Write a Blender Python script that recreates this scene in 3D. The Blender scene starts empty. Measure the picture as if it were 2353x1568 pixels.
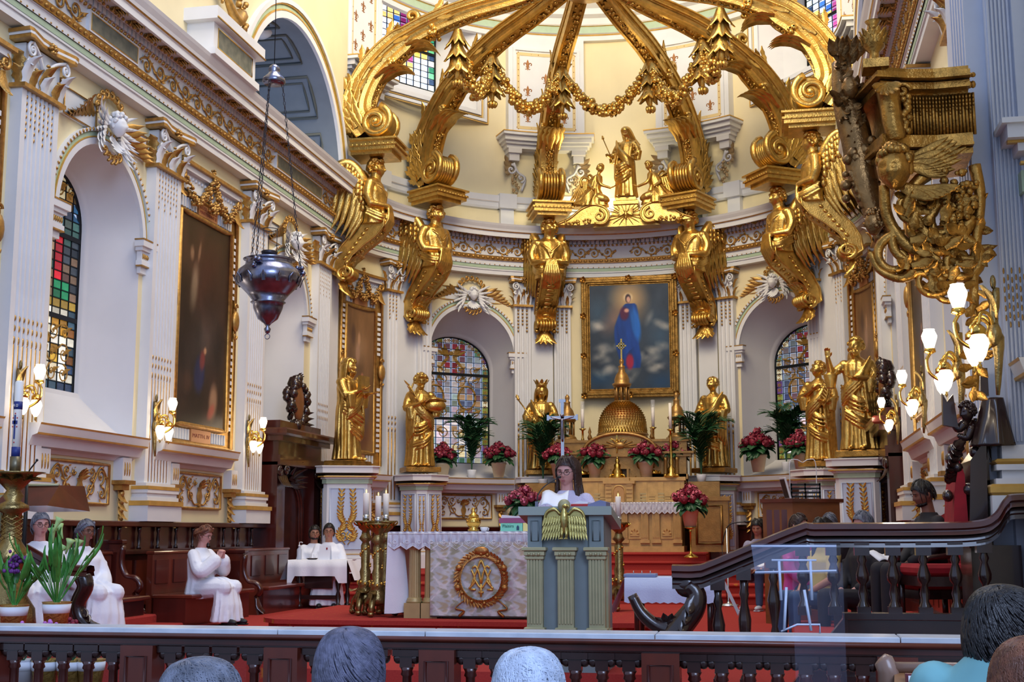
import bpy, math, random
import numpy as np
from mathutils import Matrix, Vector, Euler
rnd = random.Random(7)
PI = math.pi
SC = bpy.context.scene
COL = SC.collection
def lin(c):
    c = np.asarray(c, float) / 255.0
    return np.where(c <= 0.04045, c / 12.92, ((c + 0.055) / 1.055) ** 2.4)
# ------------------------------------------------------------------ camera, world, lights, exposure
CAM = np.array([0.0, 0.0, 1.1])
F_PX = 2955.0
def _axes():
    dy = np.array([1775 - 1176.5, 1226 - 784.0, F_PX]); dy /= np.linalg.norm(dy)
    dz = np.array([-48.0, -19700.0, F_PX]); dz /= np.linalg.norm(dz)
    dz -= dy * dz.dot(dy); dz /= np.linalg.norm(dz)
    dx = np.cross(dy, dz)
    if dx[0] < 0: dx = -dx
    return np.stack([dx, dy, dz], 1)
RC = _axes()
cam_d = bpy.data.cameras.new('camera'); cam = bpy.data.objects.new('camera', cam_d); COL.objects.link(cam)
cam_d.sensor_width = 36.0; cam_d.lens = 36.0 * F_PX / 2353.0; cam_d.clip_start = 0.1; cam_d.clip_end = 200
_m = Matrix.Identity(4)
for _i in range(3):
    _m[_i][0] = RC[0][_i]; _m[_i][1] = -RC[1][_i]; _m[_i][2] = -RC[2][_i]; _m[_i][3] = CAM[_i]
cam.matrix_world = _m
SC.camera = cam
w = bpy.data.worlds.new('hall_daylight'); SC.world = w; w.use_nodes = True
w.node_tree.nodes['Background'].inputs[0].default_value = (0.56, 0.71, 1.06, 1)
w.node_tree.nodes['Background'].inputs[1].default_value = 0.8
def area(name, loc, target, size, power, col, size_y=None):
    d = bpy.data.lights.new(name, 'AREA'); d.energy = power; d.color = col; d.size = size
    if size_y: d.shape = 'RECTANGLE'; d.size_y = size_y
    o = bpy.data.objects.new(name, d); COL.objects.link(o); o.location = loc
    o.rotation_euler = (Vector(target) - Vector(loc)).to_track_quat('-Z', 'Y').to_euler(); return o
def point(name, loc, power, col, r=0.1):
    d = bpy.data.lights.new(name, 'POINT'); d.energy = power; d.color = col; d.shadow_soft_size = r
    o = bpy.data.objects.new(name, d); COL.objects.link(o); o.location = loc; return o
area('nave_window_light', (6, -6, 10), (-4, 18, 2), 8, 1900, (0.52, 0.67, 1.0))
area('choir_overhead_light', (-3, 13, 12.5), (-3.5, 17, 0), 5, 450, (1.0, 0.9, 0.76))  # broad warm area light high over the choir; unseen, no chandelier is modelled
area('apse_flood_light', (-3, 19.0, 12.8), (-3, 27, 6), 4, 700, (1.0, 0.82, 0.52))
point('statue_uplight', (-3.45, 26.75, 8.2), 60, (1.0, 0.85, 0.5), 0.08)
SC.view_settings.view_transform = 'Standard'; SC.view_settings.look = 'None'
SC.view_settings.gamma = 1.0; SC.view_settings.use_curve_mapping = False
SC.view_settings.exposure = 0.13
SC.cycles.max_bounces = 6; SC.cycles.diffuse_bounces = 3; SC.cycles.glossy_bounces = 3; SC.cycles.transmission_bounces = 5
SC.cycles.transparent_max_bounces = 8; SC.cycles.use_denoising = True; SC.cycles.sample_clamp_indirect = 4.0
SC.cycles.caustics_reflective = False; SC.cycles.caustics_refractive = False
# ------------------------------------------------------------------ pixel <-> world (layout measured off the 2353x1568 photograph)
def ray(x, y): return RC.T @ np.array([x - 1176.5, y - 784.0, F_PX])
def onY(x, y, Y): d = ray(x, y); return CAM + d * (Y / d[1])
def onX(x, y, X): d = ray(x, y); return CAM + d * (X / d[0])
def onZ(x, y, Z): d = ray(x, y); return CAM + d * ((Z - CAM[2]) / d[2])
# ------------------------------------------------------------------ materials
MATS = {}
def mat(name, c, rough=0.6, metal=0.0, var=0.0, scale=8.0, bump=0.0, bscale=None, emit=0.0, c2=None, obj=False, vcol=False,
        coat=0.0, trans=0.0, alpha=1.0, wood=False, ior=1.45, stretch=None, spec=0.5, detail=4):
    if name in MATS: return MATS[name]
    m = bpy.data.materials.new(name); m.use_nodes = True; nt = m.node_tree; N = nt.nodes; L = nt.links
    b = N['Principled BSDF']; col = tuple(lin(c)) + (1,)
    b.inputs['Roughness'].default_value = rough; b.inputs['Metallic'].default_value = metal
    b.inputs['Base Color'].default_value = col; b.inputs['Specular IOR Level'].default_value = spec
    if coat: b.inputs['Coat Weight'].default_value = coat; b.inputs['Coat Roughness'].default_value = 0.08
    if trans: b.inputs['Transmission Weight'].default_value = trans; b.inputs['IOR'].default_value = ior
    if alpha < 1: b.inputs['Alpha'].default_value = alpha
    src = None
    if obj:
        oi = N.new('ShaderNodeObjectInfo'); src = oi.outputs['Color']
    if vcol:
        at = N.new('ShaderNodeVertexColor'); at.layer_name = 'Col'; src = at.outputs['Color']
    if var or bump or c2 is not None:
        tc = N.new('ShaderNodeTexCoord'); mp = N.new('ShaderNodeMapping')
        L.new(tc.outputs['Object'], mp.inputs[0])
        if stretch: mp.inputs['Scale'].default_value = stretch
        nz = N.new('ShaderNodeTexNoise'); nz.inputs['Scale'].default_value = scale; nz.inputs['Detail'].default_value = detail
        L.new(mp.outputs[0], nz.inputs['Vector'])
        if var or c2 is not None:
            mx = N.new('ShaderNodeMix'); mx.data_type = 'RGBA'
            rp = N.new('ShaderNodeMapRange'); rp.inputs[1].default_value = 0.35; rp.inputs[2].default_value = 0.65
            L.new(nz.outputs['Fac'], rp.inputs[0]); L.new(rp.outputs[0], mx.inputs[0])
            if c2 is not None:
                mx.inputs[6].default_value = col; mx.inputs[7].default_value = tuple(lin(c2)) + (1,)
            elif src is not None:
                h1 = N.new('ShaderNodeHueSaturation'); h1.inputs['Value'].default_value = 1 - var
                h2 = N.new('ShaderNodeHueSaturation'); h2.inputs['Value'].default_value = 1 + var
                L.new(src, h1.inputs['Color']); L.new(src, h2.inputs['Color'])
                L.new(h1.outputs[0], mx.inputs[6]); L.new(h2.outputs[0], mx.inputs[7])
            else:
                mx.inputs[6].default_value = tuple(np.array(col[:3]) * (1 - var)) + (1,)
                mx.inputs[7].default_value = tuple(np.minimum(np.array(col[:3]) * (1 + var), 1)) + (1,)
            src = mx.outputs[2]
        if bump:
            nb = nz
            if bscale:
                nb = N.new('ShaderNodeTexNoise'); nb.inputs['Scale'].default_value = bscale; nb.inputs['Detail'].default_value = 3
                L.new(mp.outputs[0], nb.inputs['Vector'])
            bp = N.new('ShaderNodeBump'); bp.inputs['Strength'].default_value = bump; bp.inputs['Distance'].default_value = 0.02
            L.new(nb.outputs['Fac'], bp.inputs['Height']); L.new(bp.outputs[0], b.inputs['Normal'])
    if src is not None:
        L.new(src, b.inputs['Base Color'])
        if emit: L.new(src, b.inputs['Emission Color'])
    elif emit: b.inputs['Emission Color'].default_value = col
    if emit: b.inputs['Emission Strength'].default_value = emit
    MATS[name] = m; return m
CREAM = mat('cream_plaster', (236, 221, 180), .75, var=.04, scale=1.2)
WHITE = mat('white_plaster', (226, 226, 228), .6, var=.03, scale=2)
REVEAL = mat('grey_white_plaster', (214, 212, 214), .7, var=.03, scale=1.5)
GREEN = mat('sage_green_paint', (178, 200, 172), .6, var=.04)
GOLD = mat('gold_leaf', (208, 168, 90), .3, .92, var=.16, scale=9, bump=.25, bscale=40)
GOLDP = mat('gilded_plaster', (192, 150, 84), .42, .75, var=.18, scale=14, bump=.2, bscale=60)
GOLDD = mat('antique_gold', (168, 124, 58), .34, .88, var=.3, scale=10, bump=.3, bscale=45)
GOLDW = mat('gold_band_paint', (214, 170, 86), .45, .4, var=.1)
BRONZE = mat('aged_brass', (150, 128, 82), .3, .95, var=.25, scale=12, bump=.25, bscale=60)
BRASS = mat('polished_brass', (214, 172, 84), .2, 1.0, var=.12, scale=14)
WOOD = mat('dark_mahogany', (68, 22, 16), .28, var=.35, scale=3.5, coat=.5, stretch=(1, 1, .25))
WOODM = mat('reddish_mahogany', (92, 36, 22), .3, var=.3, scale=3.5, coat=.4, stretch=(1, 1, .25))
EBONY = mat('blackened_oak', (44, 24, 22), .25, var=.3, scale=6, coat=.5)
OAK = mat('golden_brown_oak', (132, 82, 46), .35, var=.2, scale=4, coat=.3, stretch=(.3, 1, 1))
CARPET = None
SILVER = mat('tarnished_silver', (128, 130, 152), .26, 1.0, var=.2, scale=9, bump=.06, bscale=24)
STEEL = mat('bright_steel', (205, 210, 218), .2, 1.0)
BLACK = mat('matte_black', (18, 18, 22), .5)
LINEN = mat('white_linen', (236, 236, 244), .85, bump=.15, bscale=90, scale=4, var=.02)
ALB = mat('white_alb_cloth', (236, 238, 248), .85, bump=.12, bscale=60, scale=3, var=.03)
MARBLE = mat('white_marble', (206, 212, 222), .3, c2=(186, 194, 206), scale=7, detail=8)
GMARB = mat('grey_green_marble', (120, 124, 112), .35, c2=(88, 96, 92), scale=9, detail=8)
LEAF = mat('green_leaf', (38, 84, 48), .45, var=.35, scale=20)
LEAFL = mat('bright_green_leaf', (72, 140, 58), .4, var=.3, scale=14)
TERRA = mat('cream_terracotta', (226, 206, 176), .7, var=.06)
POTW = mat('white_ceramic', (226, 228, 236), .3)
CANDLE = mat('candle_wax', (244, 236, 226), .5)
FLAME = mat('candle_flame', (255, 190, 90), .5, emit=6.0)
SHADE = mat('frosted_glass_lit', (255, 236, 206), .4, emit=3.2)
GLASSC = mat('clear_acrylic', (196, 212, 250), .03, alpha=.06)
CLEAR = mat('clear_glass', (236, 240, 250), .03, alpha=.2)
PANE = mat('stained_glass', (255, 255, 255), .2, obj=True, var=.12, scale=10, emit=.75)
PANEU = mat('sunlit_stained_glass', (255, 255, 255), .2, obj=True, var=.15, scale=8, emit=1.6)
LEAD = mat('lead_came', (30, 34, 40), .5, .6)
PAINT = mat('oil_paint', (128, 128, 128), .35, vcol=True, bump=.05, bscale=40)
FABRIC = mat('printed_fabric', (128, 128, 128), .85, vcol=True, bump=.1, bscale=120)
REDV = mat('red_velvet', (150, 14, 30), .8, var=.15, scale=12)
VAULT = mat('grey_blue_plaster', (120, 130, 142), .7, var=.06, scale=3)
PAPER = mat('white_paper', (232, 234, 242), .7)
# ------------------------------------------------------------------ mesh builder
class MB:
    def __init__(s): s.V = []; s.F = []; s.S = []; s.n = 0; s.M = []; s.mi = 0
    def add(s, V, F, smooth=True):
        V = np.asarray(V, float).reshape(-1, 3)
        for f in F:
            s.F.append(tuple(int(i) + s.n for i in f)); s.S.append(smooth); s.M.append(s.mi)
        s.V.append(V); s.n += len(V); return s
    def verts(s): return np.concatenate(s.V) if s.V else np.zeros((0, 3))
    def map(s, fn):
        if s.V: s.V = [np.asarray(fn(s.verts()))]
        return s
    def xf(s, m):
        m = np.array(m); return s.map(lambda v: v @ m[:3, :3].T + m[:3, 3])
    def move(s, x, y, z): return s.map(lambda v: v + np.array([x, y, z]))
    def join(s, o, m=None, off=None, flip=False):
        v = o.verts().copy()
        if m is not None: m = np.array(m); v = v @ m[:3, :3].T + m[:3, 3]
        if off is not None: v = v + np.array(off)
        for f, sm, mi in zip(o.F, o.S, o.M):
            g = tuple(i + s.n for i in f); s.F.append(g[::-1] if flip else g); s.S.append(sm); s.M.append(mi)
        s.V.append(v); s.n += len(v); return s
    def box(s, x0, x1, y0, y1, z0, z1, b=0.0, nx=1):
        if nx > 1:
            xs = np.linspace(x0, x1, nx + 1); V = []
            for x in xs: V += [(x, y0, z0), (x, y1, z0), (x, y1, z1), (x, y0, z1)]
            F = [(0, 1, 2, 3)[::-1], tuple(4 * nx + i for i in range(4))]
            for i in range(nx):
                a = 4 * i
                for k in range(4): F.append((a + k, a + (k + 1) % 4, a + 4 + (k + 1) % 4, a + 4 + k))
            return s.add(V, F, False)
        if b > 0:
            V = []; sx, sy = (x0, x1), (y0, y1)
            for z, i in ((z0, b), (z0 + b, 0), (z1 - b, 0), (z1, b)):
                V += [(x0 + i, y0 + i, z), (x1 - i, y0 + i, z), (x1 - i, y1 - i, z), (x0 + i, y1 - i, z)]
            F = [(3, 2, 1, 0), (12, 13, 14, 15)]
            for l in range(3):
                for k in range(4): F.append((4 * l + k, 4 * l + (k + 1) % 4, 4 * l + 4 + (k + 1) % 4, 4 * l + 4 + k))
            return s.add(V, F, False)
        V = [(x0, y0, z0), (x1, y0, z0), (x1, y1, z0), (x0, y1, z0), (x0, y0, z1), (x1, y0, z1), (x1, y1, z1), (x0, y1, z1)]
        return s.add(V, [(3, 2, 1, 0), (4, 5, 6, 7), (0, 1, 5, 4), (1, 2, 6, 5), (2, 3, 7, 6), (3, 0, 4, 7)], False)
    def lathe(s, prof, n=16, c=(0, 0, 0), m=None, smooth=True, sq=0.0, ry=1.0):
        P = np.asarray(prof, float); k = len(P); t = np.arange(n) * 2 * PI / n; ct, st = np.cos(t), np.sin(t)
        if sq:  # squarish section
            f = 1 / np.maximum(np.abs(ct), np.abs(st)); f = 1 + (f - 1) * sq; ct, st = ct * f, st * f
        V = np.zeros((k, n, 3)); V[:, :, 0] = P[:, :1] * ct; V[:, :, 1] = P[:, :1] * st * ry; V[:, :, 2] = P[:, 1:2]
        V = V.reshape(-1, 3)
        if m is not None: m = np.array(m); V = V @ m[:3, :3].T + m[:3, 3]
        V = V + np.asarray(c, float); F = []
        for i in range(k - 1):
            for j in range(n):
                a = i * n + j; b2 = i * n + (j + 1) % n; F.append((a, b2, b2 + n, a + n))
        if P[0, 0] > 1e-6: F.append(tuple(range(n))[::-1])
        if P[-1, 0] > 1e-6: F.append(tuple((k - 1) * n + j for j in range(n)))
        return s.add(V, F, smooth)
    def tube(s, path, r, n=6, flat=1.0, up=None, cap=True, smooth=True, closed=False):
        P = np.asarray(path, float); k = len(P); r = np.broadcast_to(np.asarray(r, float), (k,))
        T = np.gradient(P, axis=0)
        if closed: T = np.roll(P, -1, 0) - np.roll(P, 1, 0)
        T = T / np.maximum(np.linalg.norm(T, axis=1, keepdims=True), 1e-9)
        u = np.array(up, float) if up is not None else (np.array([0, 0, 1.0]) if abs(T[0, 2]) < .9 else np.array([1.0, 0, 0]))
        t = np.arange(n) * 2 * PI / n; V = np.zeros((k, n, 3))
        for i in range(k):
            a = np.cross(T[i], u); a /= max(np.linalg.norm(a), 1e-9); bb = np.cross(a, T[i])
            if up is None: u = bb
            V[i] = P[i] + r[i] * (np.cos(t)[:, None] * a + flat * np.sin(t)[:, None] * bb)
        F = []; kk = k if closed else k - 1
        for i in range(kk):
            i2 = (i + 1) % k
            for j in range(n): F.append((i * n + j, i * n + (j + 1) % n, i2 * n + (j + 1) % n, i2 * n + j))
        if cap and not closed: F.append(tuple(range(n))[::-1]); F.append(tuple((k - 1) * n + j for j in range(n)))
        return s.add(V.reshape(-1, 3), F, smooth)
    def ell(s, c, r, n=10, k=6, m=None):
        r = np.broadcast_to(np.asarray(r, float), (3,)); a = np.linspace(0, PI, k + 1)
        V = [(0, 0, -1)]
        for i in range(1, k):
            for j in range(n): V.append((math.sin(a[i]) * math.cos(2 * PI * j / n), math.sin(a[i]) * math.sin(2 * PI * j / n), -math.cos(a[i])))
        V.append((0, 0, 1)); V = np.array(V) * r
        if m is not None: V = V @ np.array(m)[:3, :3].T
        F = [(0, 1 + (j + 1) % n, 1 + j) for j in range(n)]
        for i in range(k - 2):
            for j in range(n): a0 = 1 + i * n; F.append((a0 + j, a0 + (j + 1) % n, a0 + n + (j + 1) % n, a0 + n + j))
        e = len(V) - 1; a0 = 1 + (k - 2) * n
        F += [(a0 + j, a0 + (j + 1) % n, e) for j in range(n)]
        return s.add(V + np.asarray(c, float), F, True)
    def prism(s, poly, d0, d1, axis=1, smooth=False):
        """poly in the two remaining axes (in order), pushed along axis from d0 to d1"""
        P = np.asarray(poly, float); n = len(P); o = [i for i in range(3) if i != axis]
        V = np.zeros((2 * n, 3)); V[:n, o[0]] = V[n:, o[0]] = P[:, 0]; V[:n, o[1]] = V[n:, o[1]] = P[:, 1]; V[:n, axis] = d0; V[n:, axis] = d1
        F = [tuple(range(n)), tuple(range(2 * n - 1, n - 1, -1))] + [(i, n + i, n + (i + 1) % n, (i + 1) % n) for i in range(n)]
        return s.add(V, F, smooth)
    def strip(s, prof, xs, closed=False, smooth=False):
        """profile of (b, c) pairs swept along a = xs"""
        P = np.asarray(prof, float); k = len(P); V = np.zeros((len(xs), k, 3)); V[:, :, 0] = np.asarray(xs)[:, None]; V[:, :, 1] = P[:, 0]; V[:, :, 2] = P[:, 1]
        F = []
        for i in range(len(xs) - 1):
            for j in range(k if closed else k - 1): j2 = (j + 1) % k; F.append((i * k + j, (i + 1) * k + j, (i + 1) * k + j2, i * k + j2))
        if closed: F.append(tuple(range(k))); F.append(tuple((len(xs) - 1) * k + j for j in range(k))[::-1])
        return s.add(V.reshape(-1, 3), F, smooth)
    def sheet(s, G, smooth=True):
        G = np.asarray(G, float); a, b = G.shape[:2]
        F = [(i * b + j, (i + 1) * b + j, (i + 1) * b + j + 1, i * b + j + 1) for i in range(a - 1) for j in range(b - 1)]
        return s.add(G.reshape(-1, 3), F, smooth)
    def leaf(s, base, d, nrm, L, W, curl=.5, lobes=3, k=7, thick=None):
        d = np.asarray(d, float); d = d / np.linalg.norm(d); nrm = np.asarray(nrm, float); nrm = nrm - d * d.dot(nrm); nrm /= max(np.linalg.norm(nrm), 1e-6)
        side = np.cross(d, nrm); t = np.linspace(0, 1, k); G = np.zeros((k, 5, 3))
        wf = W * np.sin(PI * np.minimum(t * .82 + .16, 1)) ** .8
        if lobes: wf = wf * (1 + .22 * np.cos(2 * PI * lobes * t))
        wf[-1] = W * .04; ang = curl * PI * t ** 2
        px = np.concatenate([[0], np.cumsum(np.cos((ang[1:] + ang[:-1]) / 2)) / (k - 1)]) * L
        pn = np.concatenate([[0], np.cumsum(np.sin((ang[1:] + ang[:-1]) / 2)) / (k - 1)]) * L
        for j, (q, h) in enumerate(((-1, -.12), (-.5, .1), (0, .0), (.5, .1), (1, -.12))):
            G[:, j] = np.asarray(base, float) + px[:, None] * d + (pn + h * W)[:, None] * nrm + (q * wf * .5)[:, None] * side
        return s.sheet(G)
    def mesh(s, name, mats):
        me = bpy.data.meshes.new(name); V = s.verts()
        nv = len(V); me.vertices.add(nv); me.vertices.foreach_set('co', V.ravel().astype(np.float32))
        ln = np.array([len(f) for f in s.F], np.int32); idx = np.fromiter((i for f in s.F for i in f), np.int32, int(ln.sum()))
        me.loops.add(len(idx)); me.loops.foreach_set('vertex_index', idx)
        me.polygons.add(len(ln)); me.polygons.foreach_set('loop_start', np.concatenate([[0], np.cumsum(ln)[:-1]]).astype(np.int32))
        me.polygons.foreach_set('use_smooth', np.array(s.S, bool))
        for m in (mats if isinstance(mats, (list, tuple)) else [mats]): me.materials.append(m)
        if any(s.M): me.polygons.foreach_set('material_index', np.array(s.M, np.int32))
        me.update(calc_edges=True); return me
    def obj(s, name, mats, parent=None, world=False, fix=False, kind=None, label=None):
        me = s.mesh(name, mats)
        if fix: fixn(me)
        return link(name, me, parent, world, kind, label)
def fixn(me):
    import bmesh
    b = bmesh.new(); b.from_mesh(me); bmesh.ops.recalc_face_normals(b, faces=b.faces); b.to_mesh(me); b.free()
def wmat(o):
    m = o.matrix_basis.copy(); p = o; 
    m = o.matrix_parent_inverse @ m if o.parent else m
    return wmat(o.parent) @ m if o.parent else m
def link(name, me, parent=None, world=False, kind=None, label=None):
    o = bpy.data.objects.new(name, me); COL.objects.link(o)
    if parent is not None:
        o.parent = parent
        if world: o.matrix_parent_inverse = wmat(parent).inverted()
    if kind: o['kind'] = kind
    if label: o['label'] = label
    return o
def inst(name, me, parent, m, world=True):
    o = link(name, me, parent, world); o.matrix_basis = Matrix([list(r) for r in np.array(m)]); return o
def tag(o, label, cat, group=None):
    o['label'] = label; o['category'] = cat
    if group: o['group'] = group
    return o
def thing(name, label, cat, loc=(0, 0, 0), rz=0.0, group=None, sc=1.0):
    o = bpy.data.objects.new(name, None); COL.objects.link(o); o.location = loc; o.rotation_euler = (0, 0, rz); o.scale = (sc,) * 3
    o.empty_display_size = .1
    return tag(o, label, cat, group)
def copy_tree(o, parent=None, loc=None, rz=None, label=None, sc=None):
    c = o.copy(); COL.objects.link(c)
    if parent is not None: c.parent = parent; c.matrix_parent_inverse = o.matrix_parent_inverse.copy()
    for ch in list(o.children): copy_tree(ch, c)
    if loc is not None: c.location = loc
    if rz is not None: c.rotation_euler = (0, 0, rz)
    if sc is not None: c.scale = (sc,) * 3
    if label: c['label'] = label
    return c
def rotm(ax, a): return np.array(Matrix.Rotation(a, 4, ax))
def trm(x, y, z): return np.array(Matrix.Translation((x, y, z)))
def frame(o, X, Y, Z, s=1.0):
    m = np.eye(4); m[:3, 0] = np.array(X) * s; m[:3, 1] = np.array(Y) * s; m[:3, 2] = np.array(Z) * s; m[:3, 3] = o; return m
def spline(pts, n=24):
    """Catmull-Rom through pts, n samples per whole curve"""
    P = np.asarray(pts, float); k = len(P); Q = np.vstack([2 * P[0] - P[1], P, 2 * P[-1] - P[-2]]); out = []
    for t in np.linspace(0, k - 1, n):
        i = min(int(t), k - 2); f = t - i; a, b, c, d = Q[i], Q[i + 1], Q[i + 2], Q[i + 3]
        out.append(.5 * (2 * b + (c - a) * f + (2 * a - 5 * b + 4 * c - d) * f * f + (3 * b - a - 3 * c + d) * f ** 3))
    return np.array(out)
def lerp(a, b, t): return a + (b - a) * t
def remesh(o, vox, smooth=2, fac=.5):
    """one continuous skin out of overlapping closed shapes"""
    m = o.modifiers.new('r', 'REMESH'); m.mode = 'VOXEL'; m.voxel_size = vox; m.use_smooth_shade = True
    if smooth: s = o.modifiers.new('s', 'SMOOTH'); s.iterations = smooth; s.factor = fac
    dg = bpy.context.evaluated_depsgraph_get(); me = bpy.data.meshes.new_from_object(o.evaluated_get(dg)); old = o.data
    o.modifiers.clear(); nm = old.name; mats = list(old.materials); o.data = me; bpy.data.meshes.remove(old); me.name = nm
    me.materials.clear()
    for x in mats: me.materials.append(x)
    return o
# ------------------------------------------------------------------ ornament
def spiral(c, r, turns, a0, sgn=1, n=22, z=0.0, shrink=.12):
    t = np.linspace(0, 1, n); a = a0 + sgn * t * turns * 2 * PI; rr = r * (1 - (1 - shrink) * t)
    return np.stack([c[0] + rr * np.cos(a), c[1] + rr * np.sin(a), np.full(n, z)], 1)
def scroll(mb, c, r, turns=1.4, a0=0, sgn=1, th=.012, z=.01, eye=True, n=20, sides=5):
    p = spiral(c, r, turns, a0, sgn, n, z); mb.tube(p, np.linspace(th, th * .6, n), sides, up=(0, 0, 1))
    if eye: mb.ell((c[0], c[1], z), (r * .2, r * .2, th * 1.2), 6, 4)
def rosette(mb, c, r, n=6, th=.02):
    for i in range(n):
        a = 2 * PI * i / n; mb.ell((c[0] + r * .6 * math.cos(a), c[1] + r * .6 * math.sin(a), c[2]), (r * .4, r * .28, th), 6, 4, rotm('Z', a))
    mb.ell((c[0], c[1], c[2] + th * .6), (r * .28, r * .28, th), 6, 4)
def rinceau(mb, x0, x1, y0, y1, n, th=.012, z=.012, leaves=True):
    """running scroll: n spirals alternating up and down joined by a waving stem"""
    h = y1 - y0; yc = (y0 + y1) / 2; w = (x1 - x0) / n; R = min(h * .42, w * .46)
    t = np.linspace(0, n, n * 8 + 1)
    mb.tube(np.stack([x0 + t * w, yc + h * .34 * np.sin(PI * t), np.full(len(t), z)], 1), th * .8, 5, up=(0, 0, 1))
    for i in range(n):
        s = 1 if i % 2 == 0 else -1; cx = x0 + (i + .5) * w; cy = yc - s * h * .06
        scroll(mb, (cx, cy), R, 1.35, s * PI / 2 * .9, -s, th, z, n=16)
        if leaves:
            for q in range(4):
                a = s * (PI * .5) + (q - 1.5) * .9
                b = (cx + R * .95 * math.cos(a), cy + R * .95 * math.sin(a), z)
                mb.leaf(b, (math.cos(a + .9), math.sin(a + .9), 0), (0, 0, 1), R * .7, R * .4, .35, 2, 5)
            mb.leaf((x0 + (i + 1) * w, yc, z), (.6, -s * .8, .1), (0, 0, 1), R * .8, R * .45, .4, 2, 5)
            rosette(mb, (cx, cy, z), R * .3, 5, th)
def panel_scrolls(mb, x0, x1, y0, y1, th=.014, z=.015):
    """symmetrical arabesque with a central vase"""
    w = x1 - x0; h = y1 - y0; cx = (x0 + x1) / 2; cy = (y0 + y1) / 2
    vase = [(.02, 0), (.09, .02), (.05, .1), (.13, .26), (.16, .36), (.1, .46), (.06, .52), (.12, .62)]
    P = [(cx + a * h * .8, y0 + b * h) for a, b in vase]; Q = [(2 * cx - a, b) for a, b in P][::-1]
    mb.prism([(a, b) for a, b in P] + Q, z - .01, z + .025, axis=2)
    for k in range(7):
        a = PI * (.1 + .8 * k / 6); mb.leaf((cx, y0 + h * .6, z + .01), (math.cos(a), math.sin(a), .2), (0, 0, 1), h * .36, h * .13, .4, 2, 5)
    for s in (-1, 1):
        X = lambda u: cx + s * u * w / 2
        for (ux, uy, r, t, a, g) in ((.38, .36, .22, 1.4, 90, -1), (.42, .8, .15, 1.2, -90, 1), (.74, .7, .22, 1.4, -90, 1), (.78, .24, .18, 1.3, 90, -1), (.2, .78, .1, 1.1, 0, 1)):
            scroll(mb, (X(ux), y0 + uy * h), r * h, t, math.radians(a), g * s, th, z)
            for q in range(3):
                b = math.radians(a) + q * 1.3
                mb.leaf((X(ux) + r * h * math.cos(b), y0 + uy * h + r * h * math.sin(b), z), (math.cos(b + s * .8), math.sin(b + s * .8), .1), (0, 0, 1), r * h * .7, r * h * .3, .4, 2, 5)
        mb.tube(spline([(cx, y0 + .1 * h, z), (X(.25), y0 + .1 * h, z), (X(.5), y0 + .55 * h, z), (X(.72), y0 + .95 * h, z), (X(.96), y0 + .6 * h, z), (X(.9), y0 + .1 * h, z)], 26), th, 5, up=(0, 0, 1))
def garland(mb, pts, r, n=40, lump=.5):
    P = spline(pts, n); rr = random.Random(int(n))
    env = .55 + .45 * np.sin(np.linspace(0, PI, n))
    for i, p in enumerate(P):
        for q in range(5):
            o = np.array([rr.uniform(-1, 1), rr.uniform(-1, 1), rr.uniform(-1, 1)]) * r * .55 * env[i]
            mb.ell(p + o, r * env[i] * rr.uniform(.24, .46), 6, 4)
        if i % 3 == 0:
            d = np.array([rr.uniform(-1, 1), rr.uniform(-1, 1), rr.uniform(-1, .4)])
            mb.leaf(p, d, (.3, -.8, .4), r * 1.3 * env[i], r * .7 * env[i], .5, 2, 5)
def tassel(mb, top, L, r):
    x, y, z = top
    for f, rr_ in ((.0, .55), (.3, .8), (.62, 1.0)):
        for k in range(8):
            a = 2 * PI * k / 8 + f * 3; b = (x + r * .35 * math.cos(a), y + r * .35 * math.sin(a), z - f * L * .8)
            mb.leaf(b, (.35 * math.cos(a), .35 * math.sin(a), -1), (math.cos(a), math.sin(a), 0), L * .4, r * rr_ * 1.25, .14, 2, 6)
    mb.lathe([(r * .15, 0), (r * .2, -L * .25), (r * .3, -L * .5), (r * .3, -L * .75), (r * .2, -L)][::-1], 8, (x, y, z))
    for k in range(7):
        a = 2 * PI * k / 7; mb.ell((x + r * .4 * math.cos(a), y + r * .4 * math.sin(a), z - L), (r * .25, r * .25, r * .4), 5, 4)
def fleur(mb, c, h, th=.004):
    """fleur-de-lis as raised flat shapes in the a/b plane"""
    x, y, z = c; k = h / 2
    ct = [(0, 1), (.16, .62), (.24, .35), (.14, .02), (.1, -.3), (-.1, -.3), (-.14, .02), (-.24, .35), (-.16, .62)]
    mb.prism([(x + a * k, y + b * k) for a, b in ct], z, z + th, 2)
    for s in (-1, 1):
        pt = spline([(s * .1, -.28), (s * .2, .1), (s * .42, .34), (s * .66, .22), (s * .62, -.04), (s * .5, .02)], 14)
        mb.tube(np.stack([x + pt[:, 0] * k, y + pt[:, 1] * k, np.full(14, z)], 1), np.linspace(.11, .07, 14) * k, 4, .3, up=(0, 0, 1))
        pt = spline([(s * .08, -.42), (s * .12, -.62), (s * .3, -.8), (s * .42, -.68)], 8)
        mb.tube(np.stack([x + pt[:, 0] * k, y + pt[:, 1] * k, np.full(8, z)], 1), .07 * k, 4, .3, up=(0, 0, 1))
    mb.prism([(x - .34 * k, y - .42 * k), (x + .34 * k, y - .42 * k), (x + .34 * k, y - .3 * k), (x - .34 * k, y - .3 * k)], z, z + th * 1.6, 2)
    mb.prism([(x, y - 1 * k), (x + .12 * k, y - .72 * k), (x + .08 * k, y - .44 * k), (x - .08 * k, y - .44 * k), (x - .12 * k, y - .72 * k)], z, z + th, 2)
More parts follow.
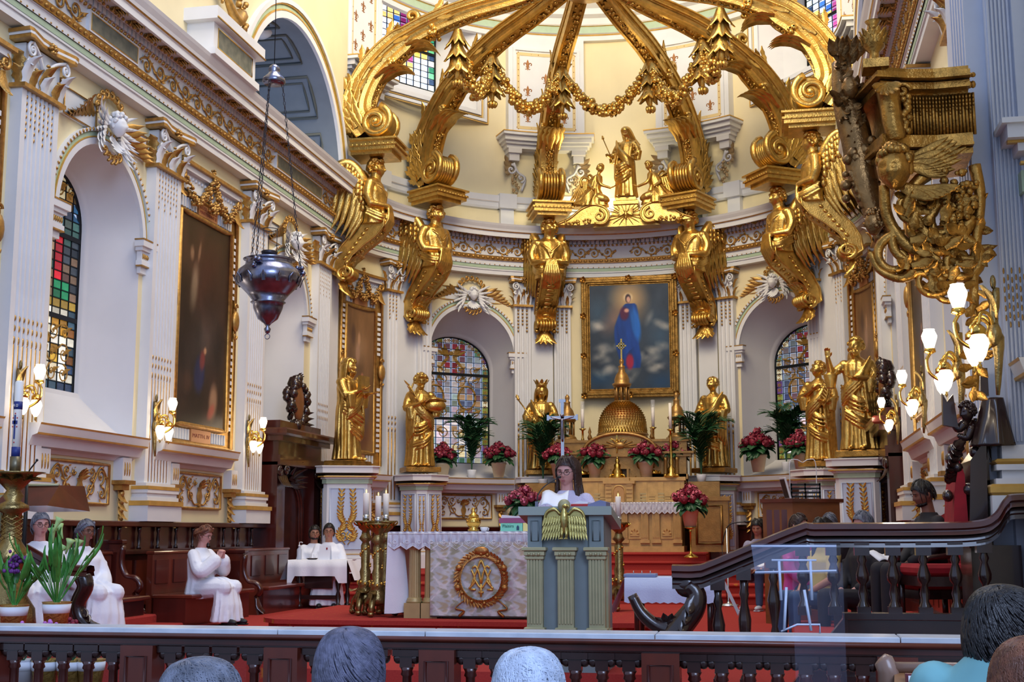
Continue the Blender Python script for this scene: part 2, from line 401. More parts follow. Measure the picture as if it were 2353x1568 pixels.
def canvas(name, u, v, fn, W, H, M, mtl, parent=None, nx=80, ny=100, kind=None, label=None):
    """flat painted sheet: fn(s, t) -> srgb 0..255, s,t in 0..1; M maps (a, b, 0) to world"""
    s, t = np.meshgrid(np.linspace(0, 1, nx), np.linspace(0, 1, ny), indexing='ij')
    G = np.stack([u + s * W, v + t * H, np.zeros_like(s)], -1)
    mb = MB().sheet(G); mb.map(M); me = mb.mesh(name, mtl)
    c = np.asarray(fn(s, t), float).reshape(-1, 3); a = me.color_attributes.new('Col', 'FLOAT_COLOR', 'POINT')
    a.data.foreach_set('color', np.concatenate([lin(np.clip(c, 0, 255)), np.ones((len(c), 1))], 1).astype(np.float32).ravel())
    return link(name, me, parent, True, kind, label)
def fbm(s, t, f=4, seed=0, o=4):
    """value noise for painting"""
    r = np.random.RandomState(seed); out = np.zeros_like(s); amp = .5
    for k in range(o):
        g = r.rand(64, 64); x = s * f; y = t * f; i = np.floor(x).astype(int) % 63; j = np.floor(y).astype(int) % 63; a = x - np.floor(x); b = y - np.floor(y)
        a = a * a * (3 - 2 * a); b = b * b * (3 - 2 * b)
        out += amp * ((g[i, j] * (1 - a) + g[i + 1, j] * a) * (1 - b) + (g[i, j + 1] * (1 - a) + g[i + 1, j + 1] * a) * b); amp *= .5; f *= 2
    return out
def blob(s, t, cx, cy, rx, ry, ang=0, soft=.25):
    a = math.radians(ang); x = s - cx; y = t - cy; xr = (x * math.cos(a) + y * math.sin(a)) / rx; yr = (-x * math.sin(a) + y * math.cos(a)) / ry
    d = np.sqrt(xr * xr + yr * yr); return np.clip((1 - d) / soft, 0, 1)[..., None]
def mixc(c, k, col): return c * (1 - k) + np.array(col, float) * k
# ------------------------------------------------------------------ room geometry: one running coordinate u along left wall, apse, right wall
AX, CY, RA, LW, RW = -3.0, 22.4, 5.0, -8.0, 2.0
UA = PI * RA
def M(V):
    V = np.asarray(V, float).reshape(-1, 3); u, z, d = V[:, 0], V[:, 1], V[:, 2]
    th = PI - np.clip(u, 0, UA) / RA; r = RA - d
    x = AX + r * np.cos(th); y = CY + r * np.sin(th)
    y = np.where(u < 0, CY + u, y); y = np.where(u > UA, CY - (u - UA), y)
    return np.stack([x, y, z], 1)
def ua(deg): return (180 - deg) / 180 * UA
def uL(Y): return Y - CY
def uR(Y): return UA + CY - Y
def urange(u0, u1, step=.22):
    """breaks on the curved stretch"""
    pts = {u0, u1}
    for q in (0.0, UA):
        if u0 < q < u1: pts.add(q)
    a, b = max(u0, 0), min(u1, UA)
    if b > a: pts |= set(np.linspace(a, b, max(2, int((b - a) / step) + 2)))
    return np.array(sorted(pts))
def frameM(u, z, d):
    """local frame on the wall: X along, Y up, Z out of the wall"""
    o, a, b = M([(u, z, d), (u + .001, z, d), (u, z, d + .001)])
    X = (a - o); X /= np.linalg.norm(X); Z = (b - o); Z /= np.linalg.norm(Z); return frame(o, X, (0, 0, 1), Z)
U0, U1 = uL(6.5), uR(5.0)
# niches: (centre u, half width, spring z, sill z, depth, window half width, window spring z, window sill z)
NICHE = [(uL(14.15), 1.03, 4.83, 2.27, .6, .66, 4.98, 2.87), (uL(20.35), .95, 4.83, 2.27, .6, .58, 4.9, 3.1),
         (ua(129.3), 1.0, 4.86, 2.23, .85, .76, 4.6, 2.6), (ua(49.0), 1.0, 4.86, 2.23, .85, .76, 4.6, 2.6),
         (uR(14.15), 1.03, 4.83, 2.27, .95, .66, 4.75, 2.95), (uR(20.45), .95, 4.83, 2.27, .95, .62, 4.72, 3.1)]
def arch_pts(u, hw, zs, sill, n=20):
    t = np.linspace(PI, 0, n); return [(u - hw, sill)] + [(u + hw * math.cos(a), zs + hw * math.sin(a)) for a in t] + [(u + hw, sill)]
def wall_with_arches(u0, u1, z0, z1, niches, name, mtl):
    mb = MB(); cur = u0
    def flat(a, b, c, d):
        us = urange(a, b); G = np.array([[(x, z, 0) for z in np.linspace(c, d, 3)] for x in us]); mb.sheet(G, False)
    for (u, hw, zs, sill, *_r) in sorted(niches):
        flat(cur, u - hw, z0, z1); 
        if sill > z0: flat(u - hw, u + hw, z0, sill)
        t = np.linspace(PI, 0, 24); G = np.array([[(u + hw * math.cos(a), lerp(zs + hw * math.sin(a), z1, q), 0) for q in np.linspace(0, 1, 4)] for a in t]); mb.sheet(G, False)
        cur = u + hw
    flat(cur, u1, z0, z1); mb.map(M); return mb.obj(name, mtl, kind='structure')
wall_left = wall_with_arches(U0, 0, 0, 7.62, NICHE[:2], 'wall_left', CREAM)
wall_apse = wall_with_arches(0, UA, 0, 7.62, NICHE[2:4], 'wall_back', CREAM)
wall_right = wall_with_arches(UA, U1, 0, 7.62, NICHE[4:], 'wall_right', CREAM)
def wall_of(u): return wall_left if u < 0 else (wall_apse if u <= UA else wall_right)
# ------------------------------------------------------------------ stained glass windows
def stained(name, u, hw, zs, sill, d, cfn, pane_mat, nx, ny, border=.0, lab=None, bars=()):
    """window: lead frame, one pane object per quarry; cfn(s, t) -> colour with s in -1..1, t in 0..1"""
    top = zs + hw; H = top - sill; fr = MB(); pts = arch_pts(u, hw, zs, sill, 22)
    P = np.array([(a, b, d + .0) for a, b in pts]); fr.tube(np.vstack([P, P[:1]]), .035, 4)
    xs = np.linspace(u - hw, u + hw, nx + 1); zsn = np.linspace(sill, top, ny + 1)
    def zmax(x): return zs + math.sqrt(max(hw * hw - (x - u) ** 2, 0))
    for x in xs[1:-1]: fr.box(x - .006, x + .006, sill, zmax(x), d + .002, d + .016)
    for z in zsn[1:-1]:
        k = hw if z <= zs else math.sqrt(max(hw * hw - (z - zs) ** 2, 0)); big = any(abs(z - b) < H / ny * .5 for b in bars)
        fr.box(u - k, u + k, z - (.03 if big else .006), z + (.03 if big else .006), d + .002, d + (.035 if big else .016))
    fr.map(M); root = fr.obj(name, LEAD, kind='structure')
    rr = random.Random(name); cache = {}
    for i in range(nx):
        for j in range(ny):
            a, b = xs[i] + .006, xs[i + 1] - .006; c0, c1 = zsn[j] + .006, zsn[j + 1] - .006
            ta, tb = min(c1, zmax(a)), min(c1, zmax(b))
            if min(ta, tb) <= c0 and max(ta, tb) <= c0 + .01: continue
            ta, tb = max(ta, c0), max(tb, c0); full = ta == c1 and tb == c1; base = ((a + b) / 2, (c0 + c1) / 2)
            key = 'f' if full else None
            if key and key in cache: me = cache[key]
            else:
                A, B = a - base[0], b - base[0]; p = MB()
                p.add([(A, c0 - base[1], 0), (B, c0 - base[1], 0), (B, tb - base[1], 0), (A, ta - base[1], 0),
                       (A * .8, c0 - base[1] + .008, .006), (B * .8, c0 - base[1] + .008, .006), (B * .8, tb - base[1] - .008, .006), (A * .8, ta - base[1] - .008, .006)],
                      [(0, 1, 5, 4), (1, 2, 6, 5), (2, 3, 7, 6), (3, 0, 4, 7), (4, 5, 6, 7)], False)
                me = p.mesh('pane', pane_mat)
                if key: cache[key] = me
            o = inst('pane', me, root, frameM(base[0], base[1], d + .004)); c = cfn((base[0] - u) / hw, (base[1] - sill) / H, rr)
            o.color = tuple(lin(np.clip(c, 0, 255))) + (1,)
    return root
def glass_scene(s, t, r):
    v = r.uniform(.75, 1.2)
    if t < .36:
        if abs(s) > .78 or t < .05: c = r.choice([(60, 90, 110), (130, 80, 30), (200, 196, 180), (40, 60, 90)])
        else: c = r.choice([(250, 244, 222), (240, 226, 190), (226, 180, 60), (196, 140, 40), (252, 248, 235)])
    elif t < .40: c = (160, 130, 50)
    elif t < .80:
        c = r.choice([(86, 60, 52), (60, 70, 80), (60, 96, 90), (120, 96, 76), (40, 52, 64), (150, 120, 96)])
        if .0 < s < .45 and .5 < t < .74: c = (196, 24, 40)
        elif .1 < s < .8 and t < .5: c = (26, 130, 84)
        elif -.3 < s < 0 and t < .66: c = (200, 180, 150)
        elif t > .72: c = r.choice([(70, 110, 104), (60, 90, 96), (100, 120, 110)])
    else: c = r.choice([(60, 70, 90), (230, 206, 130), (120, 84, 30), (40, 90, 130), (230, 216, 170), (90, 70, 40)])
    if abs(s) > .86 and t > .4: c = r.choice([(40, 56, 66), (54, 70, 70)])
    return np.array(c) * v * .82
def glass_orn(s, t, r):
    v = r.uniform(.8, 1.15)
    hyp = math.hypot(s, max(0, (t - .74)) * 3.4)
    if abs(s) > .8 or (t > .74 and hyp > .82) or t < .05: c = r.choice([(116, 128, 60), (60, 70, 60), (200, 196, 170), (96, 60, 120), (70, 110, 90)])
    elif (s + .0) ** 2 * 2 + ((t - .82) * 5) ** 2 < .5: c = r.choice([(120, 40, 50), (90, 60, 70), (170, 150, 120)])
    elif ((abs(s) - .42) * 3) ** 2 + ((t - .52) * 7) ** 2 < .9: c = r.choice([(60, 66, 110), (110, 80, 90), (150, 120, 90), (80, 90, 120)])
    elif t > .62: c = r.choice([(150, 146, 156), (120, 130, 136), (170, 160, 160), (116, 104, 110)])
    elif t > .34: c = r.choice([(176, 168, 184), (150, 170, 168), (196, 170, 186), (190, 184, 190), (110, 120, 110)])
    else: c = r.choice([(240, 226, 226), (228, 206, 222), (232, 216, 170), (150, 186, 170), (246, 240, 240), (200, 160, 120)])
    return np.array(c) * v * .85
def tracery(par, u, hw, zs, sill, d, full):
    """painted scrolls and medallions standing out of the leaded glass"""
    H = zs + hw - sill; q = MB(); X = lambda s: u + s * hw; Zt = lambda t: sill + t * H
    rows = ((.12, .3), (.24, .28), (.4, .26), (.66, .3), (.74, .24)) if full else ((.08, .3), (.17, .34), (.27, .3), (.92, .2))
    for k, (t, r) in enumerate(rows):
        for s in (-1, 1):
            for x in (.22, .62): scroll(q, (X(s * x), Zt(t), d), r * hw * .62, 1.5, PI / 2 + k, s * (1 if x < .5 else -1), .012, d, n=16); q.leaf((X(s * x), Zt(t), d), (s, .6, 0), (0, 0, 1), .16, .06, .2, 2, 5)
    if full:
        for s in (-1, 1): q.tube([(X(s * .42) + .17 * math.cos(a), Zt(.52) + .25 * math.sin(a), d) for a in np.linspace(0, 2 * PI, 24)[:-1]], .022, 5, closed=True)
        for k in range(26): a = PI * k / 25; rosette(q, (X(.9 * math.cos(a)), zs + .9 * hw * math.sin(a), d), .045, 5, .008)
        for k in range(18):
            for s in (-1, 1): rosette(q, (X(s * .9), lerp(sill + .06, zs, k / 18), d), .045, 5, .008)
        for s in (-1, 1): [q.leaf((X(s * .06), Zt(.84), d), (s * math.cos(a), math.sin(a), 0), (0, 0, 1), .3, .07, .1, 0, 5) for a in (1.2, .9, .5, -.9)]
        q.ell((X(0), Zt(.87), d), (.05, .05, .01), 8, 5)
    q.map(M); q.obj('painted_tracery', mat('vitreous_paint', (120, 104, 66) if full else (150, 110, 40), .5, emit=.12), par)
def glass_up(s, t, r):
    c = r.choice([(252, 252, 255), (210, 226, 250), (236, 240, 255), (240, 246, 255), (226, 236, 255), (60, 110, 200), (236, 190, 110)])
    if abs(s) > .74: c = r.choice([(40, 120, 90), (30, 80, 110), (90, 170, 120), (220, 230, 210), (40, 60, 90)])
    elif abs(s - .1) < .14 and t > .2: c = r.choice([(120, 30, 90), (170, 70, 140)])
    elif s > .35 and t > .3: c = r.choice([(230, 150, 40), (240, 190, 90)])
    return np.array(c) * r.uniform(.85, 1.1)
# ------------------------------------------------------------------ niches: splayed reveal, archivolt, imposts, cherub keystone
def reveal(u, hw, zs, sill, dep, whw, wzs, wsill, par):
    A = np.array(arch_pts(u, hw, zs, sill, 26)); B = np.array(arch_pts(u, whw, wzs, wsill, 26)); mb = MB()
    rows = [np.column_stack([A, np.zeros(len(A))])]
    for q in (.3, .6, .88): rows.append(np.column_stack([lerp(A, B, q ** 1.3), np.full(len(A), -dep * q)]))
    C = B.copy(); rows.append(np.column_stack([lerp(A, B, .9), np.full(len(A), -dep * .93)])); rows.append(np.column_stack([B, np.full(len(A), -dep * .95)])); rows.append(np.column_stack([B, np.full(len(A), -dep * 1.15)]))
    G = np.array(rows); mb.sheet(G, True)
    sl = np.array([[rows[i][0], rows[i][-1]] for i in range(len(rows))]); mb.sheet(sl, False)
    mb.map(M); mb.obj('niche_reveal', REVEAL, par, kind=None)
def archivolt(u, hw, zs, par, w=.2):
    t = np.linspace(PI, 0, 33)
    for nm, r0, r1, d0, d1, m in (('arch_moulding', 0, .08, .0, .05, WHITE), ('gold_fillet', .085, .1, .0, .055, GOLDW), ('green_band', .1, .155, 0, .035, GREEN), ('arch_rim', .16, .205, 0, .06, WHITE)):
        mb = MB(); rows = []
        for a in t:
            c, s = math.cos(a), math.sin(a)
            rows.append([(u + (hw + q) * c, zs + (hw + q) * s, d) for q, d in ((r0, d0), (r0, d1), (r1, d1), (r1, d0))])
        mb.sheet(np.array(rows), False).map(M); mb.obj(nm, m, par)
    mb = MB(); n = 46
    for i in range(n):
        a = PI * (i + .5) / n; r = hw + .183
        mb.ell((u + r * math.cos(a), zs + r * math.sin(a), .065), (.026, .017, .014), 6, 4, rotm('Z', a))
    mb.map(M); mb.obj('leaf_bead_row', GOLDP, par)
    imp = MB()
    for s in (-1, 1):
        x = u + s * (hw + .06)
        for z0, z1, h, d in ((-.02, .06, .2, .13), (-.07, -.02, .17, .1), (-.2, -.07, .13, .07), (-.26, -.2, .15, .085), (-.36, -.26, .11, .05)):
            imp.box(x - h, x + h, zs + z0, zs + z1, 0, d)
        g = MB()
    imp.map(M); imp.obj('impost', WHITE, par)
    g = MB()
    for s in (-1, 1):
        x = u + s * (hw + .06)
        g.box(x - .205, x + .205, zs + .06, zs + .08, 0, .135)
        for k in range(6): g.ell((x - .1 + .04 * k, zs - .14, .075), (.014, .04, .014), 6, 4)
        g.box(x - .15, x + .15, zs - .275, zs - .26, 0, .09)
    g.map(M); g.obj('impost_gilding', GOLDP, par)
def wing(mb, root, d, up, L, W, rows=3, curve=.25):
    """layered feathers fanning from a shoulder; d = spread direction, up = upward normal of the fan"""
    d = np.array(d, float); d /= np.linalg.norm(d); up = np.array(up, float); up -= d * up.dot(d); up /= np.linalg.norm(up); n = np.cross(d, up)
    for r in range(rows):
        k = 7 + r * 2; l = L * (.42 + .29 * r)
        for i in range(k):
            t = i / (k - 1); a = lerp(.75, -.35, t)
            base = np.array(root) + d * W * .75 * (1 - t) * .6 + up * W * lerp(.45, -.1, t) + n * (.012 * (rows - r))
            dd = d * math.cos(a * .6 - .75) + up * math.sin(a * .6 - .75)
            mb.leaf(base, dd, n, l * lerp(1.0, .6, t), W * .2, .06, 0, 6)
    mb.tube(spline([np.array(root), np.array(root) + up * W * .55 + d * W * .2, np.array(root) + up * W * .5 + d * W * .55, np.array(root) + d * W * .75 + up * W * .1], 10), [.03 * W * 3] * 10, 6)
def head_pts(sc=1.0, face='adult', n=36, k=30):
    """sculpted head, centred at the ear line, facing -Y; real size at sc=1"""
    mb = MB(); th = np.linspace(0, 2 * PI, n, endpoint=False); ph = np.linspace(-PI / 2, PI / 2, k); V = []
    kid = face == 'child'
    for p in ph:
        for t in th:
            x, y, z = math.cos(p) * math.sin(t), -math.cos(p) * math.cos(t), math.sin(p)
            rx, ry, rz = (.076, .094, .118) if not kid else (.08, .092, .104)
            X, Y, Z = x * rx, y * ry, z * rz
            if z < 0:
                X *= 1 - .3 * (-z) ** 1.6; f = max(-y, 0)
                Y = Y * (1 - .12 * (-z)) - .018 * f * (-z)
                if y > 0: Y *= 1 - .45 * (-z) ** 1.2
            if y < 0:
                fx = X / .076; fz = Z
                Y *= 1 - .1 * math.exp(-(fx / .9) ** 4)
                g = lambda cx, cz, sx, sz: math.exp(-((abs(X) - cx) / sx) ** 2 - ((fz - cz) / sz) ** 2)
                Y -= .024 * g(0, -.018, .011, .015) + .012 * g(0, .006, .008, .022)
                Y += .013 * g(.031, .010, .016, .011); Y -= .006 * g(.03, .030, .026, .008)
                Y -= .007 * g(0, -.052, .020, .006) + .007 * g(0, -.066, .017, .006) - .005 * g(0, -.0585, .02, .003)
                Y -= .011 * g(0, -.095, .017, .015); Y -= .006 * g(.045, -.02, .018, .02)
            V.append((X, Y, Z))
    F = []
    for i in range(k - 1):
        for j in range(n): F.append((i * n + j, i * n + (j + 1) % n, (i + 1) * n + (j + 1) % n, (i + 1) * n + j))
    F.append(tuple(range(n))[::-1]); F.append(tuple((k - 1) * n + j for j in range(n)))
    mb.add(V, F)
    for s in (-1, 1): mb.ell((s * .077, .012, -.006), (.010, .019, .032), 8, 6, rotm('Z', -s * .35))
    mb.map(lambda v: v * sc); return mb
def curls(mb, c, r, n=60, z0=-.2, seed=1, face=True, cr=.022, back=True):
    rr = random.Random(seed)
    for i in range(n):
        z = rr.uniform(z0, 1); a = rr.uniform(0, 2 * PI); q = math.sqrt(max(1 - z * z, 0)); x, y = q * math.cos(a), q * math.sin(a)
        if face and y < -.35 and z < .55: continue
        mb.ell((c[0] + x * r * .86, c[1] + y * r * 1.0, c[2] + z * r * 1.14), cr * rr.uniform(.8, 1.3), 6, 4)
def cherub(u, z, par_unused, s=1.0, label=''):
    """winged cherub head on a gilded cartouche over a niche"""
    m = frameM(u, z, .02); root = thing('cherub_cartouche', label, 'cherub ornament', m[:3, 3]); g = MB()
    # palm panel either side
    for sg in (-1, 1): pn = MB(); pn.box(*(sorted((sg * .25 * s, sg * .92 * s))), -.13 * s, .17 * s, -.02, .015); pn.obj('palm_panel', WHITE, root, True).matrix_basis = Matrix(m.tolist())
    for sg in (-1, 1):
        fr = [(sg * .26 * s, -.12 * s, .03), (sg * .91 * s, -.12 * s, .03), (sg * .91 * s, .16 * s, .03), (sg * .26 * s, .16 * s, .03)]
        g.tube(fr + fr[:1], .012, 4)
        for k in range(7):
            t = k / 6; g.leaf((sg * (.3 + .45 * t) * s, (.05 - .02 * k) * s, .03), (sg * 1, .5 - k * .16, .2), (0, 0, 1), (.34 - .02 * k) * s, .1 * s, .3, 3, 6)
    for k in range(9):
        a = PI * k / 8; scroll(g, (.3 * s * math.cos(a), (.16 + .22 * math.sin(a)) * s, .05), .075 * s, 1, a + PI / 2, 1, .022, .06)
    for k in range(5): scroll(g, ((-.16 + .08 * k) * s, (-.3 - .06 * math.sin(PI * k / 4)) * s, .08), .06 * s, 1, -PI / 2, 1, .02, .1)
    g.obj('gilded_scrolls', GOLDP, root, True).matrix_basis = Matrix(m.tolist())
    wg = MB()
    for sg in (-1, 1):
        for r in range(3):
            for k in range(6):
                a = lerp(.5, -1.0, k / 5); wg.leaf((sg * (.1 + .015 * k) * s, (.06 - .035 * k) * s, .11 - .02 * r), (sg * math.cos(a), math.sin(a), .1), (0, 0, 1), (.18 + .09 * r) * s, .055 * s, .2, 0, 6)
    for k in range(7): wg.leaf((0, -.12 * s, .1), (math.sin((k - 3) * .3), -math.cos((k - 3) * .3), .15), (0, 0, 1), .22 * s, .06 * s, .3, 0, 6)
    wg.obj('wings', WHITE, root, True).matrix_basis = Matrix(m.tolist())
    h = head_pts(1.15 * s, 'child', 24, 20); curls(h, (0, .01, .02), .115 * s, 70, .0, 3, True, .026 * s)
    h.xf(np.array(Matrix(((1, 0, 0, 0), (0, 0, 1, 0), (0, -1, 0, .17), (0, 0, 0, 1)))))
    h.obj('cherub_head', WHITE, root, True).matrix_basis = Matrix(m.tolist())
    return root
# ------------------------------------------------------------------ pilasters
def pilaster(u, w, par, z0=1.27, nfl=7, cap=True):
    hw = w / 2; pj = .14; us = max(1, int(w / .12)) 
    base = MB(); gb = MB()
    for a, b, e, d in ((0, .2, .11, .12), (.26, .31, .07, .09), (.31, .36, .05, .07), (.36, .41, .07, .09), (.45, .49, .04, .05)): base.box(u - hw - e, u + hw + e, z0 + a, z0 + b, 0, pj + d, nx=us)
    for a, b, e, d in ((.2, .26, .12, .14), (.405, .45, .075, .095)): gb.box(u - hw - e, u + hw + e, z0 + a, z0 + b, 0, pj + d, nx=us)
    zb, zt = z0 + .49, 5.93
    # shaft with sunk flutes
    xs = [u - hw]; ds = [pj]; m = w * .1; fw = (w - 2 * m) / nfl
    prof = [(u - hw, 0), (u - hw, pj)]
    for i in range(nfl):
        a = u - hw + m + i * fw; f = fw * .2
        prof += [(a + f, pj), (a + f + fw * .12, pj - .03), (a + fw / 2, pj - .042), (a + fw - f - fw * .12, pj - .03), (a + fw - f, pj)]
    prof += [(u + hw, pj), (u + hw, 0)]
    sh = MB(); G = np.array([[(a, z, d) for a, d in prof] for z in (zb, lerp(zb, zt, .5), zt)]); sh.sheet(G, False)
    sh.map(M); o = sh.obj('pilaster', WHITE, par)
    base.map(M); base.obj('base', WHITE, o); gb.map(M); gb.obj('base_moulding', GOLDW, o)
    rods = MB(); beads = MB()
    for i in range(nfl):
        x = u - hw + m + (i + .5) * fw
        rods.tube([(x, zb + .02, pj - .02), (x, zb + 1.35, pj - .02)], fw * .2, 6)
        for k, (dz, l) in enumerate(((0, .1), (.13, .08), (.24, .07))): rods.ell((x, zb + 1.4 + dz, pj - .015), (fw * .2, l * .5, .018), 6, 5)
        for k in range(7 - 2 * (i % 2)): beads.ell((x, zt - .07 - .075 * k, pj - .02), (fw * .2, .028, .02), 6, 4)
    rods.map(M); rods.obj('gilded_cabling', GOLDP, o); beads.map(M); beads.obj('gilded_beads', GOLDP, o)
    if cap:
        c = MB(); g = MB(); ch = .62; z = zt
        c.box(u - hw * .94, u + hw * .94, z + .03, z + ch - .1, 0, pj, nx=us)
        g.box(u - hw - .05, u + hw + .05, z, z + .045, 0, pj + .06, nx=us)
        for row, (k, l, wd, off) in enumerate(((3, .2, .17, 0), (2, .33, .19, .5))):
            for i in range(k if row == 0 else k + 1):
                x = u + (i - (k - 1) / 2 if row == 0 else i - k / 2) * w / (k if row == 0 else k) * .92
                (g if (i + row) % 2 == 0 else c).leaf((x, z + .05, pj + .02 + .015 * (1 - row)), (0, 1, .12), (0, 0, 1), l * 1.15, wd * .85 * w / .72, .4, 3, 8); g.ell((x, z + .05 + l * .95, pj + .07), (wd * .2 * w / .72, .02, .02), 6, 4)
        for sg in (-1, 1):
            for k in range(2): g.leaf((u + sg * hw, z + .06 + .18 * k, pj * .6), (sg * .15, 1, 0), (sg, 0, .1), .24, .14 * w / .72, .45, 3, 7)
            x = u + sg * hw * .92; scroll(c, (x, z + ch - .19, pj + .07), .085, 1.6, PI / 2, -sg, .02, pj + .08, n=22)
            c.tube(spline([(u + sg * .02, z + .3, pj + .02), (u + sg * hw * .45, z + ch - .18, pj + .05), (x, z + ch - .1, pj + .08)], 10), .022, 5)
            c.leaf((x, z + ch - .28, pj + .06), (sg * .3, -1, .2), (0, 0, 1), .12, .09, .3, 2, 5)
        ab = [(-hw - .13, pj + .14), (-hw - .06, pj + .15), (-hw * .4, pj + .09), (hw * .4, pj + .09), (hw + .06, pj + .15), (hw + .13, pj + .14), (hw + .1, 0), (-hw - .1, 0)]
        for a, b, k, q in ((ch - .09, ch - .05, .96, g), (ch - .05, ch - .02, .98, c), (ch - .02, ch + .02, 1.02, g)): q.prism([(u + p * k, d) for p, d in ab], z + a, z + b, 1)
        tmp = MB(); rosette(tmp, (0, 0, 0), .075, 6, .03); g.join(tmp, off=(u, z + ch - .06, pj + .12))
        c.map(M); c.obj('capital', WHITE, o); g.map(M); g.obj('gilded_acanthus', GOLDP, o)
    return o
# ------------------------------------------------------------------ entablature
def entab(u0, u1, name):
    us = urange(u0, u1); L = u1 - u0
    def run(nm, prof, m, par, closed=False): 
        mb = MB(); mb.strip(prof, us, closed); mb.map(M); return mb.obj(nm, m, par)
    root = run(name, [(6.6, 0), (6.6, .17), (6.69, .17), (6.69, .19), (6.72, .19)], WHITE, None); root['kind'] = 'structure'
    run('green_band', [(6.72, .195), (6.79, .2)], GREEN, root)
    run('fascia', [(6.79, .215), (6.885, .215), (6.89, .235), (6.895, .24)], WHITE, root)
    run('guilloche_band', [(6.895, .25), (6.985, .275), (6.99, .2)], GOLDP, root)
    run('frieze', [(6.985, .24), (7.26, .24)], WHITE, root)
    run('bed_moulding', [(7.255, .24), (7.275, .26), (7.3, .28), (7.3, .29)], WHITE, root)
    run('dentil_backing', [(7.3, .24), (7.385, .24), (7.39, .33), (7.41, .35)], WHITE, root)
    run('soffit', [(7.41, .32), (7.425, .58)], REVEAL, root)
    run('corona', [(7.425, .54), (7.34, .54), (7.34, .58), (7.43, .585), (7.435, .605)], WHITE, root)
    run('gold_bead_line', [(7.435, .605), (7.455, .62)], GOLDP, root)
    run('cymatium', [(7.455, .615), (7.5, .63), (7.56, .67), (7.6, .69), (7.6, .4), (7.6, 0)], WHITE, root)
    den = MB(); egg = MB(); bead = MB(); gui = MB()
    for i in range(int(L / .105)):
        x = u0 + (i + .5) * .105; den.box(x - .036, x + .036, 7.305, 7.382, .23, .31)
    for i in range(int(L / .095)):
        x = u0 + (i + .5) * .095; egg.ell((x, 7.285, .27), (.03, .03, .028), 6, 4); bead.ell((x, 7.395, .345), (.026, .022, .02), 6, 4)
    for i in range(int(L / .12)):
        x = u0 + (i + .5) * .12; gui.ell((x, 6.94, .268), (.045, .03, .02), 6, 4); gui.ell((x + .06, 6.805, .215), (.018, .014, .014), 5, 3)
    for nm, mb, m in (('dentil_row', den, WHITE), ('egg_moulding', egg, GOLDP), ('bead_moulding', bead, GOLDP), ('guilloche_links', gui, GOLDP)):
        mb.map(M); mb.obj(nm, m, root)['kind'] = 'stuff'
    mod = MB(); path = [(0, 0, 0), (.02, .1, 0), (0, .2, 0), (-.03, .3, 0)]
    mod.box(-.05, .05, -.035, 0, 0, .2)
    for sg in (-1, 1):
        p = spiral((.055, .0), .05, 1.2, PI / 2, -1, 16, 0); mod.tube(np.stack([np.full(16, sg * .055), p[:, 1] - .02, p[:, 0]], 1), .014, 4)
        p = spiral((.235, .0), .038, 1.2, PI / 2, 1, 14, 0); mod.tube(np.stack([np.full(14, sg * .055), p[:, 1] - .02, p[:, 0]], 1), .012, 4)
    for k in range(4): mod.leaf((0, -.035, .06 + .05 * k), (0, -.3, 1), (0, -1, 0), .13, .11, .3, 2, 5)
    mod.map(lambda v: v * np.array([1, 1, .7])); me = mod.mesh('modillion', GOLDP); k = int(L / .42)
    for i in range(k): inst('modillion', me, root, frameM(u0 + (i + .5) * L / k, 7.415, .34))
    return root
ent_left = entab(U0, 0, 'trim_1'); ent_apse = entab(0, UA, 'trim_2'); ent_right = entab(UA, U1, 'trim_3')
def frieze_bits(u0, u1, n, par):
    mb = MB(); rinceau(mb, u0, u1, 6.995, 7.25, n, .016, .258); mb.map(M); mb.obj('frieze_scrollwork', GOLDP, par)
def frieze_panel(u0, u1, par):
    mb = MB(); mb.box(u0, u1, 6.99, 7.255, .24, .285, nx=4); mb.map(M); o = mb.obj('marble_panel_frame', WHITE, par)
    mb = MB(); mb.box(u0 + .05, u1 - .05, 7.03, 7.215, .285, .289, nx=4); mb.map(M); mb.obj('marble_inlay', GMARB, o)
    mb = MB(); us = np.linspace(u0 + .04, u1 - .04, 5); mb.tube([(a, 7.02, .287) for a in us] + [(a, 7.225, .287) for a in us[::-1]], .008, 4, closed=True); mb.map(M); mb.obj('gilded_fillet', GOLDW, o)
for a, b, n in ((11.0, 13.1, 6), (14.5, 19.0, 12), (21.4, 22.3, 3), (8.0, 10.0, 5)): frieze_bits(uL(a), uL(b), n, ent_left)
for a, b in ((13.2, 14.42), (19.1, 21.3), (10.1, 10.9)): frieze_panel(uL(a), uL(b), ent_left)
for a, b, n in ((178, 146, 8), (142, 112, 8), (106, 92, 4), (88, 72, 4), (66, 36, 8), (32, 4, 7)): frieze_bits(ua(a), ua(b), n, ent_apse)
frieze_bits(uR(21), uR(8), 30, ent_right)
for y, w, n in ((12.51, .74, 7), (15.66, .74, 7), (18.8, .74, 7), (21.95, .7, 7)):
    pilaster(uL(y), w, wall_left, nfl=n); pilaster(uR(y), w, wall_right, nfl=n)
for a in (153.4, 143.2, 115.8, 105.6, 73.6, 63.3, 36.5, 26.4): pilaster(ua(a), .37, wall_apse, nfl=3)
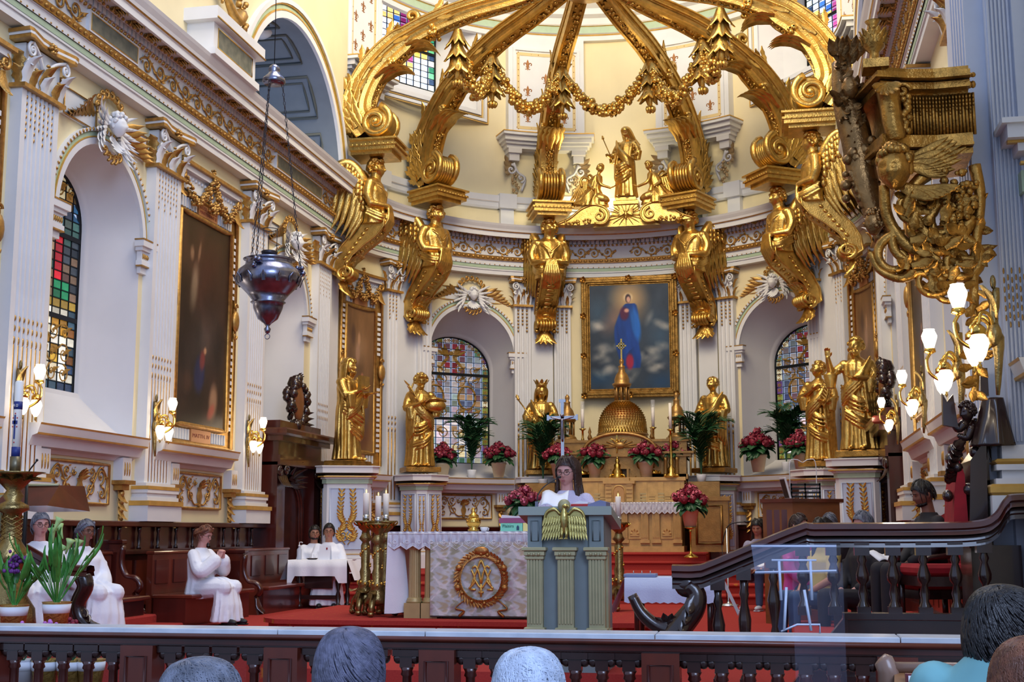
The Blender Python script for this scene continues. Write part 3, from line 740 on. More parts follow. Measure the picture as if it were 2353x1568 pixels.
# plain white strips behind the angel consoles
mb = MB()
for a, b in ((151.5, 145), (113.5, 108), (71, 66), (34.5, 28.5), (180, 175.5), (5, 0)): 
    us = urange(ua(a), ua(b), .1); mb.strip([(1.27, 0), (1.27, .09), (6.6, .09), (6.6, 0)], us)
mb.map(M); mb.obj('console_backing', WHITE, wall_apse)
for i, (u, hw, zs, sill, dep, whw, wzs, wsill) in enumerate(NICHE):
    par = wall_of(u); reveal(u, hw, zs, sill, dep, whw, wzs, wsill, par); archivolt(u, hw, zs, par)
    nx, ny = (7, 24) if i in (0, 1, 4, 5) else (10, 20)
    stained('window_%d' % (i + 1), u, whw, wzs, wsill, -dep * 1.1, glass_scene if i in (0, 1, 4, 5) else glass_orn, PANE, nx, ny, bars=(wsill + .9, wsill + 2.0)); tracery(bpy.data.objects['window_%d' % (i + 1)], u, whw, wzs, wsill, -dep * 1.1 + .012, i in (2, 3))
LC = ['white cherub head with gilded palm wings over the nearest arched niche on the left wall', 'white cherub head with gilded palm wings behind the hanging silver lamp chains',
      'white cherub head over the stained glass window left of the altar painting', 'white cherub head over the stained glass window right of the altar painting']
for i in range(4): u, hw, zs = NICHE[i][:3]; cherub(u, zs + hw + .26, None, 1.12 if i < 2 else 1.02, LC[i])
# ------------------------------------------------------------------ upper walls
UPN = [(ua(142.5), 1.3, 12.5, 10.25, .8, .72, 12.6, 10.8), (ua(37.5), 1.3, 12.5, 10.25, .8, .72, 12.6, 10.8)]
upper_apse = wall_with_arches(0, UA, 7.55, 14.4, UPN, 'wall_back_upper', CREAM)
for i, (u, hw, zs, sill, dep, whw, wzs, wsill) in enumerate(UPN):
    mb = MB(); A = np.array(arch_pts(u, hw, zs, sill, 26)); B = np.array(arch_pts(u, whw, wzs, wsill, 26)); n = len(A)
    rows = [np.column_stack([A, np.zeros(n)]), np.column_stack([lerp(A, B, .5), np.full(n, -dep * .5)]), np.column_stack([B, np.full(n, -dep)]), np.column_stack([B, np.full(n, -dep * 1.15)])]
    mb.sheet(np.array(rows), False); mb.sheet(np.array([[r[0], r[-1]] for r in rows]), False); mb.map(M); mb.obj('niche_reveal', WHITE, upper_apse)
    fr = MB(); gf = MB()
    for q, wd, d, bb in ((0, .1, .05, fr), (.12, .02, .02, gf), (.17, .07, .04, fr), (.26, .02, .03, gf)):
        P = np.array(arch_pts(u, hw + q, zs, sill - q, 26)); Q = np.array(arch_pts(u, hw + q + wd, zs, sill - q - wd, 26))
        Pc = np.vstack([P, P[:1]]); Qc = np.vstack([Q, Q[:1]])
        bb.sheet(np.array([np.column_stack([Pc, np.zeros(n + 1)]), np.column_stack([Pc, np.full(n + 1, d)]), np.column_stack([Qc, np.full(n + 1, d)]), np.column_stack([Qc, np.zeros(n + 1)])]), False)
    fr.map(M); fr.obj('window_surround', WHITE, upper_apse); gf.map(M); gf.obj('gold_fillet', GOLDW, upper_apse)
    stained('window_%d' % (7 + i), u, whw, wzs, wsill, -dep, glass_up, PANEU, 9, 18, bars=(11.7,))
mb = MB(); us = urange(0, UA); mb.strip([(8.08, 0), (8.08, .06), (8.12, .09), (8.2, .1), (8.22, .13), (8.36, .15), (8.38, .05), (8.38, 0)], us).map(M); mb.obj('plinth_moulding', WHITE, upper_apse)
mb = MB(); mb.strip([(8.205, .105), (8.225, .135)], us).map(M); mb.obj('gold_fillet', GOLDW, upper_apse)
# top cornice with green band
mb = MB(); mb.strip([(12.0, 0), (12.0, .12), (12.12, .14), (12.14, .2)], us); mb.strip([(12.3, .2), (12.3, .26), (12.45, .3), (12.5, .42), (12.62, .45), (12.7, .6), (12.85, .65), (12.9, .5), (13.0, .1)], us).map(M); mb.obj('upper_cornice', WHITE, upper_apse)
mb = MB(); mb.strip([(12.14, .2), (12.3, .21)], us).map(M); mb.obj('green_band', GREEN, upper_apse)
mb = MB(); mb.strip([(12.1, .145), (12.13, .16)], us); mb.strip([(12.29, .215), (12.315, .27)], us).map(M); mb.obj('gold_fillet', GOLDW, upper_apse)
def attic_pilaster(a0, a1, zb, zt, fl, bracket=True):
    u0, u1 = ua(a0), ua(a1); w = u1 - u0; mb = MB(); k = 6
    mb.box(u0, u1, zb, zt, 0, .2, nx=k); e = .16
    for a, b, x, d in ((-.06, 0, e + .06, .5), (-.16, -.06, e, .42), (-.22, -.16, e - .05, .34), (-.3, -.22, e - .1, .26)): mb.box(u0 - x, u1 + x, zb + a, zb + b, 0, d, nx=k)
    fx, fy = (.1, .1)
    for x0, x1, y0, y1 in ((u0 + fx, u1 - fx, zb + .06, zb + .12), (u0 + fx, u1 - fx, zt - .32, zt - .26), (u0 + fx, u0 + fx + .06, zb + .12, zt - .32), (u1 - fx - .06, u1 - fx, zb + .12, zt - .32)): mb.box(x0, x1, y0, y1, .2, .235, nx=3)
    mb.map(M); o = mb.obj('attic_pilaster', WHITE, upper_apse)
    g = MB(); g.box(u0 - e - .07, u1 + e + .07, zb, zb + .02, 0, .515, nx=k)
    u0i, u1i, z0i, z1i = u0 + .2, u1 - .2, zb + .16, zt - .36
    g.map(M); g.obj('gold_fillet', GOLDW, o)
    bd = MB()
    for x0, x1, y0, y1 in ((u0i, u1i, z0i, z0i + .07), (u0i, u1i, z1i - .07, z1i), (u0i, u0i + .07, z0i + .07, z1i - .07), (u1i - .07, u1i, z0i + .07, z1i - .07)): bd.box(x0, x1, y0, y1, .2, .206, nx=3)
    bd.map(M); bd.obj('panel_border', mat('pale_gold_border', (222, 196, 140), .6), o)
    hearts = MB()
    for i in range(9):
        for z in (z0i + .035, z1i - .035): hearts.ell((lerp(u0i, u1i, i / 8), z, .207), (.016, .016, .004), 4, 3)
    for i in range(14):
        for x in (u0i + .035, u1i - .035): hearts.ell((x, lerp(z0i, z1i, i / 13), .207), (.016, .016, .004), 4, 3)
    fb = mat('flat_bronze_paint', (160, 106, 58), .5, .3); hearts.map(M); hearts.obj('heart_dots', fb, o)['kind'] = 'stuff'
    f = MB(); fleur(f, (0, 0, 0), .26); me = f.mesh('fleur_de_lis', fb); W = u1i - u0i; r = 0; z = z0i + .28
    while z < z1i - .15:
        xs = [W * .5] if r % 2 else [W * .19, W * .81]
        for x in xs: inst('fleur_de_lis', me, o, frameM(u0i + x, z, .202))
        z += .3; r += 1
    if not bracket: return
    b = MB(); bg = MB(); c = (u0 + u1) / 2; z = zb - .3
    for sg in (-1, 1):
        x = c + sg * w * .42
        b.box(x - .16, x + .16, z - .1, z, 0, .26); b.box(x - .12, x + .12, z - .26, z - .1, 0, .2)
        for k2 in range(4): bg.leaf((x + sg * .02, z - .3 - .04 * k2, .08), (sg * 1, .5 - .45 * k2, .3), (0, 0, 1), .34, .11, .35, 2, 6)
        scroll(b, (x + sg * .05, z - .45, .1), .12, 1.3, PI / 2, sg, .03, .12); scroll(b, (x - sg * .18, z - .62, .1), .1, 1.2, -PI / 2, -sg, .025, .1)
        b.tube(spline([(x, z - .3, .14), (x - sg * .1, z - .5, .12), (x - sg * .28, z - .62, .08), (x - sg * .2, z - .9, .06)], 12), .03, 5)
        for q in range(16): bg.ell((x - sg * .05 + rnd.uniform(-.08, .08), z - .55 - q * .028, .1 + rnd.uniform(0, .05)), .035, 5, 4)
    b.box(c - .16, c + .16, z - .6, z - .1, 0, .1)
    b.map(M); b.obj('scroll_bracket', REVEAL, o); bg.map(M); bg.obj('gilded_fruit_drop', mat('dulled_gilding', (186, 160, 120), .5, .5, bump=.2, bscale=50), o)
attic_pilaster(119.7, 99.4, 9.72, 12.0, None); attic_pilaster(80.6, 60.3, 9.72, 12.0, None)
attic_pilaster(176, 160, 10.2, 14.0, None); attic_pilaster(20, 4, 10.2, 14.0, None)
mb = MB()
for a, b in ((121.5, 118), (112, 97.5), (82.5, 68), (62, 58.5), (160, 156), (24, 20)):
    mb.box(ua(a), ua(b), 7.6, 8.08, 0, .12, nx=4); mb.box(ua(a) - .05, ua(b) + .05, 8.08, 8.4, 0, .2, nx=4)
mb.map(M); mb.obj('plinth_block', WHITE, upper_apse)
mb = MB()
for a, b in ((111, 98.5), (81.5, 69)): mb.box(ua(a), ua(b), 7.68, 8.0, .12, .125, nx=4)
mb.map(M); mb.obj('marble_inlay', GMARB, upper_apse)
# ---------------- left and right clerestory walls with the gallery arch
def clerestory(name, mir, Yc, zc, r):
    X0 = -7.7
    T = (lambda v: v) if not mir else (lambda v: np.asarray(v) * np.array([-1, 1, 1]) + np.array([2 * AX, 0, 0]))
    mb = MB(); t = np.linspace(0, PI, 33)
    G = np.array([[(X0, Yc + q * math.cos(a), lerp(zc + q * math.sin(a), 14.4, s) if s >= 0 else 0) for s in (0, .3, 1)] for a in t for q in (r,)]); mb.sheet(G, False)
    mb.sheet(np.array([[(X0, y, z) for z in (7.4, 14.4)] for y in (6.5, Yc - r)]), False); mb.sheet(np.array([[(X0, y, z) for z in (7.4, 14.4)] for y in (Yc + r, 22.5)]), False)
    mb.sheet(np.array([[(x, 22.5, z) for z in (7.4, 14.4)] for x in (X0, X0 - .4)]), False)
    mb.map(T); wl = mb.obj(name, CREAM, kind='structure')
    for nm, a, b, d, m in (('arch_moulding', 0, .12, .06, WHITE), ('gold_fillet', .12, .145, .07, GOLDW), ('green_band', .145, .22, .04, GREEN), ('gold_fillet', .22, .24, .07, GOLDW), ('arch_rim', .24, .32, .09, WHITE)):
        mb = MB(); mb.sheet(np.array([[(X0 + x, Yc + (r + q) * math.cos(s), zc + (r + q) * math.sin(s)) for q, x in ((a, 0), (a, d), (b, d), (b, 0))] for s in t]), False).map(T); mb.obj(nm, m, wl)
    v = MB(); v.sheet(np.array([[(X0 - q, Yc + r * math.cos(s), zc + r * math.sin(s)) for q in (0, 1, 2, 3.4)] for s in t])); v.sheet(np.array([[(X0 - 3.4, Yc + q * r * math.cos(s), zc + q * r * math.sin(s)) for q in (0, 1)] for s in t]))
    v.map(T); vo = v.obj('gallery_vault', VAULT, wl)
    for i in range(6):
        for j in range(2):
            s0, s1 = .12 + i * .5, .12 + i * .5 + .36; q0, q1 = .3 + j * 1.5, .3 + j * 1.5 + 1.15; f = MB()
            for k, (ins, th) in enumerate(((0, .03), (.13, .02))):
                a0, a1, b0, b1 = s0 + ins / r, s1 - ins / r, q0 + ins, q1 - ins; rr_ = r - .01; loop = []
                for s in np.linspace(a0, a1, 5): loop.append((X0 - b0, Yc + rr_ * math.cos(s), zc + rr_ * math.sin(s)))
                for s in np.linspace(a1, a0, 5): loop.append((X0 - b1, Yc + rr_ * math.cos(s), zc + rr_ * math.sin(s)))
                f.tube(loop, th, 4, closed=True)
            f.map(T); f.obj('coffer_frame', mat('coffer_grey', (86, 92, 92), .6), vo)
    return wl
cl_left = clerestory('wall_left_upper', False, 19.88, 7.4, 2.29)
cl_right = clerestory('wall_right_upper', True, 19.88, 7.4, 2.29)
lt = thing('gallery_lamp', 'frosted bowl ceiling light under the dark gallery vault', 'ceiling light', onX(598, 75, -8.4)); lt.location.z += .02
mb = MB(); mb.lathe([(0, -.12), (.1, -.11), (.19, -.05), (.22, .02), (.2, .05), (0, .06)], 16); mb.obj('glass_bowl', POTW, lt)
mb = MB(); mb.lathe([(.23, 0), (.25, .03), (.22, .06), (.1, .16), (0, .16)], 16); mb.obj('rim', BRONZE, lt)
# gallery pier on top of the cornice and the trophy over it
pt = thing('gallery_pier', 'white plinth with grey green marble panel on top of the left cornice', 'pier', (-7.42, 16.4, 7.6))
mb = MB(); mb.box(-.3, .17, -.75, .8, 0, .1); mb.box(-.3, .12, -.7, .75, .1, .48); mb.box(-.3, .22, -.82, .87, .48, .66); mb.obj('plinth', WHITE, pt)
mb = MB(); mb.box(.12, .125, -.55, .6, .16, .42); mb.obj('marble_inlay', GMARB, pt)
mb = MB(); mb.tube([(.125, -.57, .15), (.125, .62, .15), (.125, .62, .43), (.125, -.57, .43)], .012, 4, closed=True); mb.tube([(.23, -.82, .5), (.23, .87, .5)], .012, 4); mb.obj('gold_fillet', GOLDW, pt)
tr = thing('wall_trophy', 'gilded plaster trophy of horn and foliage above the gallery pier', 'relief ornament', (-7.7, 16.9, 8.3))
mb = MB(); mb.tube(spline([(.1, -.5, .9), (.15, -.2, .5), (.15, .1, .35), (.12, .3, .5)], 14), np.linspace(.03, .12, 14), 8); garland(mb, [(.1, .25, 1.4), (.12, .3, .9), (.1, .35, .3), (.08, .33, .05)], .13, 18); garland(mb, [(.1, -.75, 1.4), (.12, -.5, .8), (.1, -.3, .5)], .12, 14)
mb.obj('relief', GOLDP, tr)
# ---------------- ledges with consoles and gilded scroll panels below them
def ledge(u0, u1, z, par, pj=.0, grille=None, cons=(), gm=.0):
    us = urange(u0, u1, .15); mb = MB()
    mb.strip([(z - .3, 0), (z - .3, .08 + pj), (z - .26, .12 + pj), (z - .24, .2 + pj), (z - .14, .24 + pj), (z - .12, .3 + pj), (z, .34 + pj), (z, 0)], us, True); mb.map(M); o = mb.obj('ledge', WHITE, par)
    g = MB(); g.strip([(z - .13, .25 + pj), (z - .125, .305 + pj), (z - .105, .312 + pj)], us); g.strip([(z - .02, .335 + pj), (z, .345 + pj), (z + .002, .31 + pj)], us); g.map(M); g.obj('gold_fillet', GOLDW, o)
    c = MB(); cg = MB()
    for x in cons:
        c.box(x - .11, x + .11, z - .55, z - .26, 0, .13); 
        for k in range(3): cg.ell((x - .06 + .06 * k, z - .4, .13), (.014, .1, .014), 6, 4)
        cg.box(x - .14, x + .14, z - .59, z - .54, 0, .18); cg.box(x - .09, x + .09, z - .66, z - .59, 0, .12)
        for k in range(4): cg.leaf((x, z - .66 - .1 * k, .05), (0, -1, .25), (0, 0, 1), .2, .13 - .015 * k, .3, 2, 6); cg.ell((x, z - .7 - .1 * k, .07), (.04, .05, .035), 6, 4)
    if cons: c.map(M); c.obj('console', WHITE, o); cg.map(M); cg.obj('gilded_console_drop', GOLDP, o)
    if grille:
        a, b, z0, z1 = grille; p = MB(); p.box(a, b, z0, z1, 0, .012, nx=4); p.map(M); po = p.obj('scroll_panel', WHITE, par)
        f = MB(); xx = np.linspace(a, b, 5); f.tube([(x, z0, .02) for x in xx] + [(x, z1, .02) for x in xx[::-1]], .022, 5, closed=True); f.map(M); f.obj('panel_frame', GOLDP, po)
        f = MB(); panel_scrolls(f, a + .03, b - .03, z0 + .02, z1 - .02, .013, .03); f.map(M); f.obj('gilded_scrollwork', GOLDP, po)
for par, uu in ((wall_left, uL), (wall_right, uR)):
    s = lambda a, b: (min(uu(a), uu(b)), max(uu(a), uu(b)))
    ledge(*s(12.62, 15.15), 2.31, par, -.06, (*s(13.2, 14.6), 1.47, 1.95), (uu(14.85), uu(12.98)))
    ledge(*s(15.55, 18.0), 2.31, par, -.06, (*s(16.42, 17.9), 1.47, 1.95), (uu(16.2), uu(18.15)))
    ledge(*s(9.4, 11.95), 2.31, par, -.06, (*s(10.2, 11.6), 1.47, 1.95), (uu(12.0), uu(9.8)))
ledge(ua(141.5), ua(118.3), 2.24, wall_apse, .05, (ua(138.5), ua(123.6), 1.42, 1.9), (ua(141), ua(121.3)))
ledge(ua(61), ua(38), 2.24, wall_apse, .05, (ua(56.6), ua(41), 1.42, 1.9), (ua(59), ua(39)))
ledge(ua(173), ua(156.5), 2.24, wall_apse, .05, None, (ua(158.5),)); ledge(ua(23), ua(7), 2.24, wall_apse, .05, None, (ua(21),))
ledge(ua(119), ua(102.5), 2.24, wall_apse, .12); ledge(ua(77), ua(60.5), 2.24, wall_apse, .12)
# ---------------- framed paintings
def picture(u0, u1, z0, z1, name, label, fn, ribs=True, pediment=True, text=None):
    c = (u0 + u1) / 2; root = thing(name, label, 'painting', M([(c, z0, .02)])[0]); W = u1 - u0
    n = max(2, int(W / .25)); b1 = .2 if ribs else .22
    fr = MB(); xs = np.linspace(u0, u1, n + 1); P = [(x, z0, .05) for x in xs] + [(x, z1, .05) for x in xs[::-1]]; fr.tube(P, .035, 5, closed=True)
    xi = np.linspace(u0 + b1, u1 - b1, n + 1); P = [(x, z0 + b1 + .05, .05) for x in xi] + [(x, z1 - b1 - .05, .05) for x in xi[::-1]]; fr.tube(P, .045, 5, closed=True)
    fr.box(u0, u1, z0, z1, .005, .03, nx=n)
    for x in (u0 + .02, u1 - .02):
        m_ = (z0 + z1) / 2 + .2; fr.ell((x, m_, .08), (.1, .17, .05), 10, 6); scroll(fr, (x, m_ + .22, .06), .06, 1, 0, 1, .02, .08); scroll(fr, (x, m_ - .22, .06), .06, 1, 0, -1, .02, .08)
    fr.map(M); fr.obj('gilded_frame', GOLDP, root, True)
    if ribs:
        r = MB(); nz = int((z1 - z0 - .5) / .1)
        for i in range(nz):
            z = lerp(z0 + .25, z1 - .25, (i + .5) / nz)
            if abs(z - (z0 + z1) / 2 - .2) < .32: continue
            for x in (u0 + .1, u1 - .1): r.box(x - .055, x + .055, z - .028, z + .028, .03, .06)
        nx_ = int((W - .4) / .085)
        for i in range(nx_):
            x = lerp(u0 + .2, u1 - .2, (i + .5) / nx_)
            if abs(x - c) < W * .16: continue
            for z in (z0 + .12, z1 - .12): r.box(x - .018, x + .018, z - .075, z + .075, .03, .06)
        r.map(M); r.obj('white_ribs', WHITE, root, True)['kind'] = 'stuff'
        for z in (z0 + .12, z1 - .12): pl = MB(); pl.box(c - W * .15, c + W * .15, z - .09, z + .09, .03, .065, nx=2); pl.map(M); pl.obj('name_plate', mat('rosy_gold_plate', (196, 140, 96), .5, .4), root, True)
        if text:
            for z, ls in ((z1 - .12, text[0]), (z0 + .12, text[1])): 
                for k, ln in enumerate(ls): word(ln, .065 if len(ls) > 1 else .08, frameM(c, z + (.035 - .07 * k if len(ls) > 1 else 0), .067), mat('dark_red_lettering', (130, 50, 44), .6), root, W * .26)
    canvas('canvas', u0 + b1 + .02, z0 + b1 + .06, fn, W - 2 * b1 - .04, z1 - z0 - 2 * b1 - .12, lambda v: M(v + np.array([0, 0, .045])), PAINT, root, 60, 120)
    if pediment:
        p = MB(); p.box(u0 + .05, u1 - .05, z1 + .06, z1 + .12, 0, .07, nx=n); p.box(u0 + .05, u1 - .05, z1 + .3, z1 + .38, 0, .14, nx=n); p.box(u0 + .1, u1 - .1, z1 + .1, z1 + .3, 0, .06, nx=n)
        for i in range(18): x = lerp(u0 + .2, u1 - .2, i / 17); p.ell((x, z1 + .24, .07), (.02, .03, .02), 6, 4)
        p.map(M); p.obj('pediment', WHITE, root, True)
        g = MB(); g.box(u0, u1, z1 + .38, z1 + .43, 0, .19, nx=n)
        for sg, x in ((-1, u0 + .12), (1, u1 - .12)): scroll(g, (x, z1 + .24, .12), .09, 1.4, PI / 2, -sg, .03, .12); g.leaf((x, z1 + .15, .1), (sg * .2, -1, 0), (0, 0, 1), .3, .14, .3, 2, 6)
        garland(g, [(u0 + .2, z1 + .2, .12), ((u0 + c) / 2, z1 - .08, .14), (c - .12, z1 + .22, .14), (c, z1 + .5, .14)], .085, 26); garland(g, [(u1 - .2, z1 + .2, .12), ((u1 + c) / 2, z1 - .08, .14), (c + .12, z1 + .22, .14), (c, z1 + .5, .14)], .085, 26)
        garland(g, [(c - .2, z1 + .2, .14), (c, z1 - .1, .15), (c + .2, z1 + .2, .14)], .08, 16)
        g.map(M); g.obj('gilded_garland', GOLDP, root, True)
    return root
def word(txt, size, m, mtl, parent, width=None, thick=.001, name='lettering', align='CENTER'):
    c = bpy.data.curves.new(name, 'FONT'); c.body = txt; c.size = size; c.align_x = align; c.align_y = 'CENTER'; c.extrude = thick; c.resolution_u = 2
    o = bpy.data.objects.new(name, c); COL.objects.link(o); dg = bpy.context.evaluated_depsgraph_get(); me = bpy.data.meshes.new_from_object(o.evaluated_get(dg))
    bpy.data.objects.remove(o); me.materials.clear(); me.materials.append(mtl)
    if width:
        v = np.zeros(len(me.vertices) * 3, np.float32); me.vertices.foreach_get('co', v); v = v.reshape(-1, 3); sp = np.ptp(v[:, 0])
        if sp > 0: v[:, 0] *= width / sp
        me.vertices.foreach_set('co', v.ravel())
    return inst(name, me, parent, m)
def dark_scene(s, t):
    n = fbm(s, t, 5, 3)[..., None]; c = np.array([46, 30, 24.]) * (.5 + n) + 0 * s[..., None]
    c = mixc(c, blob(s, t, .5, .42, .42, .22, 20, .9) * .5, (96, 88, 84)); c = mixc(c, blob(s, t, .55, .75, .3, .3, -20, .9) * .4, (96, 40, 34))
    c = mixc(c, blob(s, t, .3, .66, .09, .16, -20, .6) * .6, (170, 150, 120)); c = mixc(c, blob(s, t, .24, .82, .05, .05, 0, .6) * .5, (190, 150, 110)); c = mixc(c, blob(s, t, .38, .84, .03, .07, -25, .6) * .5, (190, 150, 110))
    c = mixc(c, blob(s, t, .45, .25, .13, .11, 25, .4) * .9, (34, 44, 92)); c = mixc(c, blob(s, t, .5, .32, .07, .06, 30, .5) * .8, (150, 60, 52)); c = mixc(c, blob(s, t, .55, .37, .035, .022, 0, .5) * .9, (200, 150, 110))
    c = mixc(c, blob(s, t, .74, .13, .12, .1, 50, .5) * .7, (190, 150, 116)); c = mixc(c, blob(s, t, .7, .08, .1, .04, 20, .5) * .7, (176, 84, 70)); c = mixc(c, blob(s, t, .22, .2, .12, .07, 0, .6) * .4, (110, 70, 50))
    return c * (.75 + .5 * n)
def faded_scene(s, t):
    n = fbm(s, t, 4, 5)[..., None]; c = np.array([132, 98, 66.]) * (.7 + .6 * n) + 0 * s[..., None]
    c = mixc(c, blob(s, t, .5, .72, .3, .14, 0, .8) * .5, (176, 140, 104)); c = mixc(c, blob(s, t, .3, .8, .09, .1, 30, .5) * .6, (84, 62, 54)); c = mixc(c, blob(s, t, .5, .78, .06, .06, 0, .5) * .7, (206, 160, 122)); c = mixc(c, blob(s, t, .46, .68, .1, .09, 10, .5) * .6, (190, 150, 126))
    c = mixc(c, blob(s, t, .62, .52, .06, .035, 0, .5) * .7, (200, 130, 100)); c = mixc(c, blob(s, t, .5, .12, .5, .14, 0, .6) * .6, (84, 46, 44)); c = mixc(c, blob(s, t, .75, .3, .2, .18, 60, .6) * .5, (60, 58, 76))
    return c
picture(uL(16.02), uL(18.15), 2.36, 5.86, 'framed_painting', 'tall dark oil painting with blue robed figure in gilded ribbed frame on the left wall', dark_scene, text=(('ECCE ANGELI', 'MINISTRABANT EI'), ('MATTH. IV',)))
picture(ua(173), ua(156.3), 2.42, 5.74, 'framed_painting', 'tall faded brown painting in gilded ribbed frame behind the bearded statue reaching out its hand', faded_scene)
picture(uL(9.85), uL(11.95), 2.36, 5.86, 'framed_painting', 'gilded painting frame cut off by the left edge of the picture', dark_scene)
picture(ua(23.5), ua(7), 2.42, 5.74, 'framed_painting', 'tall brown painting in gilded ribbed frame behind the statue with raised hand', faded_scene)
picture(min(uR(16.02), uR(18.15)), max(uR(16.02), uR(18.15)), 2.36, 5.86, 'framed_painting', 'tall dark painting seen almost edge on on the right wall behind the lamps', dark_scene)
def glory_scene(s, t):
    n = fbm(s, t, 4, 11)[..., None]; n2 = fbm(s, t, 9, 12)[..., None]; c = np.array([52, 62, 72.]) * (.6 + .7 * n) + 0 * s[..., None]
    c = mixc(c, blob(s, t, .5, .84, .3, .3, 0, 1) * .85, (222, 176, 112)); c = mixc(c, blob(s, t, .3, .66, .25, .16, 30, 1) * .6, (176, 130, 104)); c = mixc(c, blob(s, t, .88, .5, .2, .3, 0, .9) * .5, (64, 100, 130)); c = mixc(c, blob(s, t, .1, .75, .16, .2, 0, .9) * .5, (70, 104, 130))
    c = mixc(c, blob(s, t, .1, .1, .3, .12, 0, .9) * .6, (24, 70, 110)); c = mixc(c, blob(s, t, .9, .06, .25, .12, 0, .9) * .6, (24, 70, 116))
    rs = np.random.RandomState(4)
    for x, y in ((.2, .4), (.14, .3), (.8, .2), (.2, .16), (.84, .37), (.45, .12), (.7, .3), (.1, .62), (.88, .6)):
        for q in range(7): c = mixc(c, blob(s, t, x + rs.randn() * .06, y + rs.randn() * .025, .09 + .04 * rs.rand(), .035 + .02 * rs.rand(), rs.randn() * 20, .9) * (.1 + .45 * n2), (206, 200, 186) if q > 1 else (90, 96, 106))
    c = mixc(c, blob(s, t, .5, .88, .26, .16, 0, 1) * .5, (236, 196, 130))
    # standing figure in blue and red
    w = lambda y: np.interp(t, [.2, .3, .45, .6, .72, .8, .84], [.12, .15, .16, .16, .13, .09, .03])
    fig = (np.clip((w(t) - np.abs(s - .49 - .03 * np.sin(t * 9))) / .02, 0, 1) * (t > .2) * (t < .82))[..., None]
    fold = (.25 + 1.0 * fbm(s * 3.2 + t * .5, t * .55 - s * .4, 5, 21))[..., None]
    c = mixc(c, fig, np.array([20, 60, 138]) * (.4 + .8 * fold * np.ones(3))); c = mixc(c, blob(s, t, .58, .62, .07, .2, 12, .4), np.array([34, 104, 196]) * (.6 + .5 * fold)); c = mixc(c, blob(s, t, .44, .72, .07, .08, 0, .4), (86, 26, 58)); c = mixc(c, blob(s, t, .5, .26, .06, .09, 0, .4), np.array([168, 30, 60]) * (.7 + .4 * fold))
    c = mixc(c, blob(s, t, .47, .75, .04, .025, 0, .5), (214, 160, 140)); c = mixc(c, blob(s, t, .49, .875, .07, .05, 0, .4) * .6, (250, 232, 190)); c = mixc(c, blob(s, t, .49, .865, .042, .05, 0, .3), (62, 40, 36)); c = mixc(c, blob(s, t, .495, .855, .027, .034, 10, .3), (220, 170, 146))
    return c
def main_picture():
    P = [onY(1337, 641, 27.0), onY(1553, 629, 27.0), onY(1561, 911, 27.2), onY(1339, 916, 27.2)]
    bl, br, tl, tr_ = P[3], P[2], P[0], P[1]; X = br - bl; W = np.linalg.norm(X); X /= W; Yv = (tl + tr_ - bl - br) / 2; H = np.linalg.norm(Yv); Yv /= H; Zv = np.cross(X, Yv); m = frame(bl, X, Yv, Zv)
    root = thing('altar_painting', 'large painting of a blue robed figure among clouds in gilt frame above the tabernacle', 'painting', bl + X * W / 2)
    f = MB()
    for ins, wd, d in ((0, .07, .05), (.06, .06, .085), (.11, .05, .06), (.155, .04, .035)):
        for x0, x1, y0, y1 in ((ins, W - ins, ins, ins + wd), (ins, W - ins, H - ins - wd, H - ins), (ins, ins + wd, ins, H - ins), (W - ins - wd, W - ins, ins, H - ins)): f.box(x0, x1, y0, y1, -.02, d, b=.012)
    f.xf(m); f.obj('gilt_frame', GOLDD, root, True)
    g = MB()
    for x in (0.05, W / 2, W - .05):
        for y in (.05, H * .35, H * .68, H - .05):
            if x == W / 2 and .1 < y < H - .1: continue
            for k in range(5): g.leaf((x, y, .08), (math.cos(k * 1.257), math.sin(k * 1.257), .2), (0, 0, 1), .1, .06, .4, 2, 5)
            g.ell((x, y, .09), (.03, .03, .02), 6, 4)
    g.xf(m); g.obj('leaf_ornament', GOLDD, root, True)
    canvas('canvas', .18, .18, glory_scene, W - .36, H - .36, lambda v: v @ m[:3, :3].T + m[:3, 3] + Zv * .03, PAINT, root, 110, 140)
main_picture()
# ------------------------------------------------------------------ figures: drapery, heads, hands
def robe(mb, secs, nth=64, nz=70, fold=.06, k=11, seed=0, twist=.0, hem=1.6, front=1.0):
    """lofted cloth: secs = [(z, cx, cy, rx, ry)], ridged folds growing towards the hem"""
    r = random.Random(seed); S = np.array(secs, float); o = np.argsort(S[:, 0]); S = S[o]; z = np.linspace(S[0, 0], S[-1, 0], nz); q = [np.interp(z, S[:, 0], S[:, i]) for i in range(1, 5)]
    th = np.linspace(0, 2 * PI, nth, endpoint=False); Z, T = np.meshgrid(z, th, indexing='ij'); tt = (Z - z[0]) / (z[-1] - z[0])
    f = np.zeros_like(Z)
    for i in range(4):
        kk = k + r.randint(-3, 4); ph = r.uniform(0, 6.28); dr = r.uniform(-1.2, 1.2) + twist; w = r.uniform(.5, 1)
        f += w * (np.abs(np.sin(.5 * (kk * T + ph + dr * kk * .35 * (tt - .5)))) ** .7 - .62)
    A = fold * (1 - tt) ** .8 * hem + fold * .35; s = 1 + A * f
    V = np.stack([np.interp(Z, z, q[0]) + np.interp(Z, z, q[2]) * s * np.cos(T), np.interp(Z, z, q[1]) + np.interp(Z, z, q[3]) * s * np.sin(T), Z], -1).reshape(-1, 3)
    F = [(i * nth + j, i * nth + (j + 1) % nth, (i + 1) * nth + (j + 1) % nth, (i + 1) * nth + j) for i in range(nz - 1) for j in range(nth)]
    F += [tuple(range(nth))[::-1], tuple((nz - 1) * nth + j for j in range(nth))]; mb.add(V, F)
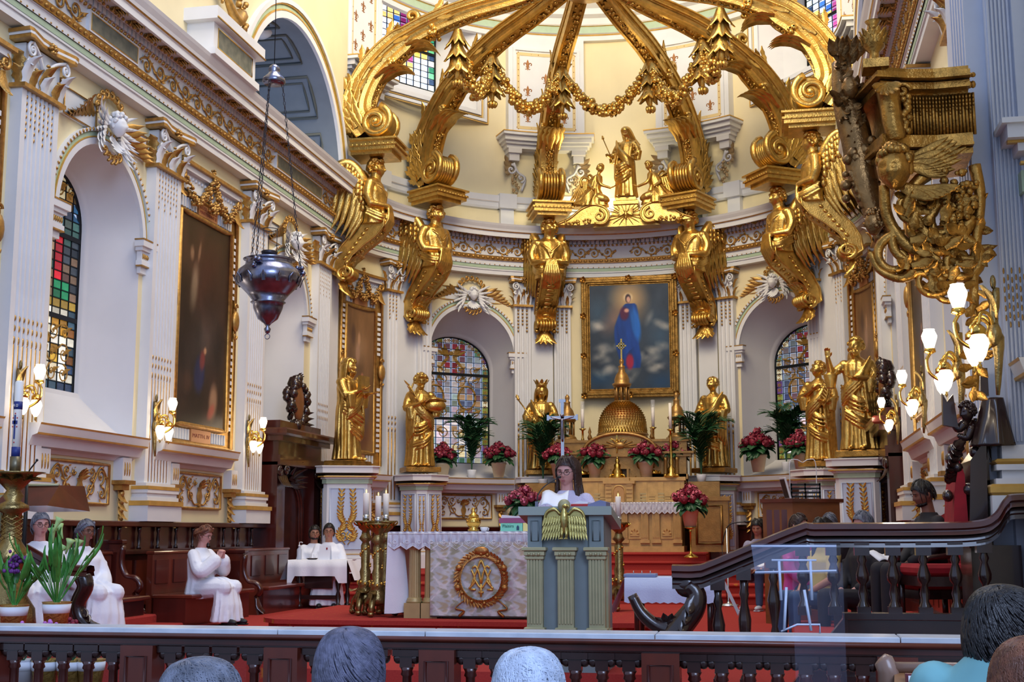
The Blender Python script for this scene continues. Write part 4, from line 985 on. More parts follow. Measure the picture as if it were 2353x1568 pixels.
def swag(mb, pts, r=.018, n=5, drop=.06, out=.02, spread=.05):
    """a sheaf of drapery ridges following pts"""
    P = spline(pts, 14)
    for i in range(n):
        t = i / max(n - 1, 1) - .5; q = P.copy(); q[:, 2] += t * spread * 2 - drop * abs(t) * np.sin(np.linspace(0, PI, 14)); q[:, 1] -= out * math.cos(t * PI)
        mb.tube(q, r * (.6 + .4 * np.sin(np.linspace(.2, PI - .2, 14))), 5)
def hand(mb, w, d, nrm, s=1.0, curl=.35, side=1, spread=.16):
    """palm, four unequal fingers with knuckle bends, thumb off the side of the palm"""
    d = np.array(d, float); d /= np.linalg.norm(d); nrm = np.array(nrm, float); nrm -= d * d.dot(nrm); nrm /= np.linalg.norm(nrm); sd = np.cross(d, nrm) * side; w = np.array(w, float)
    mb.tube([w - d * .03 * s, w + d * .02 * s, w + d * .06 * s, w + d * .09 * s], np.array([.026, .033, .038, .034]) * s, 8, .5, up=nrm)
    for i, (off, l) in enumerate(((-.029, .066), (-.010, .078), (.010, .072), (.028, .054))):
        a0 = w + d * .085 * s + sd * off * s; dd = d + sd * off * spread / .03; dd /= np.linalg.norm(dd); p = [a0 - d * .02 * s, a0]; ang = 0
        for seg in (.45, .32, .25):
            ang += curl * (.7 if seg == .45 else 1); p.append(p[-1] + (dd * math.cos(ang) + nrm * math.sin(ang)) * l * seg * s)
        mb.tube(p, np.array([.0095, .0095, .009, .008, .0055]) * s, 6)
    b = w + d * .02 * s - sd * .026 * s; t1 = d * .6 - sd * .75 + nrm * .25; t2 = d * .85 - sd * .3 + nrm * .4
    mb.tube([b, b + t1 * .03 * s, b + t1 * .03 * s + t2 * .032 * s, b + t1 * .03 * s + t2 * .055 * s], np.array([.015, .012, .011, .006]) * s, 6)
def limb(mb, pts, rs, n=10):
    P = spline(pts, 5 * len(pts)); t = np.linspace(0, 1, len(P)); mb.tube(P, np.interp(t, np.linspace(0, 1, len(rs)), rs), n)
    mb.ell(P[0], rs[0], 8, 6); mb.ell(P[-1], rs[-1], 8, 6)
def put_head(mb, h, pos, yaw=0, pitch=0, roll=0):
    m = trm(*pos) @ rotm('Z', yaw) @ rotm('Y', roll) @ rotm('X', pitch); mb.join(h, m); return m
def head(style, seed=1, s=1.0, face='adult'):
    """style: curly, short, veil, crown, bald, bearded curly"""
    h = head_pts(s, face, 30, 26)
    if 'curly' in style: curls(h, (0, .008 * s, .012 * s), .1 * s, 110, -.5, seed, True, .021 * s)
    if 'short' in style: curls(h, (0, .008 * s, .012 * s), .094 * s, 150, -.25, seed, True, .015 * s)
    if 'long' in style:
        for i in range(18):
            a = lerp(-.2, PI + .2, i / 17); x, y = math.cos(a) * .085 * s, math.sin(a) * .085 * s; h.tube(spline([(x * .5, y * .5 + .01, .11 * s), (x, y, .04 * s), (x * 1.1, y * 1.1, -.06 * s), (x * 1.0, y * 1.0, -.17 * s)], 10), .018 * s, 5)
    if 'beard' in style:
        r = random.Random(seed + 5)
        for i in range(46):
            a = r.uniform(-1.1, 1.1); z = r.uniform(-.15, -.055) * s; k = 1 - .7 * ((-.055 * s - z) / (.1 * s)) ** 1.5
            h.tube([(math.sin(a) * .06 * s * k, -math.cos(a) * .085 * s * k - .015 * s, z), (math.sin(a) * .062 * s * k * .8, -math.cos(a) * .09 * s * k - .02 * s, z - .03 * s)], [.014 * s, .006 * s], 5)
    if 'veil' in style:
        robe(h, [(-.3 * s, 0, .045, .16 * s, .1 * s), (-.15 * s, 0, .035, .115 * s, .085 * s), (0, 0, .03, .1 * s, .095 * s), (.08 * s, 0, .018, .085 * s, .095 * s), (.125 * s, 0, .012, .05 * s, .06 * s), (.14 * s, 0, .01, .01, .01)], 32, 24, .06, 7, seed)
    return h
def statue_fig(H=1.78, arms=(), style='curly', yaw=0.0, pitch=0.0, roll=0.0, seed=1, lean=0.0, mantle=True, hip=.0, legs=False, k=10, girdle=False, knee=0):
    """draped standing figure facing -Y, feet on z=0. arms: (side, elbow, wrist, hand dir, palm normal, curl)"""
    mb = MB(); sc = H / 1.78; hs = 1.24
    secs = [(0.02, hip * .5, .0, .25, .2), (.25, hip * .6, .0, .225, .18), (.6, hip, .0, .215, .165), (.92, hip * .8, 0, .205, .155), (1.12, hip * .3, .0, .175, .135), (1.3, lean * .5, .01, .2, .145), (1.42, lean, .015, .195, .125), (1.49, lean, .02, .11, .085), (1.53, lean, .02, .06, .06)]
    robe(mb, secs, 72, 84, .085, k, seed, .4 * (1 if seed % 2 else -1), 1.7)
    limb(mb, [(lean, .02, 1.46), (lean, .005, 1.54), (lean, -.005, 1.6)], [.062, .055, .056])
    for s in (-1, 1): mb.ell((lean + s * .17, .015, 1.41), (.085, .09, .085), 10, 8)
    if knee: mb.ell((hip + knee * .08, -.15, .55), (.09, .09, .22), 10, 8)
    for (s, el, wr, hd, hn, cu) in arms:
        sh = np.array((lean + s * .185, .015, 1.4)); el = np.array(el, float); wr = np.array(wr, float)
        limb(mb, [sh, (sh + el) / 2 + np.array([s * .01, 0, 0]), el], [.075, .07, .062]); limb(mb, [el, (el + wr) / 2, wr], [.064, .05, .034]); hand(mb, wr, hd, hn, 1.1, cu, s)
        for t in (.25, .55, .85): mb.tube([lerp(sh, el, t) + np.array([s * .075, 0, 0.0]), lerp(sh, el, t) + np.array([0, -.08, -.04]), lerp(sh, el, t) + np.array([-s * .06, -.03, -.05])], .014, 5)
        # hanging sleeve
        robe(mb, [(el[2] - .22, lerp(el[0], wr[0], .35), lerp(el[1], wr[1], .35), .06, .05), (el[2] + .02, lerp(el[0], wr[0], .3), lerp(el[1], wr[1], .3), .1, .07)], 20, 14, .1, 4, seed + 3)
    if mantle:
        sg = 1 if seed % 2 else -1
        swag(mb, [(sg * .2, -.03, 1.42), (sg * .1, -.17, 1.2), (-sg * .1 + hip, -.185, .98), (-sg * .2 + hip, -.1, .85)], .03, 6, .05, .02, .11)
        swag(mb, [(-sg * .22 + hip, -.04, .98), (0 + hip, -.2, .8), (sg * .17 + hip, -.13, .78), (sg * .22, .03, .95)], .026, 5, .08, .02, .1)
        for i in range(4): mb.tube(spline([(sg * (.21 - .03 * i), .02 - .05 * i, 1.3), (sg * (.235 - .03 * i), -.03 - .05 * i, .9), (sg * (.23 - .02 * i), -.05 - .04 * i, .45 + .05 * i)], 12), [.03] * 11 + [.012], 6)
        swag(mb, [(-sg * .16 + hip, -.14, .62), (.02 + hip, -.2, .5), (sg * .16 + hip, -.12, .42)], .022, 4, .06, .02, .07)
    if girdle: mb.tube([(.18 * math.cos(a), .14 * math.sin(a), 1.1 + .01 * math.cos(3 * a)) for a in np.linspace(0, 2 * PI, 24)], .02, 5)
    for s in (-1, 1): mb.ell((hip * .4 + s * .09, -.2, .035), (.045, .1, .035), 10, 6)
    put_head(mb, head(style, seed, hs), (lean + .0, -.01, 1.7), yaw, pitch, roll)
    mb.map(lambda v: v * np.array([sc * 1.16, sc * 1.2, sc])); return mb
def saint(name, label, loc, rz, fig, plinth_w=.62, attrs=()):
    t = thing(name, label, 'statue', loc, rz); b = MB(); h = plinth_w / 2; b.box(-h, h, -h * .9, h * .8, 0, .1, b=.012); b.obj('plinth', GOLDD, t)
    o = fig.move(0, 0, .1).obj('figure', GOLD, t); remesh(o, .0115, 1, .4)
    for nm, mb in attrs: mb.map(lambda v: v * np.array([1.16, 1.2, 1])).move(0, 0, .1).obj(nm, GOLD, t)
    return t
def M1(fn): mb = MB(); fn(mb); return mb
# ------------------------------------------------------------------ the six saints on their pedestals
SZ = 2.3
saint('bearded_saint', 'gilded bearded statue in profile stretching out one hand before the faded brown painting', onY(797, 1080, 21.3) * [1, 1, 0] + [0, 0, SZ - .05], 1.35,
      statue_fig(1.72, [(1, (.24, -.1, 1.18), (.1, -.3, 1.2), (0, -1, .1), (0, 0, 1), .2), (-1, (-.22, -.1, 1.16), (-.06, -.26, 1.26), (.4, -.8, .3), (0, 0, 1), .4)], 'curly beard long', 0, .1, 0, 1, 0, True, 0, knee=1), .66,
      [('book', M1(lambda m: m.box(-.14, .1, -.3, -.24, 1.2, 1.46)))])
saint('palm_saint', 'gilded statue holding a bundle and palm branch left of the stained glass window', onY(965, 1090, 24.6) * [1, 1, 0] + [0, 0, SZ], .5,
      statue_fig(1.8, [(1, (.3, -.04, 1.2), (.12, -.26, 1.28), (-1, -.2, .1), (0, -.3, -1), .5), (-1, (-.26, -.06, 1.14), (-.05, -.24, 1.24), (.9, -.4, .2), (0, -.2, 1), .5)], 'curly beard', -.1, .35, 0, 2), .7,
      [('bundle', M1(lambda m: (m.ell((.2, -.24, 1.2), (.19, .1, .13), 12, 8), m.tube([(.02, -.3, 1.32), (.2, -.34, 1.33), (.38, -.22, 1.3)], .03, 6)))), ('palm_branch', M1(lambda m: (m.tube(spline([(.06, -.2, .95), (-.1, -.24, 1.3), (-.26, -.2, 1.62)], 10), .014, 5), [m.leaf(lerp(np.array((.0, -.22, 1.1)), np.array((-.24, -.2, 1.58)), q / 9), (-.8 if q % 2 else .3, 0, .9), (0, -1, 0), .16, .035, .1, 0, 5) for q in range(10)])))])
saint('crowned_king', 'gilded king statue with crown and sceptre behind the palm left of the golden tabernacle', onY(1245, 1085, 26.3) * [1, 1, 0] + [0, 0, SZ], .25,
      statue_fig(1.7, [(-1, (-.3, -.02, 1.16), (-.2, -.24, 1.02), (0, -.8, .4), (1, 0, 0), .8), (1, (.26, -.06, 1.16), (.06, -.24, 1.12), (-1, -.2, .1), (0, -.2, 1), .4)], 'long', .25, .35, 0, 4, 0, True, 0), .7,
      [('crown', M1(lambda m: (m.lathe([(.085, 1.7), (.1, 1.71), (.1, 1.75), (.105, 1.79)], 16, (0, -.02, .02)), [m.leaf((.103 * math.cos(a), -.02 + .103 * math.sin(a), 1.79), (.3 * math.cos(a), .3 * math.sin(a), 1), (math.cos(a), math.sin(a), 0), .1, .06, .1, 0, 5) for a in np.arange(8) * PI / 4]))),
       ('sceptre', M1(lambda m: (m.tube([(-.06, -.3, .86), (-.2, -.3, 1.06), (-.42, -.22, 1.42)], .014, 6), m.ell((-.43, -.215, 1.45), .03, 8, 6), m.leaf((-.43, -.215, 1.46), (-.4, .1, 1), (0, -1, 0), .1, .06, .1, 2, 5))))])
saint('cloaked_saint', 'gilded short haired statue wrapped in a cloak right of the golden tabernacle', onY(1643, 1085, 26.3) * [1, 1, 0] + [0, 0, SZ], -.4,
      statue_fig(1.78, [(-1, (-.27, -.04, 1.14), (-.06, -.26, 1.02), (.9, -.2, -.3), (0, -.2, 1), .3), (1, (.28, -.04, 1.14), (.1, -.24, 1.06), (-.9, -.2, -.2), (0, -.3, -1), .3)], 'short', -.2, 0, 0, 5, 0, True, 0), .72)
saint('youth_with_palm', 'gilded curly youth statue with hand on chest and palm branch right of the right window', onY(1888, 1070, 24.3) * [1, 1, 0] + [0, 0, SZ], -.35,
      statue_fig(1.78, [(-1, (-.3, -.03, 1.16), (-.04, -.2, 1.3), (.9, -.2, .4), (0, .5, 0.5), .25), (1, (.27, -.05, 1.13), (.16, -.24, 1.06), (-.3, -.9, 0), (0, 0, 1), .6)], 'curly', -.35, -.3, .1, 3, 0, True, .02, girdle=True), .68,
      [('palm_branch', M1(lambda m: (m.tube(spline([(.16, -.26, .95), (.22, -.26, 1.2), (.24, -.2, 1.5)], 10), .012, 5), [m.leaf(lerp(np.array((.2, -.26, 1.05)), np.array((.24, -.2, 1.48)), q / 13), (-.7 if q % 2 else .7, 0, 1), (0, -1, 0), .15, .03, .1, 0, 5) for q in range(14)])))])
saint('raised_hand_saint', 'gilded bearded statue raising its right hand on the white pedestal with gold laurel', onY(1977, 1045, 21.0) * [1, 1, 0] + [0, 0, SZ - .02], -.25,
      statue_fig(1.74, [(-1, (-.34, -.08, 1.24), (-.36, -.18, 1.52), (0, -.1, 1), (0, -1, 0), .3), (1, (.27, -.04, 1.14), (.04, -.24, 1.16), (-.9, -.2, .1), (0, -.2, 1), .4)], 'curly beard', -.25, .05, 0, 7, 0, True, 0, k=12), .66)
# ------------------------------------------------------------------ pedestals with laurel ornament
def laurel(mb, w, h, z):
    for s in (-1, 1):
        P = spline([(s * .02, -h * .48, z), (s * w * .34, -h * .3, z), (s * w * .16, -h * .12, z), (s * w * .3, h * .1, z), (s * w * .26, h * .5, z)], 22); mb.tube(P, .008, 4)
        for i in range(2, 22):
            d = P[i] - P[i - 1]; n = np.array([-d[1], d[0], 0]); n /= np.linalg.norm(n); d /= np.linalg.norm(d)
            for q in (-1, 1): mb.leaf(P[i], d + n * q * .9, (0, 0, 1), w * .26, w * .1, .3, 0, 5)
            if i % 4 == 0: mb.ell(P[i] + [0, 0, .01], (.016, .016, .014), 6, 4)
    for k in range(4): scroll(mb, ((-1) ** k * w * .14, -h * (.36 - .06 * (k // 2)), z), w * .16, 1.2, k, (-1) ** k, .012, z + .008)
def pedestal(loc, rz, label, w=.78, zb=.45, zt=2.25, octo=False):
    t = thing('statue_pedestal', label, 'pedestal', (loc[0], loc[1], 0), rz, 'white statue pedestals'); h = w / 2; mb = MB(); ch = .3 if octo else .06
    def sec(e): 
        a = h + e; c = ch + e * .4; return [(-a, a), (-a, -a + c), (-a + c, -a), (a - c, -a), (a, -a + c), (a, a)]
    for z0, z1, e in ((zb, zb + .26, .06), (zb + .26, zb + .31, .03), (zb + .31, zt - .3, 0), (zt - .22, zt - .19, .05), (zt - .12, zt - .02, .13), (zt - .02, zt, .15)): mb.prism(sec(e), z0, z1, 2)
    mb.obj('shaft', WHITE, t)
    g = MB(); g.prism(sec(.025), zt - .3, zt - .22, 2); g.obj('green_band', GREEN, t)
    g = MB(); g.prism(sec(.1), zt - .19, zt - .17, 2); g.prism(sec(.035), zb + .31, zb + .325, 2); g.obj('gold_fillet', GOLDW, t)
    pw = (2 * h - 2 * ch) * .84; pl = [((0, -h, 0), 0.0, pw)]
    if octo: pl += [((-h + ch / 2, -h + ch / 2, 0), -PI / 4, ch * 1.15), ((h - ch / 2, -h + ch / 2, 0), PI / 4, ch * 1.15)]
    else: pl += [((-h, -.04, 0), -PI / 2, w * .62), ((h, -.04, 0), PI / 2, w * .62)]
    z0, z1 = zb + .4, zt - .38; zc = (z0 + z1) / 2; hh = z1 - z0
    fr = MB(); lo = MB(); pn = MB()
    for c, a, pw_ in pl:
        m = trm(c[0], c[1], zc) @ rotm('Z', a) @ rotm('X', PI / 2); q = MB(); x = pw_ / 2; y = hh / 2
        q.tube([(-x, -y, .0), (x, -y, 0), (x, y, 0), (-x, y, 0)], .018, 4, closed=True); fr.join(q, m)
        q = MB(); laurel(q, min(pw_ * .8, .36), hh * .88, .02); lo.join(q, m); q = MB(); q.box(-x, x, -y, y, -.004, .003); pn.join(q, m)
    pn.obj('panel', mat('pale_blue_panel', (196, 208, 232), .6), t); fr.obj('panel_moulding', mat('pale_blue_panel', (196, 208, 232)), t); lo.obj('gilded_laurel', mat('bright_gilding', (226, 186, 96), .35, .7, bump=.2, bscale=50), t)
    return t
PL = {'a': 'white pedestal with gold laurel behind the two far servers, under the outreaching bearded statue', 'b': 'white eight sided pedestal with gold laurels behind the three tall candles'}
pedestal(onY(797, 1100, 21.35), .35, 'white pedestal with gold laurel behind the two men by the credenza table', .8)
pedestal(onY(968, 1100, 24.7), .3, 'white pedestal with gold laurel under the bundle carrying statue, above the altar cloth', .8, octo=True)
pedestal(onY(1245, 1100, 26.4), .1, 'white pedestal under the crowned king statue, hidden by the ambo', .74)
pedestal(onY(1643, 1100, 26.4), -.1, 'white pedestal with gold laurel under the cloaked statue, right of the golden altar', .78, octo=True)
pedestal(onY(1888, 1100, 24.4), -.3, 'white pedestal under the palm bearing youth, behind the wooden organ console', .8, octo=True)
pedestal(onY(1975, 1100, 21.05), -.2, 'white pedestal with gold laurel in a pale blue panel, right of the organ console', .66)
# ------------------------------------------------------------------ angel caryatids carrying the crown
def caryatid_parts():
    """local: wall plane at y=0, facing -Y, z=0 at the tip of the pendant; about 3.1 m tall"""
    f = MB(); s = 1.34
    robe(f, [(1.62, 0, -.52, .27, .26), (1.9, 0, -.5, .25, .23), (2.1, 0, -.5, .235, .19), (2.32, 0, -.49, .27, .19), (2.5, 0, -.47, .25, .16), (2.6, 0, -.46, .14, .11), (2.66, 0, -.46, .08, .08)], 56, 40, .05, 9, 4, .3, 1.2)
    limb(f, [(0, -.47, 2.5), (0, -.49, 2.62), (0, -.5, 2.72)], [.12, .105, .105])
    for g in (-1, 1):
        f.ell((g * .23, -.47, 2.47), (.11, .11, .1), 10, 8); limb(f, [(g * .25, -.46, 2.46), (g * .33, -.46, 2.22), (g * .3, -.52, 2.02)], [.1, .09, .08]); limb(f, [(g * .3, -.52, 2.02), (g * .16, -.7, 2.0), (g * .04, -.76, 2.02)], [.085, .065, .05])
        swag(f, [(g * .3, -.4, 1.9), (g * .22, -.68, 1.78), (0, -.78, 1.8)], .03, 4, .05, .02, .07)
        for t in (0, 1, 2): f.tube(spline([(g * .22, -.5, 2.5), (g * (.12 - .03 * t), -.68, 2.36 - .06 * t), (0, -.7, 2.22 - .07 * t)], 8), .018, 5)
    for k in range(7): x = (k - 3) * .045; f.tube(spline([(x * .6, -.78, 2.02), (x, -.8, 1.75), (x * 1.15, -.77, 1.4 + .05 * abs(k - 3))], 10), [.03] * 9 + [.02], 6)
    put_head(f, head('curly', 3, 1.72), (0, -.52, 2.83), 0, .08)
    w = MB()
    for g in (-1, 1):
        arc = spline([(g * .16, -.36, 2.2), (g * .24, -.3, 2.6), (g * .33, -.1, 2.86), (g * .42, .12, 2.78), (g * .46, .2, 2.5)], 20); w.tube(arc, np.interp(np.arange(20), [0, 4, 12, 19], [.06, .1, .09, .03]), 7)
        for r, (L, k0) in enumerate(((1.45, 2), (1.0, 2), (.6, 1))):
            for k in range(k0, 20, 1 + (r < 2)):
                w.leaf(arc[k] + np.array([g * .03 * r, 0, -.03]), (g * .1, .1 + .12 * k / 20, -1), (g, -.15, 0), L * (.55 + .45 * math.sin(PI * (k + 2) / 24)), .15, -.06, 0, 6)
        for i in range(24): w.ell((arc[2 + (i % 6) * 2][0] + g * .08, arc[2 + (i % 6) * 2][1], arc[2 + (i % 6) * 2][2] - .1 - .11 * (i // 6)), (.03, .06, .08), 6, 5)
    c = MB(); pf = [(1.72, -.28), (1.76, -.74), (1.55, -.76), (1.35, -.7), (1.1, -.5), (.9, -.38), (.72, -.33), (.58, -.34), (.45, -.36), (.4, -.2), (.5, -.06), (.8, -.03), (1.1, -.08), (1.4, -.2), (1.6, -.28)]
    W = .2; c.prism([(y, z) for z, y in pf], -W, W, 0)
    for g in (-1, 1):
        c.tube([(g * W, y, z) for z, y in pf], .022, 5, closed=True)
        for i in range(9): z, y = 1.5 - .11 * i, -.46 + .035 * i * (1 if i < 7 else .6); rosette(c, (0, 0, 0), 0.001, 3) if False else c.ell((g * (W + .01), y, z), (.02, .045, .045), 6, 4)
    for i in range(10): t = i / 9; c.ell((0, np.interp(1.5 - t * .85, [.6, .9, 1.1, 1.35, 1.55], [-.34, -.39, -.51, -.71, -.77]), 1.5 - t * .85), (.1, .03, .05), 8, 5)
    v = MB()
    for g in (-1, 1):
        sp = spiral((0, 0), .17, 1.6, -PI / 2, 1, 26); v.tube(np.stack([np.full(26, g * .19), -.33 + sp[:, 0], .5 + sp[:, 1]], 1), np.linspace(.05, .025, 26), 6)
        sp = spiral((0, 0), .11, 1.5, PI, -1, 20); v.tube(np.stack([np.full(20, g * .19), -.2 + sp[:, 0], 1.72 + sp[:, 1]], 1), np.linspace(.035, .02, 20), 6)
    for k in range(5): v.lathe([(.15, -.028), (.17, 0), (.15, .028)], 14, ((k - 2) * .06, -.33, .5), rotm('Y', PI / 2))
    l = MB()
    for k in range(5): a = (k - 2) * .35; l.leaf((math.sin(a) * .1, -.2 - .06 * math.cos(a), .36), (math.sin(a) * .5, -.1, -1), (math.sin(a), -1, 0), .42, .17, .2, 3, 7)
    for k in range(5): a = (k - 2) * .4; l.leaf((math.sin(a) * .12, -.34, .62), (math.sin(a) * .4, -.12, 1), (0, -1, .2), .38, .15, .35, 3, 7)
    b = MB()
    for z0, z1, e in ((3.05, 3.12, -.06), (3.12, 3.2, .02), (3.2, 3.24, .05), (3.24, 3.32, .0), (3.32, 3.36, .06)): b.box(-.38 - e, .38 + e, -.96 - e, -.1, z0, z1)
    for i in range(11):
        for q in ((-.38 + .076 * i, -.99), ): b.ell((q[0], q[1], 3.22), (.03, .03, .03), 6, 4)
    for i in range(10):
        for g in (-1, 1): b.ell((g * .41, -.93 + .085 * i, 3.22), (.03, .03, .03), 6, 4)
    return f, w, c, v, l, b
_f, _w, _c, _v, _l, _b = caryatid_parts()
def _reshape(k):
    def fn(v):
        v = v.copy(); z = v[:, 2]; v[:, 1] -= .34 * np.clip((z - .6) / 1.1, 0, 1); v[:, 0] *= k; v[:, 2] = np.where(z < 1.7, .8 * z, 1.36 + (z - 1.7) * .92); return v
    return fn
for _q, _k in ((_f, 1.12), (_w, 1.1), (_c, 1.0), (_v, 1.0), (_l, 1.0), (_b, 1.0)): _q.map(_reshape(_k))
cary = thing('angel_caryatid', 'gilded winged angel in profile carrying the crown at the end of the left cornice', 'caryatid')
o = _f.obj('figure', GOLD, cary); remesh(o, .0135, 1)
for nm, mb in (('wings', _w), ('console', _c), ('volute', _v), ('acanthus_pendant', _l), ('abacus', _b)): mb.obj(nm, GOLD, cary)
BC = np.array([-3.08, 22.5])
CA = [(180, 4.86), (147.5, 4.9), (109.7, 4.9), (66.9, 4.9), (33.5, 4.9), (0, 4.82)]
CLAB = [None, 'gilded winged angel carrying the crown, right of the faded brown painting', 'gilded winged angel carrying the crown above the crowned king statue', 'gilded winged angel carrying the crown above the cloaked statue, right of the altar painting',
        'gilded winged angel carrying the crown above the right stained glass window', 'gilded winged angel carrying the crown nearest the carved gilt canopy']
for i, (a, r) in enumerate(CA):
    d = math.radians(a); p = (BC[0] + r * math.cos(d), BC[1] + r * math.sin(d), 5.5 if i in (0, 5) else 5.12)
    rz = d - PI / 2
    if i == 0: cary.location = p; cary.rotation_euler = (0, 0, rz)
    else: copy_tree(cary, None, p, rz, CLAB[i])
# ------------------------------------------------------------------ the crown: six ribs, garlands, tassels
def rib_parts():
    """local: x = distance from the axis, z = world height"""
    P = spline([(4.12, 0, 8.62), (4.36, 0, 9.05), (4.2, 0, 9.62), (3.8, 0, 10.12), (3.2, 0, 10.52), (2.35, 0, 10.84), (1.3, 0, 11.06), (.3, 0, 11.35)], 60)
    T = np.gradient(P, axis=0); T /= np.linalg.norm(T, axis=1)[:, None]; Nn = np.stack([T[:, 2], 0 * T[:, 0], -T[:, 0]], 1)  # outward normal
    t = np.linspace(0, 1, 60); th = np.interp(t, [0, .1, .5, .53, 1], [.27, .29, .25, .2, .15]); W = np.interp(t, [0, 1], [.21, .15])
    sec = [(-1, -.9), (-1, -.55), (-.82, -.5), (-.82, .5), (-1, .55), (-1, .9), (-.7, 1), (-.45, .86), (-.2, 1), (.1, .84), (.35, 1), (.62, .86), (.9, 1), (1, .8), (1.08, .3), (1.08, -.3), (1, -.8), (.9, -1), (.62, -.86), (.35, -1), (.1, -.84), (-.2, -1), (-.45, -.86), (-.7, -1)]
    mb = MB(); V = np.array([[P[i] + Nn[i] * th[i] * a + np.array([0, W[i] * b, 0]) for a, b in sec] for i in range(60)]); n = len(sec)
    mb.add(V.reshape(-1, 3), [(i * n + j, i * n + (j + 1) % n, (i + 1) * n + (j + 1) % n, (i + 1) * n + j) for i in range(59) for j in range(n)], False)
    for g in (-1, 1):
        for q in (.96, .3): mb.tube(np.array([P[i] + Nn[i] * th[i] * q + np.array([0, g * W[i] * .98, 0]) for i in range(60)]), .025, 5)
    fl = MB(); rr = random.Random(3)
    for i in range(3, 56):
        c = P[i] - Nn[i] * th[i] * .86
        for k in range(3): fl.ell(c + np.array([rr.uniform(-.03, .03), rr.uniform(-.09, .09), rr.uniform(-.03, .03)]) * W[i] / .2, rr.uniform(.02, .045), 6, 4)
        if i % 2: fl.leaf(c, T[i] + np.array([0, rr.uniform(-.8, .8), 0]), -Nn[i], .16, .08, .35, 2, 5)
    le = MB()
    for i0, m, L in ((3, 5, .42), (6, 5, .4), (9, 4, .4), (13, 4, .38), (20, 2, .36), (28, 2, .36), (38, 2, .34)):
        for g in (-1, 1):
            for k in range(m):
                q = lerp(.2, 1.0, k / max(m - 1, 1)); le.leaf(P[i0] + Nn[i0] * th[i0] * q + np.array([0, g * W[i0] * .98, 0]), T[i0] + Nn[i0] * (q - .5) * 1.2, np.array([0, g, 0]), L * (1 - .1 * k), .12, .12, 3, 7)
        for k in range(3): le.leaf(P[i0] + Nn[i0] * th[i0] * 1.02 + np.array([0, (k - 1) * W[i0] * .6, 0]), T[i0] + Nn[i0] * .1, Nn[i0], L * .9, .17, .16, 3, 7)
    # curled leaf ends hanging inside the bend, rosette bunches
    for i0, s in ((24, 1.0), (36, .85)):
        c = P[i0] - Nn[i0] * th[i0] * .9
        for k in range(5): le.leaf(P[i0 - 6] - Nn[i0 - 6] * th[i0 - 6] * (.9 - .12 * abs(k - 2)) + np.array([0, (k - 2) * W[i0] * .5, 0]), T[i0 - 4] * 1 - Nn[i0 - 4] * .28, -Nn[i0 - 4], .75 * s, .2, .42, 3, 9)
        for g in (-1, 1):
            for k in range(6): le.ell(c + np.array([rr.uniform(-.08, .08), g * (W[i0] + .02), rr.uniform(-.05, .12)]), .05, 6, 5)
    for i0 in (13, 33):
        for k in range(3): sp = spiral((0, 0), .14, 1.1, -PI / 2, 1, 14); le.tube(np.array([P[i0] + Nn[i0] * (th[i0] * 1.05 + .12 + b) + T[i0] * (a + .1) + np.array([0, (k - 1) * .09, 0]) for a, b in sp[:, :2]]), np.linspace(.06, .03, 14), 5)
    vo = MB()
    for g in (-1, 1):
        sp = spiral((0, 0), .32, 1.7, PI * .6, 1, 34, 0, .1); vo.tube(np.stack([3.98 + sp[:, 0], np.full(34, g * .23), 8.76 + sp[:, 1]], 1), np.linspace(.075, .03, 34), 7); vo.ell((3.98, g * .25, 8.76), (.07, .06, .07), 8, 6)
    for k in range(7): vo.lathe([(.25, -.03), (.3, 0), (.25, .03)], 16, (3.96, (k - 3) * .063, 8.76), rotm('X', PI / 2))
    for k in range(4): vo.leaf((4.35 + .05 * k, 0, 8.5), (.6 - .3 * k, (k - 1.5) * .3, .6), (1, 0, 0), .4, .2, .3, 3, 7)
    return mb, fl, le, vo
crown = thing('baldachin_crown', 'huge gilded open crown of six scrolled ribs with garlands above the altar', 'baldachin', (BC[0], BC[1], 8.4))
_rb = rib_parts(); _nm = ('rib', 'flower_relief', 'acanthus_leaves', 'volute'); _rm0 = [b.mesh(n, GOLD) for b, n in zip(_rb, _nm)]
for b in _rb: b.map(lambda v: v - np.stack([0 * v[:, 0], 0 * v[:, 0], .38 * np.clip(v[:, 0] / 4.2, 0, 1) ** 2], 1))
_rm1 = [b.mesh(n, GOLD) for b, n in zip(_rb, _nm)]
for a, r in CA:
    _rm = _rm0 if a in (180, 0) else _rm1; m = trm(BC[0], BC[1], 0) @ rotm('Z', math.radians(a)); o = inst('rib', _rm[0], crown, m)
    for nm, me in zip(('flower_relief', 'acanthus_leaves', 'volute'), _rm[1:]): c = link(nm, me, o)
GR = 2.45; GP = [np.array([BC[0] + GR * math.cos(math.radians(a)), BC[1] + GR * math.sin(math.radians(a)), 10.42]) for a, r in CA]
for i in range(5):
    mb = MB(); mid = (GP[i] + GP[i + 1]) / 2; mid[2] -= .92; q = lerp(GP[i], GP[i + 1], .22); q[2] -= .6; q2 = lerp(GP[i], GP[i + 1], .78); q2[2] -= .6
    garland(mb, [GP[i], q, mid, q2, GP[i + 1]], .17, 54 + i); mb.obj('garland', GOLD, crown, True)
for p in GP: mb = MB(); tassel(mb, p + [0, 0, .1], 1.05, .17); mb.obj('tassel', GOLD, crown, True)
mb = MB(); mb.lathe([(.0, 10.9), (.4, 11.0), (.55, 11.25), (.45, 11.6), (.3, 11.8), (0, 12)], 16, (BC[0], BC[1], 0)); mb.obj('crown_boss', GOLD, crown, True)
